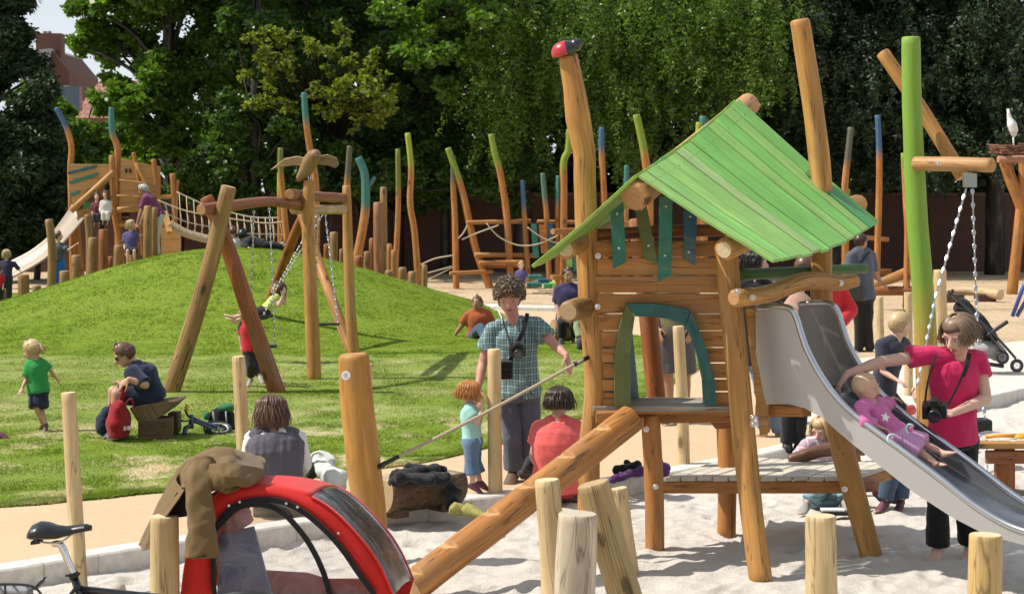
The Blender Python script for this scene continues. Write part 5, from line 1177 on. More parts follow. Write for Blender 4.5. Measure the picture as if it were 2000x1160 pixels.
def torso_rings(J, k, infl, t0, t1, wide=1.0, deep=1.0):
    pel, neck = J['pel'], J['neck']; ch = J.get('chest') or pel.lerp(neck, .55); prof = [(-.24, .12, .09), (-.16, .168, .118), (0, .178, .125), (.18, .158, .112), (.36, .150, .108), (.6, .168, .118), (.78, .172, .112), (.88, .150, .092), (.96, .085, .07), (1.02, .058, .055)]
    sT = unit(J['sB']-J['sA']); sB = unit(J['hB']-J['hA']); rg = []
    def spine(t):
        if t <= 0: return pel+(pel-ch)*(-t)*1.0
        if t <= .55: return pel.lerp(ch, t/.55)
        return ch.lerp(neck, (t-.55)/.45)
    H = (neck-pel).length; kk = k
    for t in sorted(set([p[0] for p in prof if t0 < p[0] < t1]+[t0, t1])):
        wd = float(np.interp(t, [p[0] for p in prof], [p[1] for p in prof]))*kk*wide+infl; dp = float(np.interp(t, [p[0] for p in prof], [p[2] for p in prof]))*kk*deep+infl
        c = spine(t); ax = unit(spine(t+.05)-spine(t-.05)); s = unit(sB.lerp(sT, max(0, min(1, t)))); s = unit(s-ax*s.dot(ax)); f = ax.cross(s)
        rg.append([c+s*(math.cos(a)*wd)+f*(math.sin(a)*dp) for a in [2*math.pi*j/20 for j in range(20)]])
    return rg
def person(label, H, Y, jp, face, skin=SK, top=None, bottom=None, shoes=None, hair=None, vox=None, hd=None, hands=None, bare=True, eyes=True, up=None, wide=1.0, group=None, gz=None, seed=1, hk=1.0, build_face=True, smile=0, deep=1.0):
    J = {}
    for q, p in jp.items(): J[q] = P(p[0], p[1], Y+(p[2] if len(p) > 2 else 0))
    k = H/1.75; hd = hd or .115*k**.38
    base = Vector((J['pel'].x, J['pel'].y, min(J[q].z for q in J)-.05)); t = thing('person', label, 'person', base, group)
    vox = vox or (.0075 if Y < 17 else .012 if Y < 27 else .018)
    J.setdefault('hA', J['pel']+unit(J['sA']-J['sB'])*.095*k); J.setdefault('hB', J['pel']+unit(J['sB']-J['sA'])*.095*k)
    f = unit(face); upv = unit(Vector(up) if up else Vector((0, 0, 1))); u = unit(upv-f*upv.dot(f)); s = f.cross(u); hc = J['head']
    hp = lambda a, b_, c: hc+f*(a*hd)+s*(b_*hd)+u*(c*hd)
    rot = Matrix((s, f, u)).transposed()
    body = MB()
    body.ell(hp(-.06, 0, .14), (.70*hd, .84*hd, .84*hd), 0, 18, 12, rot); body.ell(hp(.26, 0, -.36), (.54*hd, .56*hd, .58*hd), 0, 16, 10, rot); body.ell(hp(.52, 0, -.74), (.25*hd, .22*hd, .2*hd), 0, 12, 8, rot)
    for q in (-1, 1):
        body.ell(hp(-.06, q*.70, -.02), (.075*hd, .17*hd, .24*hd), 0, 10, 8, rot); body.ell(hp(.50, q*.30, -.22), (.22*hd, .2*hd, .22*hd), 0, 10, 8, rot)
        body.ell(hp(.70, q*.30, .22), (.24*hd, .12*hd, .075*hd), 0, 10, 6, rot)
    body.tube([hp(.74, 0, .12), hp(.92, 0, -.10), hp(1.0, 0, -.20), hp(.82, 0, -.28)], [.07*hd, .10*hd, .13*hd, .10*hd], 10, 0, True, 3)
    nk = max(.048*k, .40*hd); limb(body, J['neck']+(J['pel']-J['neck'])*.06, hp(-.12, 0, -.45), nk*1.12, nk)
    body.rings(torso_rings(J, k, -.006*k, -.2, 1.0, wide, deep), 0, True, None, True, True, True)
    AR = (.047, .040, .026); LR = (.083, .056, .036)
    for q in 'AB':
        S_, E, W_ = J['s'+q], J['e'+q], J['w'+q]; limb(body, S_, E, AR[0]*k, AR[1]*k); m_ = E.lerp(W_, .3); limb(body, E, m_, AR[1]*k, AR[1]*k*1.02); limb(body, m_, W_, AR[1]*k*1.02, AR[2]*k); limb(body, J['neck'].lerp(S_, .25), S_, .06*k, .055*k)
        hs_ = (hands or {}).get(q, {}); hdv = hs_.get('d', W_-E); nv = hs_.get('n', Vector((0, 0, -1)) if abs(unit(W_-E).z) < .7 else (J['pel']-W_)); hand(body, W_, hdv, nv, k*(hk if H > 1.4 else 1.08*hk), hs_.get('curl', .35), hs_.get('ts', 1 if q == 'A' else -1))
        hp_, K_, A_ = J['h'+q], J['k'+q], J['a'+q]; limb(body, hp_, K_, LR[0]*k, LR[1]*k); m_ = K_.lerp(A_, .33); limb(body, K_, m_, LR[1]*k, LR[1]*k*1.0); limb(body, m_, A_, LR[1]*k, LR[2]*k)
        foot(body, A_, J['t'+q], k)
    remeshed('body', body, vox if vox < .01 else vox*.8, 4, skin, t)
    # face
    if eyes:
        for q in (-1, 1):
            mb = MB(); mb.ell(hp(.67, q*.30, .05), (.115*hd, .115*hd, .04*hd), 0, 12, 8, rot); mb.ell(hp(.755, q*.29, .048), (.05*hd, .045*hd, .04*hd), 1, 10, 6, rot); mb.build('eye', [EYEW, EYED], t)
            if hair: 
                mb = MB(); mb.tube([hp(.78, q*.12, .30), hp(.77, q*.32, .35), hp(.60, q*.52, .28)], [.018*hd, .028*hd, .012*hd], 6, 0, True, 3); mb.build('eyebrow', hair[1], t)
        mb = MB(); mb.tube([hp(.66, -.24, -.50+smile*.07), hp(.80, -.1, -.53), hp(.82, 0, -.53), hp(.80, .1, -.53), hp(.66, .24, -.50+smile*.07)], [.02*hd, .055*hd, .06*hd, .055*hd, .02*hd], 8, 0, True, 3); mb.build('mouth', LIPM, t)
    # hair
    if hair:
        st, hm = hair[0], hair[1]; rs_ = random.Random(seed); mb = MB(); hcen = hp(-.06, 0, .14)
        def hairline(th):   # th 0 at the face, pi at the nape: lowest height of cap (in hd)
            c_ = math.cos(th); return .58 if c_ > .75 else .25 if c_ > .35 else -.05 if c_ > -.1 else -.55
        def dome(th, h, ex=1.0):
            hh = max(-.98, min(.98, h/.84)); q = math.sqrt(1-hh*hh); return hcen+(f*(math.cos(th)*q*.84)+s*(math.sin(th)*q*.70)+u*(h))*hd*ex
        if st == 'curly':
            for _ in range(620):
                th = rs_.uniform(-math.pi, math.pi); h0 = hairline(th)-.14; h = rs_.uniform(h0, .84) if rs_.random() < .8 else rs_.uniform(h0, .3)
                c = dome(th, h, rs_.uniform(1.02, 1.30)); r = rs_.uniform(.05, .10)*hd; d1 = Vector((rs_.gauss(0, 1), rs_.gauss(0, 1), rs_.gauss(0, 1))).normalized(); d2 = unit(d1.cross(Vector((rs_.gauss(0, 1), 1, .3))))
                a0 = rs_.random()*6; d3 = d1.cross(d2); mb.tube([c+(d1*math.cos(a0+q)+d2*math.sin(a0+q))*r*1.5+d3*(q*.12*r) for q in np.linspace(0, 5.2, 8)], [r*.35, r*.5, r*.3], 5, 0, True)
            for _ in range(150):
                th = rs_.uniform(-math.pi, math.pi); mb.ell(dome(th, rs_.uniform(hairline(th), .84), 1.05), (.14*hd,)*3, 0, 8, 6, None, .2, rs_.random()*9)
        else:
            L = {'short': .25, 'bob': .95, 'long': 1.9, 'baby': 0, 'crop': .12, 'mid': 1.35, 'pony': .15}[st]; N = 1300 if Y < 20 else 200
            exs = .04 if st in ('baby', 'crop') else .10
            def fn(a, b_):
                th = -math.pi+2*math.pi*a; hl = hairline(th); h = hl+(.835-hl)*b_; return dome(th, h, 1.0+exs*.8)
            mb.grid(fn, 28, 10)
            if st != 'baby':
                for i in range(N):
                    th = rs_.uniform(-math.pi, math.pi); fr_ = math.cos(th) > .62; hl = hairline(th); h1 = hl-.02
                    if st in ('short', 'crop', 'pony'): pts = [dome(th+rs_.uniform(-.3, .3), min(.83, h1+.75), 1.10), dome(th+rs_.uniform(-.15, .15), h1+.45, 1.0+exs*1.3), dome(th, h1+.12, 1.0+exs), dome(th, h1-L*.35*(0 if fr_ else 1), 1.0+exs*.6)]
                    else:
                        e = dome(th, max(h1, -.3), 1.13)
                        if fr_: e = dome(th, .42, 1.10); pts = [dome(th*.6+rs_.uniform(-.2, .2), .82, 1.08), dome(th, .72, 1.12), dome(th, .55, 1.12), e-u*(.18*hd*rs_.random())]
                        else:
                            lo = L*(1.08-.42*rs_.random()**1.6); o_ = (dome(th, 0, 1.0)-hcen); o_ = unit(o_-u*o_.dot(u)); mid = dome(th, .25, 1.17)
                            sw_ = s*(rs_.gauss(0, .10)*hd)+f*(rs_.gauss(0, .10)*hd)
                            fl_ = o_*(hd*.16*rs_.random()**4); pts = [dome(th+rs_.uniform(-.4, .4), .81, 1.07+.05*rs_.random()), dome(th, .6, 1.15)+fl_*.5, mid+fl_, mid-u*(lo*.5*hd)+o_*(.06*hd)+sw_, mid-u*(lo*hd)-o_*(.10*hd)+sw_*2]
                    w_ = (rs_.uniform(.014, .042) if Y < 20 else rs_.uniform(.03, .075))*hd; mb.tube(pts, [w_*.7, w_, w_, w_*.25], 5, 0, True, 3, flat=.6)
            if st == 'pony':
                for i in range(26):
                    a0 = hp(-.85, .0, .25); sw_ = s*(rs_.gauss(0, .1)*hd)+f*(rs_.gauss(0, .08)*hd); mb.tube([hp(-.7, rs_.gauss(0, .1), .3), a0-f*(.15*hd), a0-f*(.22*hd)-u*(.5*hd)+sw_, a0-f*(.1*hd)-u*(1.0*hd)+sw_*1.5], [.05*hd, .09*hd, .07*hd, .02*hd], 5, 0, True, 3)
        mb.build('hair', hm, t)
    # clothes
    if top:
        o = top.get('loose', .010*max(k, .6)); mb = MB(); hem = top.get('hem', -.12); mb.rings(torso_rings(J, k, o, hem, top.get('neck', .955), wide*top.get('wide', 1), deep), 0, True, None, True, True, True)
        sl = top.get('sleeve', .55)
        for q in 'AB':
            S_, E, W_ = J['s'+q], J['e'+q], J['w'+q]; limb(mb, J['neck'].lerp(S_, .3), S_, .055*k+o, .054*k+o)
            if sl <= 0: continue
            fl = top.get('flare', .012*k)
            if sl <= 1: limb(mb, S_, S_.lerp(E, sl), .052*k+o, .046*k+o+fl, True, False)
            else: limb(mb, S_, E, .052*k+o, .046*k+o); limb(mb, E, E.lerp(W_, sl-1), .046*k+o, .034*k+o+fl*.4, True, False)
        remeshed('shirt' if not top.get('name') else top['name'], mb, vox, 3, top['m'], t, 1.6*top.get('wr', .006*max(k, .6)), 11, seed)
    if bottom:
        o = bottom.get('loose', .010*max(k, .6)); mb = MB(); ln = bottom.get('len', 1.9); mb.rings(torso_rings(J, k, o*.8, -.21, bottom.get('rise', .12), wide, deep), 0, True, None, True, True, True)
        for q in 'AB':
            a_, c_, e_ = J['h'+q], J['k'+q], J['a'+q]; fl = bottom.get('flare', .01*k)
            if ln <= 1: limb(mb, a_, a_.lerp(c_, ln), .088*k+o, .066*k+o+fl, True, False)
            else: limb(mb, a_, c_, .088*k+o, .062*k+o); limb(mb, c_, c_.lerp(e_, ln-1), .062*k+o, .044*k+o+fl, True, False)
            if bottom.get('skirt'): pass
        if bottom.get('skirt'): 
            a_ = [J['h'+q].lerp(J['k'+q], .9) for q in 'AB']; limb(mb, a_[0], a_[1], .09*k, .09*k); limb(mb, J['pel'], a_[0].lerp(a_[1], .5), .15*k, .10*k)
        remeshed(bottom.get('name', 'trousers'), mb, vox, 3, bottom['m'], t, 1.7*bottom.get('wr', .007*max(k, .6)), 10, seed+3)
    if shoes:
        for q in 'AB':
            mb = MB(); foot(mb, J['a'+q], J['t'+q], k*1.04, shoe=True); limb(mb, J['a'+q]-Vector((0, 0, .02*k)), J['a'+q]+Vector((0, 0, .012*k)), .05*k, .046*k, True, False); remeshed('shoe', mb, max(vox, .006), 2, shoes, t)
    t_J = J; PJ[t] = (J, hp, hd, k, f, s, u); return t
PJ = {}
def strap(name, pts, w_, m, parent, th=.003, n=6, nrm=(0, -1, 0)):
    p = spline(pts, n); mb = MB(); A = []; nrm = Vector(nrm)
    for i, q in enumerate(p):
        d = unit(p[min(i+1, len(p)-1)]-p[max(i-1, 0)]); s_ = unit(d.cross(nrm))*w_/2; n_ = unit(s_.cross(d))*th; A.append([q-s_-n_, q+s_-n_, q+s_+n_, q-s_+n_])
    mb.rings(A, 0, False, None, True, True, True); return mb.build(name, m, parent)
BLACKC = cloth('cloth_black', (.012, .012, .014)); NAVY = cloth('cloth_navy', (.014, .022, .05)); JEANS = cloth('cloth_denim', (.055, .085, .14), .3, 60); JEANSL = cloth('cloth_denim_light', (.12, .19, .30), .3); JEANSG = cloth('cloth_denim_grey', (.085, .10, .135), .35); DKGREY = cloth('cloth_charcoal', (.03, .03, .035)); GREYC = cloth('cloth_slate', (.085, .10, .125)); CORAL = cloth('cloth_coral', (.70, .12, .11), .08, 60, .8, .35)
PINK = cloth('cloth_raspberry', (.55, .022, .105), .1); GREENC = cloth('cloth_green', (.03, .28, .07)); ORANGEC = cloth('cloth_rust', (.36, .09, .03)); PURPLE = cloth('cloth_purple', (.045, .035, .095)); PLUM = cloth('cloth_plum', (.16, .035, .10)); AQUA = cloth('cloth_aqua', (.34, .62, .56)); REDC = cloth('cloth_red', (.50, .02, .03)); LIMEC = cloth('cloth_lime', (.50, .62, .13)); WHITEC = cloth('cloth_white', (.70, .69, .68)); BLUEC = cloth('cloth_blue', (.02, .16, .50)); KHAKI = cloth('cloth_khaki', (.16, .14, .07)); VEST = cloth('cloth_grey_purple', (.085, .08, .105)); CREAM = cloth('cloth_cream', (.55, .52, .46)); YELLOWC = cloth('cloth_yellow', (.55, .45, .08)); VIOLET = cloth('cloth_violet', (.10, .08, .22))
SHOE_D = plain('shoe_dark', (.02, .018, .017), .5); SHOE_P = plain('shoe_plum', (.12, .035, .055), .5); SHOE_G = plain('shoe_grey', (.28, .27, .25), .6); SHOE_B = plain('shoe_brown', (.10, .055, .03), .5)
PLAID = check_cloth('checked_shirt', (.36, .50, .48), (.028, .085, .10), (.02, .05, .065), 21, 21)
PINKPL = check_cloth('pink_plaid', (.62, .22, .28), (.30, .42, .48), (.75, .62, .62), 14, 14)
BLUEPL = check_cloth('blue_plaid', (.16, .30, .36), (.34, .46, .48), (.10, .15, .22), 0, 20)
STRIPE = check_cloth('green_stripes', (.30, .34, .20), (.10, .12, .06), None, 0, 30)
# ---- man in the checked shirt
man = person('curly haired man in a green checked shirt and jeans', 1.75, 15.6, dict(head=(995, 578, -.10), neck=(1003, 633), chest=(1006, 680), pel=(1011, 764), sA=(962, 645, -.02), sB=(1047, 636, .02), eA=(943, 708, -.02), wA=(933, 762, -.15), eB=(1082, 672, -.12), wB=(1106, 694, -.32), hA=(992, 768), hB=(1032, 766), kA=(1000, 852, -.05), kB=(1036, 850, 0), aA=(1003, 922, .02), aB=(1031, 916, .1), tA=(992, 938, -.2), tB=(1040, 928, -.1)), (-.05, -.86, -.42), SKR, dict(m=PLAID, sleeve=.62, hem=-.14, flare=.025, wr=.008, loose=.016, wide=1.02), dict(m=JEANSG, loose=.014, flare=.02), SHOE_B, ('curly', HCURL), hd=.136, hands=dict(B=dict(d=(.25, -.25, -.8), n=(-.6, .3, -.2), curl=.35), A=dict(d=(-.05, -.4, -.7), n=(.3, .4, -.6))), seed=5, deep=1.05)
J, hp, hd, k, f, s, u = PJ[man]
strap('camera_strap', [P(1030, 612, 15.42), P(1024, 640, 15.34), P(1012, 668, 15.32), P(1003, 690, 15.34), P(992, 712, 15.36)], .032, BLACKC, man)
strap('camera_strap', [P(980, 620, 15.43), P(987, 640, 15.38), P(994, 662, 15.32), P(1000, 676, 15.29)], .012, BLACKC, man); strap('camera_strap', [P(1021, 625, 15.40), P(1024, 650, 15.32), P(1026, 672, 15.30)], .012, BLACKC, man)
strap('drawstring', [P(972, 604, 15.45), P(979, 620, 15.41), P(981, 632, 15.40)], .010, WHITEC, man)
CAMB = plain('camera_black', (.015, .015, .016), .35, 0, .1, 30, .05)
def camera(pos, d, label, sc_=1.0, hang=None):
    t = thing('photo_camera', label, 'camera', pos); d = unit(d); s_ = unit(d.cross(Vector((0, 0, 1)))); u_ = s_.cross(d)
    mb = MB(); mb.box(pos, s_*.066*sc_, d*.03*sc_, u_*.042*sc_); mb.box(pos+s_*.052*sc_+d*.012*sc_, s_*.016*sc_, d*.035*sc_, u_*.04*sc_); mb.poly_prism([pos+u_*.042*sc_+s_*.03*sc_-d*.028*sc_, pos+u_*.042*sc_-s_*.03*sc_-d*.028*sc_, pos+u_*.07*sc_-s_*.018*sc_-d*.028*sc_, pos+u_*.07*sc_+s_*.018*sc_-d*.028*sc_], d*.06*sc_); bevel(mb.build('camera_body', CAMB, t), .005)
    mb = MB(); a = pos-u_*.004*sc_+d*.03*sc_; mb.tube([a, a+d*.03*sc_, a+d*.032*sc_, a+d*.062*sc_], [.034*sc_, .034*sc_, .037*sc_, .036*sc_], 20); l = mb.build('lens', CAMB, t); mb = MB(); mb.tube([a+d*.0622*sc_, a+d*.0635*sc_], [.027*sc_]*2, 18); mb.build('lens_glass', plain('lens_glass', (.02, .02, .035), .05, 0, .1, 3, 0, .8), t); return t
camera(P(1011, 684, 15.22), (.05, -.96, -.28), 'black camera hanging on the chest of the curly haired man', 1.0)
pc = thing('camera_pouch', 'black camera pouch at the hip of the curly haired man', 'pouch', P(985, 722, 15.33)); mb = MB(); mb.box(P(987, 722, 15.33), (.052, .01, 0), (-.005, .045, 0), (0, 0, .075)); mb.box(P(987, 713, 15.30), (.054, .01, 0), (-.005, .047, 0), (0, 0, .035)); bevel(mb.build('pouch', BLACKC, pc), .016, 3)
# ---- red haired toddler
person('red haired toddler in a turquoise shirt and rolled denim trousers on the path', .92, 14.85, dict(head=(918, 767), neck=(918, 792), chest=(919, 820), pel=(922, 862), sA=(917, 803, -.085), sB=(918, 803, .085), eA=(932, 826, -.12), wA=(941, 800, -.08), eB=(935, 828, .08), wB=(943, 802, .04), hA=(921, 866, -.05), hB=(924, 866, .05), kA=(921, 903, -.05), kB=(926, 903, .06), aA=(924, 945, -.05), aB=(938, 941, .06), tA=(948, 958, -.06), tB=(962, 952, .05)), (.95, .25, -.1), SKP, dict(m=AQUA, sleeve=.5, hem=-.08, loose=.016), dict(m=JEANSL, len=1.55, loose=.022, flare=.02), SHOE_P, ('bob', HRED), hd=.094, seed=3, hands=dict(A=dict(d=(.1, .1, 1), n=(-.5, .5, 0), curl=.9), B=dict(d=(0, 0, 1), n=(-1, 0, 0), curl=.9)))
# ---- woman in coral, back to us
person('woman in a coral top sitting with her back turned, short dark brown hair', 1.68, 14.9, dict(head=(1092, 784, .05), neck=(1089, 822), chest=(1086, 880, -.06), pel=(1084, 945, .0), sA=(1052, 838, .02), sB=(1124, 836, .02), eA=(1043, 892, .05), wA=(1062, 920, .28), eB=(1132, 892, .05), wB=(1112, 920, .28), hA=(1064, 950, .02), hB=(1106, 950, .02), kA=(1058, 925, .45), kB=(1105, 925, .45), aA=(1060, 948, .62), aB=(1103, 948, .62), tA=(1060, 950, .8), tB=(1103, 950, .8)), (.15, .97, -.15), SK, dict(m=CORAL, sleeve=.5, hem=-.16, wr=.007, loose=.014), dict(m=REDC, len=1.9), SHOE_D, ('bob', HDARK), eyes=False, seed=9, hd=.118, wide=1.06, gz=1)
# ---- woman in grey waistcoat, back to us
person('long haired woman in a grey waistcoat and white blouse seen from behind the trailer', 1.68, 13.9, dict(head=(530, 806, .05), neck=(535, 842), chest=(538, 895, -.06), pel=(543, 965, .0), sA=(494, 856, .02), sB=(582, 856, .02), eA=(482, 905, .08), wA=(505, 935, .3), eB=(595, 905, .08), wB=(575, 935, .3), hA=(520, 970), hB=(566, 970), kA=(515, 945, .45), kB=(570, 945, .45), aA=(515, 975, .6), aB=(570, 975, .6), tA=(515, 978, .8), tB=(570, 978, .8)), (-.15, .95, -.3), SK, dict(m=WHITEC, sleeve=1.5, hem=-.05, loose=.010), dict(m=NAVY, len=1.9), SHOE_D, ('mid', HBROWN), eyes=False, seed=11, hd=.128, wide=1.06)
lady = [o for o in PJ][-1]; J, hp, hd, k, f, s, u = PJ[lady]
mb = MB(); mb.rings(torso_rings(J, k, .032, -.18, .93, 1.07), 0, True, None, True, True, True)
for q in 'AB': limb(mb, J['neck'].lerp(J['s'+q], .35), J['neck'].lerp(J['s'+q], .78), .072, .070)
remeshed('waistcoat', mb, .008, 3, VEST, lady, .011, 15, 4, (1.6, 1, .3))
# ---- girl in green
person('small blond girl in a green shirt and navy shorts walking on the lawn', .92, 18.75, dict(head=(63, 683), neck=(69, 704), chest=(71, 728), pel=(75, 764), sA=(57, 714, -.02), sB=(85, 711, .02), eA=(51, 742, -.03), wA=(43, 758, -.1), eB=(100, 725, .05), wB=(109, 738, .08), hA=(70, 767), hB=(81, 767), kA=(72, 797, -.05), kB=(79, 797, .02), aA=(84, 829, .1), aB=(90, 829, -.03), tA=(74, 838, .14), tB=(87, 842, -.12)), (-.88, .3, -.35), SK, dict(m=GREENC, sleeve=.75, hem=-.1, loose=.022), dict(m=NAVY, len=.95, loose=.02, flare=.03, name='shorts'), SHOE_B, ('pony', HBLOND), hd=.102, seed=4)
# ---- woman in navy on the bench
nw = person('woman in a navy blouse and sunglasses sitting on the carved bench', 1.70, 18.3, dict(head=(243, 692, -.05), neck=(266, 716), chest=(284, 738), pel=(296, 776), sA=(258, 728, -.17), sB=(274, 722, .15), eA=(284, 752, -.25), wA=(252, 740, -.30), eB=(252, 752, .1), wB=(240, 748, -.05), hA=(294, 778, -.09), hB=(292, 778, .09), kA=(228, 768, -.14), kB=(222, 764, .08), aA=(228, 835, -.12), aB=(220, 835, .1), tA=(205, 845, -.14), tB=(200, 845, .1)), (-.82, -.18, -.55), SK, dict(m=NAVY, sleeve=.95, hem=-.18, loose=.022, wr=.009), dict(m=NAVY, len=.9, loose=.015, name='skirt'), SHOE_D, ('short', HBROWN), seed=7, eyes=False, hands=dict(A=dict(d=(-.7, .1, -.5), n=(0, .6, -.6), curl=.6)))
J, hp, hd, k, f, s, u = PJ[nw]
sg = thing('sunglasses', 'dark sunglasses on the woman on the carved bench', 'sunglasses', hp(.8, 0, .1)); SGM = plain('sunglass', (.01, .01, .012), .12, 0, .05, 5, 0, .7)
for q in (-1, 1):
    mb = MB(); mb.ell(hp(.76, q*.32, .06), (.27*hd, .08*hd, .22*hd), 0, 12, 8, Matrix((s, f, u)).transposed()); mb.build('lens', SGM, sg); mb = MB(); mb.tube([hp(.70, q*.55, .12), hp(0, q*.78, .1)], .035*hd, 6); mb.build('temple', SGM, sg)
# ---- boy in red under the swing
person('boy in a red shirt and black open vest walking under the swing', 1.0, 22.9, dict(head=(479, 610), neck=(484, 627), chest=(487, 650), pel=(491, 684), sA=(474, 635, .05), sB=(500, 634, -.05), eA=(469, 657, .05), wA=(471, 678, 0), eB=(506, 657, -.1), wB=(512, 648, -.2), hA=(486, 687), hB=(497, 687), kA=(489, 714, -.05), kB=(500, 712, .05), aA=(490, 740, .1), aB=(508, 737, -.1), tA=(482, 750, 0), tB=(518, 746, -.25)), (-.55, -.6, -.3), SK, dict(m=REDC, sleeve=.8, hem=-.1, loose=.018), dict(m=DKGREY, len=1.75, loose=.02), SHOE_G, ('short', HBLOND), seed=14)
bo = [o for o in PJ][-1]; J, hp, hd, k, f, s, u = PJ[bo]; mb = MB()
for q, oth in (('A', 'B'), ('B', 'A')):
    a = J['s'+q]; limb(mb, a.lerp(J['s'+oth], .1)-Vector((0, .01, 0)), J['pel'].lerp(a, .15)+(a-J['s'+oth])*.18, .062, .058); limb(mb, a, a.lerp(J['e'+q], .5), .055, .05)
remeshed('vest', mb, .012, 3, BLACKC, bo, .004)
# ---- girl swinging
person('girl in a lime top swinging high with her legs stretched out', 1.15, 26.0, dict(head=(543, 563, .05), neck=(541, 580), chest=(534, 592), pel=(519, 608), sA=(535, 583, -.12), sB=(546, 585, .12), eA=(545, 597, -.18), wA=(552, 578, -.16), eB=(556, 592, .18), wB=(558, 572, .15), hA=(517, 610, -.06), hB=(518, 611, .06), kA=(486, 612, -.08), kB=(489, 616, .08), aA=(458, 619, -.08), aB=(461, 626, .08), tA=(446, 612, -.08), tB=(449, 619, .08)), (-.75, -.35, .3), SKP, dict(m=LIMEC, sleeve=.3, hem=-.1, loose=.014), dict(m=DKGREY, len=.7, loose=.03, name='skirt'), None, ('mid', HBROWN), up=(.6, 0, .8), seed=15, vox=.012)
gsw = thing('hanging_swing', 'swing seat carried up to the left under the girl in the lime top', 'swing', P(517, 617, 26.0)); mb = MB(); mb.beam(P(505, 617, 26), P(530, 615, 26), .34, .025, (0, 0, 1)); bevel(mb.build('seat', BLACKP, gsw), .008)
chain('chain', [P(628, 404, 25.7), P(552, 540, 25.85), P(515, 615, 25.85)], gsw, .013, .05); chain('chain', [P(641, 402, 26.3), P(552, 548, 26.2), P(520, 615, 26.15)], gsw, .013, .05)
# ---- man in rust shirt sitting on the grass
person('man in a rust orange shirt sitting on the lawn leaning on one arm', 1.75, 30.3, dict(head=(932, 592), neck=(935, 607), chest=(935, 630), pel=(934, 657), sA=(914, 616), sB=(953, 614), eA=(902, 636, .05), wA=(888, 655, .1), eB=(962, 634), wB=(968, 650, -.1), hA=(924, 657), hB=(944, 657), kA=(938, 640, -.45), kB=(965, 640, -.4), aA=(950, 664, -.7), aB=(975, 664, -.7), tA=(948, 664, -.9), tB=(975, 664, -.9)), (-.35, -.9, 0), SKT, dict(m=ORANGEC, sleeve=.8, hem=-.1, loose=.02), dict(m=JEANS, len=1.9), SHOE_D, ('crop', HBROWN), seed=16)
# ---- man in the purple shirt sitting on a log
person('man in a dark purple shirt sitting left of the ladybird post', 1.78, 29.6, dict(head=(1109, 538), neck=(1109, 558), chest=(1109, 585), pel=(1111, 622), sA=(1090, 566), sB=(1128, 564), eA=(1087, 594, .05), wA=(1091, 614, -.2), eB=(1131, 594), wB=(1126, 614, -.2), hA=(1100, 624), hB=(1121, 624), kA=(1098, 632, -.45), kB=(1122, 632, -.42), aA=(1097, 660, -.4), aB=(1124, 660, -.35), tA=(1094, 668, -.65), tB=(1127, 668, -.6)), (.25, -.95, -.05), SKT, dict(m=PURPLE, sleeve=.85, hem=-.1, loose=.02), dict(m=BLACKC, len=1.92), SHOE_D, ('crop', HDARK), seed=17)
log('sitting_log', [P(1080, 645, 29.75), P(1150, 645, 29.9)], [.17, .17], BROWN, ENDB, None, 12, 4); tag(bpy.data.objects['sitting_log'], 'log seat under the man in the dark purple shirt', 'log')
person('person in a green striped top half hidden behind the ladybird post', 1.7, 28.5, dict(head=(1146, 580), neck=(1146, 600), chest=(1146, 625), pel=(1148, 665), sA=(1132, 612), sB=(1165, 610), eA=(1128, 640, -.1), wA=(1134, 668, -.25), eB=(1170, 640), wB=(1162, 662, -.2), hA=(1138, 668), hB=(1158, 668), kA=(1136, 672, -.4), kB=(1160, 672, -.4), aA=(1134, 694, -.35), aB=(1160, 694, -.35), tA=(1134, 698, -.6), tB=(1160, 698, -.6)), (-.2, -.95, 0), SKT, dict(m=STRIPE, sleeve=1.7, hem=-.1, loose=.02), dict(m=DKGREY, len=1.9), SHOE_D, ('short', HDARK), seed=18)
# ---- far child in purple and yellow
person('little child in a purple shirt and yellow trousers by the coloured steps', .98, 43.5, dict(head=(1018, 519), neck=(1018, 529), chest=(1018, 540), pel=(1018, 556), sA=(1010, 533), sB=(1026, 533), eA=(1009, 546), wA=(1009, 556, -.1), eB=(1028, 546), wB=(1028, 556, -.1), hA=(1014, 558), hB=(1022, 558), kA=(1014, 572), kB=(1022, 572), aA=(1014, 584), aB=(1022, 584), tA=(1014, 588, -.2), tB=(1022, 588, -.2)), (.3, -.9, 0), SKP, dict(m=VIOLET, sleeve=.6, hem=-.1, loose=.02), dict(m=YELLOWC, len=1.8, loose=.03), SHOE_D, ('short', HBLOND), seed=19)
# ---- woman in raspberry shirt
pw = person('woman in a raspberry pink polo shirt leaning over the slide', 1.70, 12.8, dict(head=(1872, 652, -.10), neck=(1868, 697, -.02), chest=(1864, 755, 0), pel=(1860, 852, .05), sA=(1812, 694, -.05), sB=(1912, 704, .05), eA=(1722, 706, -.10), wA=(1655, 730, -.18), eB=(1926, 778, -.04), wB=(1862, 806, -.24), hA=(1836, 858, .02), hB=(1886, 860, .08), kA=(1832, 968, .0), kB=(1888, 965, .08), aA=(1832, 1068, .06), aB=(1896, 1060, .22), tA=(1818, 1088, -.1), tB=(1888, 1080, .0)), (-.66, -.60, -.46), SKP, dict(m=PINK, sleeve=.42, hem=-.10, loose=.013, flare=.02, wr=.007), dict(m=BLACKC, loose=.008, flare=.03, len=1.95, rise=.0), None, ('bob', HASH), hd=.128, hands=dict(A=dict(d=(-.42, -.1, -.55), n=(.2, -.1, -1), curl=.45, ts=-1), B=dict(d=(-.9, -.25, .05), n=(-.1, -.5, .9), curl=.6, ts=-1)), seed=21, smile=1)
J, hp, hd, k, f, s, u = PJ[pw]
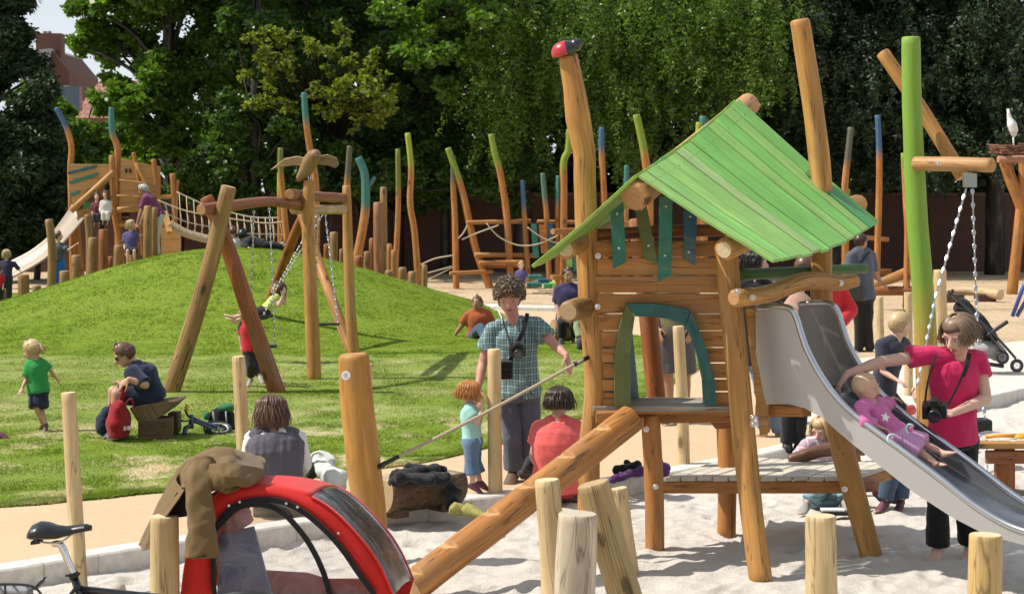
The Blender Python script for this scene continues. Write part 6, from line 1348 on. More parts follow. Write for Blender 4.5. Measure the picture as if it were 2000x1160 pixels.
strap('camera_strap', [P(1828, 692, 12.66), P(1822, 712, 12.60), P(1812, 745, 12.56), P(1806, 790, 12.50)], .012, BLACKC, pw); strap('camera_strap', [P(1890, 694, 12.66), P(1886, 715, 12.60), P(1870, 755, 12.56), P(1848, 796, 12.50)], .014, BLACKC, pw)
strap('strap_pad', [P(1893, 690, 12.655), P(1889, 712, 12.595), P(1881, 735, 12.57)], .028, BLACKC, pw); strap('placket', [P(1853, 712, 12.63), P(1846, 745, 12.625)], .010, plain('placket_pink', (.38, .015, .06), .8), pw)
camera(P(1826, 800, 12.46), (-.25, -.9, -.3), 'black camera held at the hip of the woman in the raspberry shirt', 1.15)
# ---- baby on the slide
by = person('baby in a pink jacket and pink striped trousers sitting on the steel slide', .80, 12.25, dict(head=(1690, 756, .12), neck=(1700, 789, .12), chest=(1716, 812, .12), pel=(1752, 850, .06), sA=(1682, 796, .0), sB=(1716, 788, .2), eA=(1690, 822, -.06), wA=(1722, 835, -.06), eB=(1730, 792, .26), wB=(1745, 776, .30), hA=(1752, 858, 0), hB=(1762, 850, .1), kA=(1798, 884, -.06), kB=(1808, 868, .02), aA=(1828, 904, -.14), aB=(1842, 884, -.08), tA=(1842, 900, -.2), tB=(1866, 874, -.14)), (.86, -.48, -.12), SKB, dict(m=cloth('cloth_magenta', (.60, .16, .38), .12), sleeve=1.6, hem=.02, loose=.022, wr=.008), dict(m=check_cloth('pink_stripes', (.66, .40, .58), (.48, .22, .42), None, 45, 0.001, (0, 2)), len=.98, loose=.022, flare=.02, wr=.006), None, ('baby', HBABY), hd=.098, up=(-.15, 0, 1), seed=22, hands=dict(B=dict(d=(.6, -.1, -.3), n=(0, -.3, -1), curl=.5)), vox=.0065)
J, hp, hd, k, f, s, u = PJ[by]
STARP = plain('applique_white', (.72, .68, .70), .8); c = P(1729, 815, 12.18)
mb = MB(); nn = unit(Vector((.35, -.9, .35))); sx_ = unit(nn.cross(Vector((0, 0, 1)))); uy = sx_.cross(nn)
mb.poly_prism([c+(sx_*math.cos(a)+uy*math.sin(a))*(.034 if i % 2 == 0 else .015) for i, a in enumerate([math.pi/2+.3+math.pi*j/5 for j in range(10)])], nn*.006); mb.build('star_applique', STARP, by)
for (u_, v_), m_ in (((1742, 858), 'a'), ((1778, 838), 'b')):
    mb = MB(); c = P(u_, v_, 12.06); mb.tube([c+(sx_*math.cos(a)+uy*math.sin(a))*.030 for a in np.linspace(-1.0, 2.6, 10)], .008, 6, 0); mb.ell(c, (.020, .012, .020), 1); mb.build('pocket_trim', [plain('applique_mint', (.42, .62, .62), .8), cloth('cloth_magenta', (.5, .08, .3))], by)
# ---- blond boy on the swing
person('blond boy in a dark slate shirt holding the swing chain behind the slide', 1.05, 15.6, dict(head=(1758, 634), neck=(1751, 662), chest=(1738, 700), pel=(1722, 762), sA=(1722, 676, -.06), sB=(1766, 674, .08), eA=(1724, 725, -.1), wA=(1752, 742, -.2), eB=(1778, 708, .12), wB=(1794, 706, .05), hA=(1712, 768, -.03), hB=(1734, 768, .04), kA=(1745, 795, -.12), kB=(1760, 795, .0), aA=(1742, 850, -.05), aB=(1760, 850, .05), tA=(1752, 862, -.15), tB=(1772, 862, -.05)), (.82, .45, -.1), SKP, dict(m=cloth('cloth_dark_slate', (.040, .042, .062)), sleeve=.75, hem=-.12, loose=.024), dict(m=DKGREY, len=1.7), SHOE_D, ('short', HBLOND), hd=.105, seed=23)
# ---- grey man and others beyond the slide
gm = person('dark haired man in a slate grey shirt standing with his back turned', 1.80, 28.2, dict(head=(1682, 472), neck=(1681, 488), chest=(1681, 525), pel=(1685, 580), sA=(1661, 502, -.1), sB=(1702, 500, .1), eA=(1656, 538, -.15), wA=(1668, 564, -.2), eB=(1706, 535, .1), wB=(1722, 552, .1), hA=(1676, 583), hB=(1694, 583), kA=(1677, 637), kB=(1695, 637), aA=(1677, 686), aB=(1700, 686), tA=(1684, 694, .1), tB=(1710, 694, .15)), (.8, .6, 0), SKT, dict(m=GREYC, sleeve=.9, hem=-.12, loose=.02), dict(m=cloth('cloth_dark_brown', (.02, .016, .014)), len=1.95), SHOE_D, ('crop', HDARK), seed=24)
sb = thing('shoulder_bag', 'dark shoulder bag at the hip of the man in slate grey', 'bag', P(1670, 572, 27.9)); mb = MB(); mb.box(P(1669, 572, 27.9), (.12, .05, 0), (-.02, .06, 0), (0, 0, .11)); bevel(mb.build('bag', plain('bag_dark', (.035, .028, .025), .7), sb), .03, 3); strap('strap', [P(1662, 560, 27.85), P(1680, 515, 27.95), P(1698, 492, 28.1)], .04, BLACKC, sb)
person('woman with bare shoulders and a dark strap standing behind the slide, seen from behind', 1.72, 17.4, dict(head=(1571, 522), neck=(1562, 560, -.02), chest=(1552, 640), pel=(1556, 715), sA=(1512, 598), sB=(1598, 594), eA=(1500, 655), wA=(1512, 700, .2), eB=(1606, 655), wB=(1598, 700, .2), hA=(1540, 720), hB=(1572, 720), kA=(1540, 800), kB=(1562, 800), aA=(1538, 868), aB=(1560, 870), tA=(1538, 880, .2), tB=(1560, 880, .2)), (.3, .95, 0), SKP, dict(m=BLACKC, sleeve=0, hem=-.12, neck=.5, loose=.01), dict(m=BLACKC, len=1.95), SHOE_D, ('crop', HBROWN), eyes=False, seed=25)
bw = [o for o in PJ][-1]; strap('strap', [P(1526, 588, 17.28), P(1532, 612, 17.18), P(1536, 640, 17.22)], .03, BLACKC, bw); strap('strap', [P(1586, 588, 17.28), P(1580, 612, 17.18), P(1578, 640, 17.22)], .03, BLACKC, bw)
person('black haired woman in jeans looking right behind the green rail board', 1.72, 18.4, dict(head=(1476, 512), neck=(1472, 548), chest=(1478, 610), pel=(1492, 700), sA=(1440, 568), sB=(1508, 566), eA=(1436, 625), wA=(1470, 670, .2), eB=(1512, 630), wB=(1504, 690, .2), hA=(1480, 705), hB=(1508, 705), kA=(1496, 785), kB=(1528, 780, -.1), aA=(1492, 850), aB=(1520, 858, .1), tA=(1500, 862, .0), tB=(1508, 868, -.15)), (.9, -.3, -.1), SKP, dict(m=BLACKC, sleeve=1.6, hem=-.1, loose=.02), dict(m=JEANSL, len=1.8, loose=.02), None, ('bob', HBLACK), seed=26, hd=.12)
person('person in a bright red jacket behind the slide top', 1.72, 21, dict(head=(1609, 520), neck=(1609, 548), chest=(1612, 590), pel=(1618, 660), sA=(1582, 566), sB=(1640, 566), eA=(1575, 610), wA=(1590, 640, .2), eB=(1662, 606), wB=(1640, 634, -.2), hA=(1604, 664), hB=(1632, 664), kA=(1604, 735), kB=(1632, 735), aA=(1604, 792), aB=(1632, 792), tA=(1604, 800, -.2), tB=(1632, 800, -.2)), (-.5, -.8, -.1), SK, dict(m=REDC, sleeve=1.9, hem=-.15, loose=.03), dict(m=DKGREY, len=1.95), SHOE_D, ('short', HBROWN), seed=27)
# ---- man in shorts seen through the doorway
person('person in grey shorts and an olive shirt seen through the playhouse doorway', 1.75, 19.4, dict(head=(1316, 500), neck=(1316, 526), chest=(1315, 575), pel=(1316, 645), sA=(1283, 545), sB=(1350, 545), eA=(1276, 598), wA=(1284, 640, -.1), eB=(1356, 598), wB=(1350, 640, -.1), hA=(1302, 650), hB=(1332, 650), kA=(1304, 730), kB=(1338, 728, .1), aA=(1308, 800), aB=(1340, 796, .15), tA=(1300, 816, -.2), tB=(1346, 812, -.1)), (-.1, -.95, -.2), SKT, dict(m=KHAKI, sleeve=.9, hem=-.12, loose=.02), dict(m=cloth('cloth_grey_shorts', (.09, .09, .105)), len=.97, loose=.028, flare=.025, name='shorts'), SHOE_D, ('short', HDARK), seed=28)
# ---- child behind the deck, child in jeans behind the slide
person('blond child in a pink plaid shirt sitting behind the low deck', 1.2, 14.9, dict(head=(1606, 838), neck=(1600, 862), chest=(1596, 900), pel=(1604, 972), sA=(1576, 872, -.05), sB=(1622, 868, .05), eA=(1556, 896, -.06), wA=(1580, 922, -.12), eB=(1640, 900, .05), wB=(1640, 925, -.1), hA=(1590, 974), hB=(1620, 974), kA=(1600, 950, -.28), kB=(1650, 952, -.2), aA=(1575, 984, -.30), aB=(1650, 982, -.3), tA=(1568, 990, -.4), tB=(1660, 990, -.4)), (-.5, -.6, -.35), SKP, dict(m=PINKPL, sleeve=.9, hem=-.1, loose=.022), dict(m=BLUEPL, len=1.8, loose=.025), SHOE_G, ('mid', HBLOND), seed=29, hd=.1)
person('child in dark jeans crouching in the sand behind the slide leg', 1.1, 14.9, dict(head=(1745, 870), neck=(1742, 890), chest=(1742, 912), pel=(1738, 962), sA=(1722, 898, -.05), sB=(1764, 898, .05), eA=(1715, 925, -.1), wA=(1728, 945, -.15), eB=(1770, 925), wB=(1765, 945, -.1), hA=(1730, 964), hB=(1750, 964), kA=(1738, 938, -.22), kB=(1762, 940, -.15), aA=(1728, 980, -.22), aB=(1760, 978, -.15), tA=(1712, 990, -.32), tB=(1752, 992, -.3)), (.1, -.9, -.3), SKP, dict(m=REDC, sleeve=1.6, hem=-.1, loose=.02), dict(m=JEANS, len=1.85, loose=.025), SHOE_P, ('short', HBLOND), seed=30)
# ---- far left children and grown-ups
def small(label, H, Y, u0, v_head, hdr, topm, botm, hairm, face, seed, arms=None, style='short', blen=1.8, sit=False, sl=.8):
    sc_ = F/Y; k = H/1.75; px = lambda m_: m_*sc_*k
    vn = v_head+px(.16)+6; vp = vn+px(.50)
    jp = dict(head=(u0, v_head), neck=(u0, vn), chest=(u0, vn+px(.25)), pel=(u0, vp), sA=(u0-px(.17), vn+px(.06)), sB=(u0+px(.17), vn+px(.06)), hA=(u0-px(.09), vp+2), hB=(u0+px(.09), vp+2))
    jp.update(eA=(u0-px(.2), vn+px(.33)), wA=(u0-px(.18), vn+px(.56), -.08), eB=(u0+px(.2), vn+px(.33)), wB=(u0+px(.18), vn+px(.56), -.08))
    if sit: jp.update(kA=(u0-px(.1), vp+px(.02), -.4*k), kB=(u0+px(.1), vp+px(.02), -.4*k), aA=(u0-px(.1), vp+px(.4), -.4*k), aB=(u0+px(.1), vp+px(.4), -.4*k), tA=(u0-px(.1), vp+px(.45), -.6*k), tB=(u0+px(.1), vp+px(.45), -.6*k))
    else: jp.update(kA=(u0-px(.09), vp+px(.42)), kB=(u0+px(.09), vp+px(.42)), aA=(u0-px(.09), vp+px(.80)), aB=(u0+px(.09), vp+px(.80)), tA=(u0-px(.05), vp+px(.86), -.15), tB=(u0+px(.13), vp+px(.86), -.15))
    if arms: jp.update(arms)
    return person(label, H, Y, jp, face, SKP, dict(m=topm, sleeve=sl, hem=-.12, loose=.022), dict(m=botm, len=blen, loose=.022), SHOE_D, (style, hairm), seed=seed, eyes=False, vox=.02)
small('boy in a grey shirt and bright blue trousers reaching for the tower leg', 1.15, 40.3, 114, 461, 0, GREYC, BLUEC, HBROWN, (.9, .2, 0), 31, dict(eB=(133, 489, -.1), wB=(148, 478, -.1)))
small('blond girl in a purple hooded jacket at the left edge below the slide', 1.1, 41, 13, 496, 0, PURPLE, DKGREY, HBLOND, (.3, .9, 0), 32, dict(eB=(28, 515), wB=(38, 528)), 'mid', 1.8, False, 1.9)
small('child in a red shirt cut by the left edge of the photo', .8, 39.8, -2, 525, 0, REDC, DKGREY, HBROWN, (.3, .9, 0), 33)
small('blond girl in a lilac top sitting on the orange stump', 1.15, 38.0, 256, 439, 0, VIOLET, DKGREY, HBLOND, (.8, -.3, 0), 34, dict(eB=(268, 462), wB=(280, 458)), 'mid', 1.0, True)
person('grey haired man in a plum shirt bending over among the stumps', 1.75, 38.6, dict(head=(280, 371), neck=(287, 382), chest=(295, 396), pel=(310, 422), sA=(284, 388, -.18), sB=(294, 384, .18), eA=(276, 412, -.2), wA=(268, 436, -.2), eB=(284, 412, .2), wB=(276, 434, .2), hA=(308, 424, -.09), hB=(310, 424, .09), kA=(300, 462, -.1), kB=(304, 462, .1), aA=(300, 500, -.1), aB=(306, 500, .1), tA=(290, 506, -.1), tB=(296, 506, .1)), (-.9, 0, -.4), SKT, dict(m=PLUM, sleeve=.8, hem=-.12, loose=.02), dict(m=CREAM, len=1.9, loose=.02), SHOE_D, ('short', HGREY), eyes=False, seed=35, vox=.02)
small('child in a dark red top sitting on the ship platform', .95, 45.6, 189, 384, 0, plain('cloth_wine', (.12, .02, .03), .8), DKGREY, HDARK, (.2, -.9, 0), 36, None, 'short', 1.8, True)
small('child in a pale grey top sitting on the ship platform beside the mast', .95, 45.5, 206, 380, 0, CREAM, CREAM, HBROWN, (-.2, -.9, 0), 37, None, 'mid', 1.8, True, 1.7)
small('child in a white shirt sitting behind the top of the mound', 1.1, 37.8, 455, 452, 0, WHITEC, JEANS, HBROWN, (.2, .9, 0), 38, None, 'short', 1.8, True)
person('person all in black lying on the top of the mound', 1.7, 37.6, dict(head=(474, 459), neck=(480, 468), chest=(490, 473), pel=(512, 480), sA=(480, 474, -.2), sB=(484, 470, .2), eA=(478, 482, -.3), wA=(486, 484, -.4), eB=(486, 480, .3), wB=(494, 482, .3), hA=(513, 482, -.1), hB=(514, 481, .1), kA=(534, 478, -.1), kB=(538, 480, .1), aA=(552, 484, -.1), aB=(556, 484, .1), tA=(556, 478, -.1), tB=(560, 478, .1)), (.2, .9, 0), SKT, dict(m=BLACKC, sleeve=1.8, hem=-.12, loose=.02), dict(m=BLACKC, len=1.95), SHOE_D, ('short', HBLACK), eyes=False, seed=39, vox=.02)
# ---- two people who only put a foot into the picture
person('person at the left edge of whom only a purple shoe shows', 1.2, 18.2, dict(head=(-230, 800), neck=(-210, 806), chest=(-180, 822), pel=(-130, 840), sA=(-205, 815, -.15), sB=(-205, 810, .15), eA=(-195, 840, -.25), wA=(-165, 848, -.25), eB=(-195, 835, .25), wB=(-165, 846, .25), hA=(-128, 842, -.06), hB=(-128, 842, .06), kA=(-60, 836, -.06), kB=(-62, 832, .1), aA=(0, 848, -.04), aB=(-10, 848, .12), tA=(22, 853, -.06), tB=(10, 850, .12)), (.7, -.5, 0), SKP, dict(m=PURPLE, sleeve=1.6, hem=-.1, loose=.02), dict(m=JEANS, len=1.8, loose=.02), SHOE_P, ('short', HBROWN), seed=40, vox=.015)
person('person by the sand table of whom only bare feet show', 1.65, 16.0, dict(head=(2130, 800), neck=(2125, 830), chest=(2120, 870), pel=(2110, 940), sA=(2085, 845), sB=(2160, 845), eA=(2080, 895), wA=(2075, 930, -.2), eB=(2165, 895), wB=(2150, 930, -.2), hA=(2095, 942), hB=(2130, 942), kA=(2050, 910, -.25), kB=(2080, 910, -.3), aA=(2010, 968, -.35), aB=(2040, 972, -.4), tA=(1988, 976, -.42), tB=(2016, 982, -.48)), (-.7, -.5, -.3), SKP, dict(m=WHITEC, sleeve=.8, hem=-.1, loose=.02), dict(m=JEANS, len=1.4, loose=.02), None, ('mid', HBROWN), seed=41, vox=.01)
small('small fair child sitting in the sand beside the red toy', .8, 18.8, 1793, 770, 0, WHITEC, PINK, HBLOND, (-.4, -.9, -.1), 42, None, 'short', 1.6, True)
small('child in a blue top leaning over the ship hull at the foot of the mast', 1.0, 46.4, 245, 352, 0, BLUEC, DKGREY, HDARK, (-.4, -.9, 0), 43)
# ================================================================ bags, bicycles, trailer, benches
def blob(name, mb, vox, m, par, wr=.01, wf=10, seed=1, it=3, st=(1, 1, 1)): return remeshed(name, mb, vox, it, m, par, wr, wf, seed, st)
# ---- red bicycle trailer
TY = 9.2; tr_ = thing('bike_trailer', 'red child trailer with clear windows and black piping standing in front', 'bike trailer', P(560, 1390, 9.4))
RED = cloth('trailer_red', (.58, .022, .018), .08, 40, .55, .35); BPIPE = cloth('trailer_black', (.014, .014, .016), .1, 60, .6)
m, n, b = mat('clear_plastic'); v = coords(n); f = tex(n, v, 5, 5, .6, 1.2)
tp_ = n.nodes.new('ShaderNodeBsdfTransparent'); tp_.inputs[0].default_value = (.93, .94, .97, 1); gl = n.nodes.new('ShaderNodeBsdfGlossy'); gl.inputs['Roughness'].default_value = .12; df_ = n.nodes.new('ShaderNodeBsdfDiffuse'); df_.inputs[0].default_value = (.55, .58, .64, 1)
bmp_ = nd(n, 'ShaderNodeBump', Strength=.5, Distance=.02); n.links.new(f, bmp_.inputs['Height']); n.links.new(bmp_.outputs[0], gl.inputs['Normal'])
fr = n.nodes.new('ShaderNodeFresnel'); fr.inputs[0].default_value = 1.45; n.links.new(bmp_.outputs[0], fr.inputs['Normal'])
fa = nd(n, 'ShaderNodeMath', operation='MULTIPLY_ADD'); n.links.new(fr.outputs[0], fa.inputs[0]); fa.inputs[1].default_value = .9; fa.inputs[2].default_value = .06
m1 = n.nodes.new('ShaderNodeMixShader'); m2 = n.nodes.new('ShaderNodeMixShader'); n.links.new(ramp(n, f, [(.42, (.02, .02, .02)), (.72, (.22, .22, .22))]), m1.inputs[0]); n.links.new(tp_.outputs[0], m1.inputs[1]); n.links.new(df_.outputs[0], m1.inputs[2])  # patchy blue-grey diffuse haze stands in for reflections in the plastic
n.links.new(fa.outputs[0], m2.inputs[0]); n.links.new(m1.outputs[0], m2.inputs[1]); n.links.new(gl.outputs[0], m2.inputs[2]); n.links.new(m2.outputs[0], n.nodes['Material Output'].inputs[0]); CLEAR = m
OFF = Vector((.07, .55, -.03))
def rs_px(L, k): 
    p = spline([(a, c, 0) for a, c in L], 6); d = [0]
    for i in range(1, len(p)): d.append(d[-1]+(p[i]-p[i-1]).length)
    return [(float(np.interp(t, d, [q.x for q in p])), float(np.interp(t, d, [q.y for q in p]))) for t in np.linspace(0, d[-1], k)]
outer = rs_px([(352, 1165), (362, 1090), (385, 1015), (421, 966), (446, 951), (512, 951), (570, 960), (619, 976), (665, 1010), (715, 1065), (744, 1110), (768, 1165)], 45)
inner = rs_px([(419, 1160), (416, 1100), (420, 1035), (440, 1003), (468, 984), (500, 976), (545, 978), (586, 995), (632, 1032), (669, 1073), (698, 1115), (731, 1160)], 45)
def side_panel(off, name):
    mb = MB(); th = Vector((0, .012, 0))
    A = [P(u, v, TY)+off for u, v in outer]; B = [P(u, v, TY)+off for u, v in inner]
    mb.rings([[a, c, c+th, a+th] for a, c in zip(A, B)], 0, True, None, True, True, True)
    a = P(352, 1163, TY)+off; c = P(768, 1163, TY)+off; mb.poly_prism([a, c, Vector((c.x-.03, c.y, .38)), Vector((a.x+.06, a.y, .38))], th)
    return mb.build(name, RED, tr_)
side_panel(Vector((0, 0, 0)), 'side_panel'); side_panel(OFF, 'side_panel')
mb = MB(); w0 = [P(u, v, TY+.006) for u, v in inner]; 
c0 = sum(w0, Vector())/len(w0)
for ofs, nm in ((Vector((0, 0, 0)), 'window'),):
    mb = MB(); A = [p+ofs for p in w0]; Bm = [Vector((p.x, p.y, A[0].z)) for p in A]
    mb.rings([[a, a.lerp(b_, .33), a.lerp(b_, .66), b_] for a, b_ in zip(A, Bm)], 0, True, None, False); mb.build(nm, CLEAR, tr_)
strap('piping', [P(u, v, TY-.012) for u, v in inner[8:]], .026, BPIPE, tr_, .004, 1); strap('piping', [P(u, v, TY-.012) for u, v in inner[:9]], .022, BPIPE, tr_, .004, 1)
strap('zip_band', [P(u, v, TY-.016) for u, v in rs_px([(424, 1030), (466, 990), (512, 985), (549, 998), (586, 1036), (611, 1073), (632, 1118), (645, 1163)], 24)], .026, BPIPE, tr_, .004, 1)
for u, v in ((447, 987), (468, 980), (559, 983), (581, 990), (661, 1041)):
    mb = MB(); mb.tube([P(u, v, TY-.03), P(u, v, TY-.014)], [.006, .008], 10); mb.build('snap', STEEL, tr_)
near = [P(u, v, TY) for u, v in outer]; iw = 27
def hull_strip(i0, i1, m_, name, inset=0, sol=.008):
    mb = MB(); mb.rings([[near[i].lerp(near[i]+OFF, t)+Vector((0, 0, .02*math.sin(t*math.pi))) for t in np.linspace(inset, 1-inset, 7)] for i in range(i0, i1+1)], 0, True, None, False)
    o = mb.build(name, m_, tr_); q = o.modifiers.new('s', 'SOLIDIFY'); q.thickness = sol; return o
hull_strip(0, 14, RED, 'rear_cover'); hull_strip(14, iw, RED, 'roof_cover'); hull_strip(iw, 44, CLEAR, 'front_window', .05, .001)
for t in (.02, .98): strap('front_piping', [near[i]+OFF*t for i in range(iw, 45)], .035, RED, tr_, .004, 1, (.75, 0, .65))
strap('corner_patch', [near[13].lerp(near[13]+OFF, t)+Vector((-.01, -.006, .02)) for t in (0, .3, .6)], .09, BPIPE, tr_, .003, 3, (-.6, 0, .8))
mb = MB(); mb.poly_prism([P(430, 1045, 9.5), P(494, 1030, 9.5), P(530, 1163, 9.5), P(424, 1163, 9.5)], (0, .05, 0)); mb.build('seat_back', cloth('trailer_seat', (.12, .20, .46)), tr_)
mb = MB(); mb.poly_prism([P(500, 1112, 9.72), P(600, 1118, 9.72), P(695, 1146, 9.72), P(725, 1170, 9.72), P(500, 1170, 9.72)], (0, .01, 0)); mb.build('far_skirt', cloth('trailer_pink', (.62, .03, .08)), tr_)
mb = MB(); mb.box(P(590, 1200, 9.48), (.42, 0, 0), (0, .22, 0), (0, 0, .06)); mb.build('floor_tub', BPIPE, tr_)
mb = MB(); mb.ell(P(470, 1010, 9.6), (.06, .05, .05), 0, 12, 8, None, .3, 4); mb.build('soft_toy', cloth('toy_pink', (.55, .16, .20)), tr_)
for off in (Vector((0, -.08, 0)), OFF+Vector((0, .08, 0))):
    c = Vector((P(580, 1200, TY).x, TY, .25))+off; tk = MB(); ring = [c+Vector((math.cos(a)*.23, 0, math.sin(a)*.23)) for a in np.linspace(0, 2*math.pi, 33)]; tk.tube(ring, .02, 8, 0, False); wh = tk.build('wheel', BLACKP, tr_)
    hb = MB(); hb.tube([c-Vector((0, .03, 0)), c+Vector((0, .03, 0))], .03, 10); 
    for a in np.linspace(0, 2*math.pi, 13)[:-1]: hb.tube([c, c+Vector((math.cos(a)*.22, 0, math.sin(a)*.22))], .003, 4)
    hb.build('spokes', STEEL, wh)
# ---- brown coat over it
ct = thing('coat', 'brown corduroy coat thrown over the back of the red trailer', 'coat', P(390, 1090, 9.2)); BR = cloth('coat_brown', (.165, .108, .046), .2, 60, .9, .6)
mb = MB(); limb(mb, P(378, 930, 9.36), P(440, 915, 9.36), .085, .10); limb(mb, P(352, 950, 9.36), P(378, 930, 9.36), .05, .08); blob('bundle', mb, .012, BR, ct, .02, 10, 3, 2)
def cloth_sheet(name, rows, m_, par, nu=34, nv=40, amp=.012, fu=7, fv=1.4, seed=1, th=.005, pin=0):
    """a cloth surface through rows of points, with folds running along it"""
    R_ = [spline(r, 8) for r in rows]; nn_ = len(R_[0]); cols = [spline([r[i] for r in R_], 8) for i in range(nn_)]
    nr = len(cols[0]); g = [[cols[i][j] for i in range(nn_)] for j in range(nr)]; mb = MB(); out = []
    for j in range(nr):
        row = []
        for i in range(nn_):
            du = g[j][min(i+1, nn_-1)]-g[j][max(i-1, 0)]; dv = g[min(j+1, nr-1)][i]-g[max(j-1, 0)][i]; n_ = unit(du.cross(dv)); a = i/(nn_-1); b_ = j/(nr-1)
            w_ = min(1, .3+b_*1.2); h = mnoise.noise(Vector((a*fu+seed+.6*math.sin(b_*4+seed), b_*fv, seed)))*1.0+.5*abs(mnoise.noise(Vector((a*fu*1.9+b_*2, b_*fv*2.5, seed+5))))+.25*mnoise.noise(Vector((a*9, b_*9, seed)))
            row.append(g[j][i]+n_*(h*amp*w_))
        out.append(row)
    mb.rings(out, 0, True, None, False); o = mb.build(name, m_, par); q = o.modifiers.new('s', 'SUBSURF'); q.levels = q.render_levels = 1; q = o.modifiers.new('t', 'SOLIDIFY'); q.thickness = th; return o
C = lambda *L: [P(*p) for p in L]
cloth_sheet('back', [C((362, 905, 9.75), (410, 880, 9.8), (460, 880, 9.8), (515, 893, 9.75)), C((358, 902, 9.5), (405, 876, 9.5), (462, 877, 9.52), (522, 903, 9.55)), C((352, 922, 9.28), (400, 902, 9.22), (455, 908, 9.2), (512, 920, 9.28)), C((352, 952, 9.18), (400, 950, 9.12), (445, 962, 9.10), (490, 938, 9.2))], BR, ct, amp=.032, fu=9, fv=2.6, seed=3)
cloth_sheet('front_panel', [C((372, 908, 9.3), (345, 935, 9.3), (362, 958, 9.16)), C((345, 925, 9.42), (322, 965, 9.32), (345, 985, 9.14)), C((315, 975, 9.46), (300, 1010, 9.33), (325, 1010, 9.16)), C((283, 1040, 9.5), (283, 1055, 9.38), (304, 1030, 9.22)), C((273, 1064, 9.52), (280, 1075, 9.40), (298, 1066, 9.26))], BR, ct, amp=.020, fu=5, fv=1.2, seed=8)
cloth_sheet('collar', [C((405, 906, 9.14), (440, 903, 9.13), (480, 908, 9.18), (517, 915, 9.3)), C((402, 925, 9.10), (436, 930, 9.07), (470, 934, 9.10), (508, 938, 9.22)), C((404, 948, 9.11), (430, 958, 9.08), (452, 950, 9.09), (488, 952, 9.18))], BR, ct, amp=.024, fu=7, fv=2, seed=14, th=.008)
# the hanging sleeve: rings pinched by folds
pa = spline(C((398, 905, 9.2), (388, 935, 9.12), (390, 985, 9.07), (394, 1035, 9.05), (394, 1086, 9.05)), 12); A = []
for i, p in enumerate(pa):
    t = i/(len(pa)-1); d = unit(pa[min(i+1, len(pa)-1)]-pa[max(i-1, 0)]); x = unit(Vector((1, .15, 0))-d*d.x); y = d.cross(x); r = .066+.012*t-.01*math.sin(t*3.1); row = []
    for j in range(28):
        a = 2*math.pi*j/28; fo = .013*mnoise.noise(Vector((math.cos(a)*1.3+t*2.5, math.sin(a)*1.3, t*9)))+.006*mnoise.noise(Vector((math.cos(a)*3, math.sin(a)*3, t*3)))+.0025*math.sin(t*38+3*math.sin(t*9)+2*math.cos(a))*(1-t)
        row.append(p+x*(math.cos(a)*(r+fo))+y*(math.sin(a)*(r*.72+fo)))
    A.append(row)
mb = MB(); mb.rings(A, 0, True); o = mb.build('sleeve', BR, ct); q = o.modifiers.new('t', 'SOLIDIFY'); q.thickness = .006
mb = MB(); c = P(394, 1084, 9.05); mb.tube([c+Vector((0, 0, .012)), c+Vector((0, 0, .004))], [.062, .062], 18, 0, flat=.7); mb.build('cuff_lining', cloth('lining', (.05, .035, .02)), ct)
mb = MB(); mb.poly_prism([P(345, 962, 9.2), P(366, 955, 9.2), P(366, 1008, 9.2), P(316, 1014, 9.24), P(328, 985, 9.24)], (0, .04, 0)); mb.build('lining', cloth('lining_dark', (.02, .015, .018)), ct)
# ---- adult bicycle at the bottom left
BY = 8.55; bk = thing('bicycle', 'adult bicycle at the lower left corner with a black saddle and chrome seat post', 'bicycle', Vector((P(150, 1000, BY).x, BY, 0)))
q = lambda u, v, d=0: P(u, v, BY+d); SADM = plain('saddle_vinyl', (.014, .016, .02), .32, 0, .1, 60, .04, .55)
mb = MB(); sec = [(57, 1044, .052, .020), (64, 1040, .078, .036), (78, 1037, .088, .043), (95, 1038, .080, .042), (112, 1040, .056, .034), (130, 1038, .036, .026), (150, 1034, .026, .022), (168, 1031, .022, .020), (179, 1031, .014, .013)]
mb.rings([[q(u, v)+Vector((0, math.cos(a)*w_, math.sin(a)*h*(1 if math.sin(a) > 0 else .75)+(.012 if abs(math.cos(a)) < .3 and math.sin(a) > 0 and False else 0))) for a in [2*math.pi*j/20 for j in range(20)]] for u, v, w_, h in [(float(np.interp(t, range(9), [s_[0] for s_ in sec])), float(np.interp(t, range(9), [s_[1] for s_ in sec])), float(np.interp(t, range(9), [s_[2] for s_ in sec])), float(np.interp(t, range(9), [s_[3] for s_ in sec]))) for t in np.linspace(0, 8, 25)]], 0, True, None, True, True, True)
sd_ = mb.build('saddle', SADM, bk); mb = MB(); mb.tube([q(140, 1033, -.035), q(164, 1029, -.026)], [.004, .004], 6); mb.build('stripe', plain('saddle_grey', (.5, .5, .52), .4), sd_)
for d in (-.025, .025):
    mb = MB(); mb.tube([q(70, 1056, d), q(98, 1060, d), q(122, 1056, d), q(140, 1043, d*.4)], .0045, 7, 0, True, 4); mb.build('saddle_rail', STEEL, sd_)
CHR = plain('chrome', (.75, .75, .76), .12, 1, .03, 5, 0)
mb = MB(); mb.box(q(72, 1057), (.022, 0, .003), (0, .03, 0), (0, 0, .008)); bevel(mb.build('saddle_clip', BLACKP, sd_), .004)
mb = MB(); mb.tube([q(102, 1062), q(116, 1062), q(124, 1074), q(133, 1096), q(145, 1124)], [.012, .016, .0165, .0165, .0165], 14, 0, True, 5); mb.build('seat_post', CHR, bk)
mb = MB(); mb.tube([q(142, 1118), q(146, 1128)], [.023, .023], 14); mb.tube([q(128, 1124, -.02), q(157, 1119, -.02)], .006, 8); bevel(mb.build('seat_clamp', BLACKP, bk), .002)
FRM = plain('frame_black', (.012, .012, .013), .25, 0, .1, 20, 0, .5, .5)
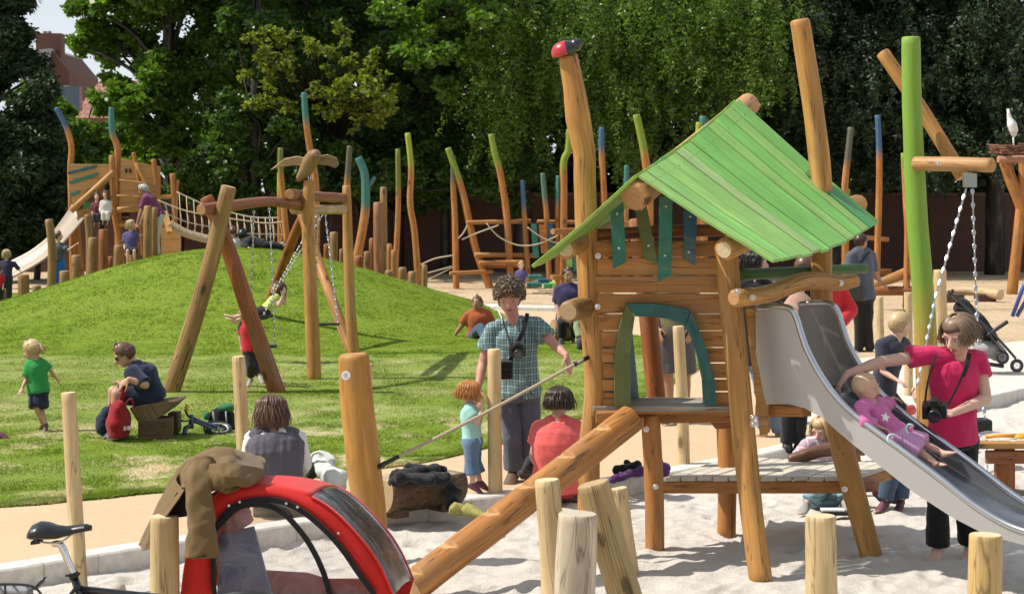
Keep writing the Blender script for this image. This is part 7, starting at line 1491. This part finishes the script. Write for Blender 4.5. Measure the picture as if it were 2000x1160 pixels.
mb = MB(); bb = Vector((q(225, 1100).x, BY, .28)); mb.tube([q(144, 1126), bb], .0185, 12); mb.tube([q(152, 1150), Vector((q(420, 1100).x, BY, .62))], .018, 12); mb.tube([bb, Vector((q(425, 1100).x, BY, .55))], .02, 12)
hub = Vector((q(20, 1100).x, BY, .34))
for d in (-.05, .05): mb.tube([q(150, 1146, d*.3), hub+Vector((0, d, 0))], .009, 8); mb.tube([bb+Vector((0, d*.5, 0)), hub+Vector((0, d, 0))], .009, 8)
mb.build('frame', FRM, bk)
def wheel(c, r, par, axis=Vector((0, 1, 0)), tyre=.02, rimm=STEEL, ns=24):
    x, y, _ = frame(axis); ring = lambda rr: [c+(x*math.cos(a)+y*math.sin(a))*rr for a in np.linspace(0, 2*math.pi, 41)]
    mb = MB(); mb.tube(ring(r-tyre), tyre, 8, 0, False); wh = mb.build('wheel', BLACKP, par); mb = MB(); mb.tube(ring(r-2.2*tyre), tyre*.5, 6, 0, False); mb.tube([c-axis*.04*r/.34, c+axis*.04*r/.34], .02*r/.34, 8)
    for a in np.linspace(0, 2*math.pi, ns+1)[:-1]: mb.tube([c, c+(x*math.cos(a)+y*math.sin(a))*(r-2.2*tyre)], .0016, 4)
    mb.build('rim', rimm, wh); return wh
wheel(hub, .34, bk); wheel(Vector((q(480, 1100).x, BY, .34)), .34, bk)
mb = MB()
for d in (-.06, .06): mb.tube([q(-60, 1141, d), q(40, 1141, d), q(72, 1150, d), q(86, 1172, d)], .006, 8, 0, True, 4); mb.tube([q(10, 1143, d), hub+Vector((0, d, 0))], .005, 6)
for u in (-40, -5, 25, 50): mb.tube([q(u, 1141, -.06), q(u, 1141, .06)], .005, 6)
mb.tube([q(66, 1150, -.03), q(84, 1131, -.03), q(89, 1128, 0), q(84, 1134, .03), q(68, 1150, .03)], .006, 8, 0, True, 5); mb.build('luggage_rack', FRM, bk)
mb = MB(); mb.box(q(30, 1160, 0), (.07, 0, 0), (0, .05, 0), (0, 0, .03)); bevel(mb.build('rack_box', plain('grey_box', (.25, .26, .28), .4), bk), .012)
# ---- carved bench on the lawn
cb = thing('carved_bench', 'bench with a hewn half log seat under the woman in navy', 'bench', G(295, 852, LAWN)); DKW = wood('dark_log', (.07, .04, .02), (.15, .09, .045), crack=.8); HEWN = wood('hewn_seat', (.11, .06, .028), (.25, .155, .075))
mb = MB(); mb.poly_prism([P(252, 797, 18.1), P(268, 823, 18.1), P(288, 826, 18.1), P(302, 822, 18.1), P(337, 797, 18.1), P(351, 783, 18.1), P(345, 781, 18.1), P(274, 791, 18.1)], (0, .42, 0)); bevel(mb.build('seat', HEWN, cb), .012)
mb = MB(); mb.box(P(305, 838, 18.22), (.155, .02, 0), (-.01, .12, 0), (0, 0, .115)); bevel(mb.build('support', DKW, cb), .015); mb = MB(); mb.box(P(341, 824, 18.5), (.05, 0, 0), (0, .1, 0), (0, 0, .10)); bevel(mb.build('support', DKW, cb), .015)
rb_ = thing('red_backpack', 'red drawstring backpack with a pale printed band leaning on the carved bench', 'backpack', P(235, 852, 18.05)); REDB = cloth('bag_red', (.28, .010, .018), .2)
mb = MB(); mb.tube([P(232, 851, 18.05), P(232, 825, 18.05), P(233, 800, 18.05), P(236, 786, 18.08)], [.16, .185, .145, .06], 16, 0, True, 4, flat=.6); blob('bag', mb, .012, REDB, rb_, .012, 12, 2); mb = MB(); mb.tube([P(236, 790, 18.05), P(240, 768, 18.0), P(247, 752, 18.05)], .022, 8, 0, True, 4, flat=.5); mb.tube([P(243, 792, 18.0), P(256, 778, 17.98), P(262, 795, 18.0)], .016, 8, 0, True, 4, flat=.5); mb.build('strap', REDB, rb_)
mb = MB(); 
for i, (u, w_) in enumerate(((226, 12), (241, 12), (253, 8))): mb.box(P(u, 837-i*.8, 17.925), (w_/2/F*17.9, 0, 0), (0, .008, 0), (0, 0, .018))
mb.build('printed_band', plain('print_pale', (.62, .55, .52), .8, 0, .4, 120), rb_)
nb = thing('navy_bag', 'navy bag leaning behind the red backpack', 'bag', P(203, 850, 18.25)); mb = MB(); mb.ell(P(204, 828, 18.25), (.085, .10, .12)); mb.ell(P(210, 808, 18.25), (.06, .08, .08)); blob('bag', mb, .013, NAVY, nb, .01, 12, 5); mb = MB(); mb.tube([P(207, 810, 18.2), P(216, 790, 18.2), P(229, 765, 18.15)], .02, 7, 0, True, 4, flat=.4); mb.build('strap', NAVY, nb)
sc2 = thing('small_carton', 'small pale carton lying on the grass beside the red backpack', 'carton', P(220, 858, 18.0)); mb = MB(); mb.box(P(220, 854, 18.0), (.055, .01, 0), (-.005, .03, 0), (0, 0, .017)); bevel(mb.build('carton', plain('carton', (.52, .40, .34), .7), sc2), .004)
# ---- child's bicycle lying in the grass
kb = thing('child_bicycle', 'small dark blue child bicycle lying in the grass with a yellow grip', 'bicycle', G(405, 848, LAWN)); KBF = plain('kid_bike_blue', (.02, .03, .09), .3, 0, .1, 20, 0, .5, .5)
wheel(P(426, 836, 18.6), .135, kb, unit(Vector((.15, -.35, .95))), .018, plain('rim_pale', (.55, .56, .58), .3, .5), 10)
mb = MB(); mb.tube([P(371, 835, 18.5), P(374, 822, 18.5), P(398, 830, 18.5), P(414, 838, 18.5)], .016, 8, 0, True, 4); mb.tube([P(376, 816, 18.5), P(400, 826, 18.6), P(426, 834, 18.6)], .018, 8, 0, True, 4); mb.tube([P(375, 836, 18.45), P(374, 810, 18.5)], .018, 8); mb.tube([P(396, 822, 18.6), P(402, 846, 18.55)], .014, 8); mb.build('frame', KBF, kb)
mb = MB(); mb.tube([P(376, 818, 18.5), P(368, 812, 18.5), P(363, 804, 18.5), P(364, 797, 18.5)], .012, 8, 0, True, 4); mb.tube([P(376, 818, 18.5), P(362, 822, 18.4), P(354, 821, 18.35)], .010, 8, 0, True, 4); hbk = mb.build('handlebar', FRM, kb); mb = MB(); mb.tube([P(363, 803, 18.5), P(366, 790, 18.5)], [.018, .017], 8); mb.build('grip', plain('grip_yellow', (.65, .45, .03), .5), hbk)
mb = MB(); mb.tube([P(361, 848, 18.4), P(362, 836, 18.42), P(372, 832, 18.45)], .022, 8, 0, True, 4); mb.build('fork', KBF, kb)
# ---- black rucksack beside it
rk = thing('rucksack', 'black rucksack with a green flap standing beside the fallen child bicycle', 'rucksack', G(440, 848, LAWN)); mb = MB(); mb.ell(P(442, 825, 18.9), (.10, .09, .15)); mb.ell(P(424, 818, 18.85), (.085, .08, .11)); mb.ell(P(449, 838, 18.85), (.07, .08, .07)); blob('bag', mb, .012, BLACKC, rk, .016, 14, 5)
mb = MB(); mb.ell(P(444, 795, 18.85), (.085, .09, .045)); mb.ell(P(404, 812, 18.8), (.035, .05, .04)); blob('flap', mb, .012, cloth('flap_green', (.03, .16, .06)), rk, .01, 14, 7)
mb = MB(); mb.tube([P(441, 803, 18.76), P(443, 830, 18.74)], .008, 6); mb.tube([P(416, 803, 18.74), P(420, 830, 18.74)], .010, 6); mb.build('strap', plain('strap_grey', (.3, .3, .32), .7), rk)
# ---- hollowed log bench by the kerb with jackets, bag and shoes
lb_ = thing('log_bench', 'hollowed dark log seat behind the kerb carrying a pile of black jackets', 'bench', G(812, 1008, LAWN)); mb = MB(); A = []; 
a, c = G(735, 1010, LAWN)+Vector((0, .1, .17)), G(882, 990, LAWN)+Vector((0, .1, .17)); d = unit(c-a); sd2 = unit(d.cross(Vector((0, 0, 1)))); up2 = sd2.cross(d)
for t in np.linspace(0, 1, 9): 
    ce = a.lerp(c, t); A.append([ce+sd2*(math.cos(z_)*.19*(1+.05*mnoise.noise(Vector((t*3, z_, 0)))))+up2*(min(math.sin(z_)*.17, .085)) for z_ in [2*math.pi*j/22 for j in range(22)]])
mb.rings(A, 0, True, [t*.5 for t in range(9)], True, True, True, 1); 
for i, f in enumerate(mb.f):
    if len(f) == 4 and min(Vector(mb.v[j]).z for j in f) > a.z+.07: mb.m[i] = 2
mb.build('seat', [DKW, ENDB, wood('worn_seat', (.34, .26, .17), (.52, .42, .30), crack=.7)], lb_)
for t in (.18, .82):
    mb = MB(); mb.box(a.lerp(c, t)-Vector((0, 0, .16)), d*.07, sd2*.13, up2*.03); bevel(mb.build('foot', DKW, lb_), .01)
def heap(name, label, cat, pts, m_, vox=.011, wr=.02, seed=1, origin=None):
    t = thing(name, label, cat, origin or P(*pts[0][0])); mb = MB()
    for p0, p1, r0, r1 in pts: limb(mb, P(*p0), P(*p1), r0, r1, True, True, .8)
    blob(name+'_cloth', mb, vox, m_, t, wr, 13, seed, 2); return t
heap('jacket_pile', 'pile of black jackets on the hollowed log seat', 'jacket', [((782, 938, 13.9), (865, 935, 14.0), .055, .055), ((775, 928, 13.95), (850, 918, 14.05), .05, .045), ((800, 915, 14.1), (868, 916, 14.1), .035, .03), ((785, 932, 13.8), (840, 936, 13.8), .045, .04), ((770, 942, 13.85), (790, 935, 13.9), .03, .05)], cloth('jacket_black', (.016, .016, .019), .3), .009, .022, 4)
heap('black_bag', 'black bag leaning against the right end of the hollowed log seat', 'bag', [((884, 960, 14.1), (886, 985, 14.0), .05, .065), ((880, 950, 14.15), (892, 962, 14.1), .035, .04)], BLACKC, .01, .012, 6)
for u, v, lab in ((898, 986, 'yellow canvas shoe standing against the black bag'), (922, 988, 'yellow canvas shoe lying nearer the kerb stake')):
    t = thing('canvas_shoe', lab, 'shoe', G(u, v+4, LAWN), 'yellow canvas shoes'); mb = MB(); a = G(u-8, v+3, LAWN+.07); foot(mb, a, a+Vector((.16, -.08 if u > 910 else .02, 0)), .82, shoe=True); remeshed('shoe', mb, .007, 2, plain('shoe_yellow', (.30, .28, .08), .8, 0, .5, 60), t)
wb_ = heap('white_bag', 'white cloth bag on the path beside the woman in the grey waistcoat', 'bag', [((618, 905, 14.3), (655, 935, 14.1), .065, .09), ((625, 895, 14.3), (640, 900, 14.3), .05, .06), ((650, 940, 14.1), (668, 948, 14.1), .07, .04)], cloth('bag_white', (.60, .62, .58), .12), .011, .02, 7)
mb = MB(); mb.tube([P(606, 900, 14.2), P(612, 886, 14.2), P(630, 884, 14.2), P(645, 900, 14.15)], .012, 7, 0, True, 5); mb.build('handle', cloth('bag_white', (.6, .6, .6)), wb_)
heap('dark_pouch', 'dark green pouch between the woman in the grey waistcoat and the white bag', 'pouch', [((603, 905, 14.2), (608, 925, 14.2), .03, .045)], cloth('pouch_green', (.02, .045, .02)), .01, .008, 8)
heap('purple_jacket', 'purple jacket lying on the kerb behind the low deck', 'jacket', [((1200, 935, 15.4), (1250, 920, 15.5), .03, .045), ((1250, 920, 15.5), (1296, 915, 15.6), .045, .05), ((1285, 900, 15.65), (1300, 925, 15.6), .04, .04), ((1215, 928, 15.4), (1190, 940, 15.35), .03, .02)], cloth('jacket_purple', (.075, .022, .105), .2), .01, .022, 9)
heap('dark_cloth', 'black cloth lying on the purple jacket on the kerb', 'jacket', [((1206, 918, 15.6), (1245, 908, 15.65), .04, .04), ((1225, 905, 15.7), (1250, 915, 15.6), .03, .03)], BLACKC, .01, .015, 10)
heap('dark_scarf', 'dark cloth on the path by the shoes of the curly haired man', 'cloth', [((1022, 925, 15.2), (1040, 905, 15.1), .04, .06), ((1040, 905, 15.1), (1048, 925, 15.1), .05, .05)], DKGREY, .011, .015, 11)
# seat logs under the sitting women
for u, v, Y_, lab in ((1086, 958, 15.0, 'low kerb log under the woman in coral'), (545, 985, 13.95, 'low log under the woman in the grey waistcoat')):
    o = log('sitting_log', [P(u-45, v+6, Y_+.05), P(u+45, v+6, Y_+.05)], [.10, .10], DKW, ENDB, None, 12, 4); tag(o, lab, 'log')
# ---- cushion on the deck, tray in the sand
cu = thing('leather_cushion', 'flat brown leather cushion lying on the back of the low deck', 'cushion', P(1600, 895, 14.1)); mb = MB(); mb.tube([P(1540, 897, 14.05), P(1575, 888, 14.05), P(1625, 877, 14.1), P(1690, 880, 14.1)], [.03, .05, .055, .04], 14, 0, True, 5, flat=.9); blob('cushion', mb, .01, plain('leather_brown', (.13, .06, .03), .5, 0, .25, 12), cu, .006, 9, 3)
ty = thing('sand_tray', 'black and white toy tray in the sand under the low deck', 'toy', P(1635, 1003, 14.45)); mb = MB(); mb.box(P(1632, 1001, 14.45), (.10, 0, 0), (0, .06, 0), (0, 0, .012)); bevel(mb.build('tray', BLACKP, ty), .006); mb = MB(); mb.box(P(1626, 995, 14.45), (.085, 0, 0), (0, .05, 0), (0, 0, .008)); bevel(mb.build('lid', WHITEP, ty), .004)
rd = thing('red_toy', 'red plastic sand toy on the sand behind the slide', 'toy', P(1770, 806, 18.5)); mb = MB(); mb.tube([P(1758, 803, 18.5), P(1782, 800, 18.6)], [.055, .05], 12, 0, True, 1, None, .012); mb.build('toy', plain('toy_red', (.6, .03, .03), .35), rd)
# ---- stroller
sr = thing('stroller', 'folding black stroller with a grey basket standing on the pale paving at the right', 'stroller', P(1940, 730, 24.6)); SY = 24.6; q = lambda u, v, d=0: P(u, v, SY+d)
for d in (-.22, .22):
    mb = MB(); mb.tube([q(1852, 568, d), q(1866, 582, d), q(1900, 612, d), q(1950, 662, d), q(1984, 700, d)], .017, 8, 0, True, 4); mb.tube([q(1958, 690, d), q(1935, 655, d), q(1905, 612, d)], .014, 8); mb.build('frame', FRM, sr); mb = MB(); mb.tube([q(1853, 578, d), q(1862, 566, d)], [.025, .022], 8); mb.build('grip', BLACKP, sr)
    mb = MB(); mb.tube([q(1928, 655, d), q(1950, 640, d), q(1968, 628, d)], [.02, .026, .026], 8, 0, True, 4); mb.build('armrest', BLACKP, sr)
    for u, v, r in ((1958, 698, .085), (1986, 714, .085), (1905, 700, .08)): wheel(q(u, v, d), r, sr, Vector((0, 1, 0)), .018, plain('wheel_grey', (.25, .25, .26), .4, .5), 5)
mb = MB(); mb.grid(lambda a, c: q(1868+(1945-1868)*a+6*math.sin(a*3), 590+(668-590)*a-14*math.sin(a*3.14), -.2+.4*c)+Vector((0, 0, -.06*math.sin(c*3.14))), 12, 6); o = mb.build('seat', BLACKC, sr); z_ = o.modifiers.new('s', 'SOLIDIFY'); z_.thickness = .03
mb = MB(); limb(mb, q(1880, 602), q(1915, 640), .12, .13); limb(mb, q(1915, 640), q(1938, 662), .13, .08); blob('hood', mb, .02, BLACKC, sr, .02, 8, 3)
mb = MB(); mb.ell(q(1930, 682), (.20, .2, .12)); mb.ell(q(1948, 690), (.12, .18, .10)); blob('basket', mb, .02, cloth('basket_grey', (.28, .27, .26), .25), sr, .015, 9, 4)
mb = MB(); mb.tube([q(1960, 715, -.2), q(1898, 706, -.2), q(1898, 706, .2), q(1960, 715, .2)], .025, 8); mb.build('lower_frame', BLACKP, sr)
# ---- sand table with toys
st2 = thing('sand_table', 'wooden sand play table at the right edge behind the slide end', 'table', P(1965, 968, 15.4)); mb = MB(); 
for i in range(4): mb.box(P(1990, 868, 15.1+.2*i)+Vector((.05*i, .0, (0.0))), (.33, 0, 0), (0, .092, 0), (0, 0, .022))
for i in range(4):
    pass
bevel(mb.build('top', LARCHY, st2), .005)
mb = MB(); zt = P(1990, 868, 15.1).z
for y_ in (15.15, 15.75): log('leg', [Vector((P(1962, 960, y_).x, y_, -.1)), Vector((P(1962, 960, y_).x, y_, zt-.02))], [.085, .08], LARCHD, ENDL, st2, 12, 4)
log('leg', [Vector((P(2080, 960, 15.3).x, 15.3, -.1)), Vector((P(2080, 960, 15.3).x, 15.3, zt-.02))], [.085, .08], LARCHD, ENDL, st2, 12, 4)
mb = MB(); mb.beam(P(1925, 892, 15.08), P(2060, 892, 15.08), .06, .10); bevel(mb.build('apron', LARCHD, st2), .01)
mb = MB(); mb.grid(lambda a, c: (P(1928, 860, 15.2).x+.6*a, 15.12+.6*c, zt+.024+.018*mnoise.noise(Vector((a*6, c*6, 1)))), 16, 16); mb.build('sand_layer', SANDM, st2)
sp_ = thing('toy_spade', 'orange plastic spade lying on the sand table', 'toy', P(1965, 852, 15.4)); mb = MB(); mb.tube([P(1925, 852, 15.3), P(1985, 851, 15.3)], .018, 8); mb.ell(P(1996, 853, 15.3), (.07, .06, .03)); mb.build('spade', plain('toy_orange', (.75, .30, .02), .35), sp_)
tt = thing('toy_rake', 'turquoise plastic sand toy lying beside the orange spade', 'toy', P(1955, 860, 15.3)); mb = MB(); mb.tube([P(1940, 860, 15.22), P(1985, 858, 15.25)], .02, 8, 0, True, 1, flat=.5); mb.build('toy', plain('toy_turquoise', (.10, .50, .42), .35), tt)
bs = thing('sand_ball', 'ball of clumped wet sand lying in front of the kerb at the left', 'sand ball', G(231, 1162, 0)); mb = MB(); mb.ell(G(231, 1150, .05), (.045, .045, .042), 0, 16, 10, None, .12, 3); mb.build('ball', plain('clump', (.42, .37, .31), .95, 0, .2, 60, .6), bs)
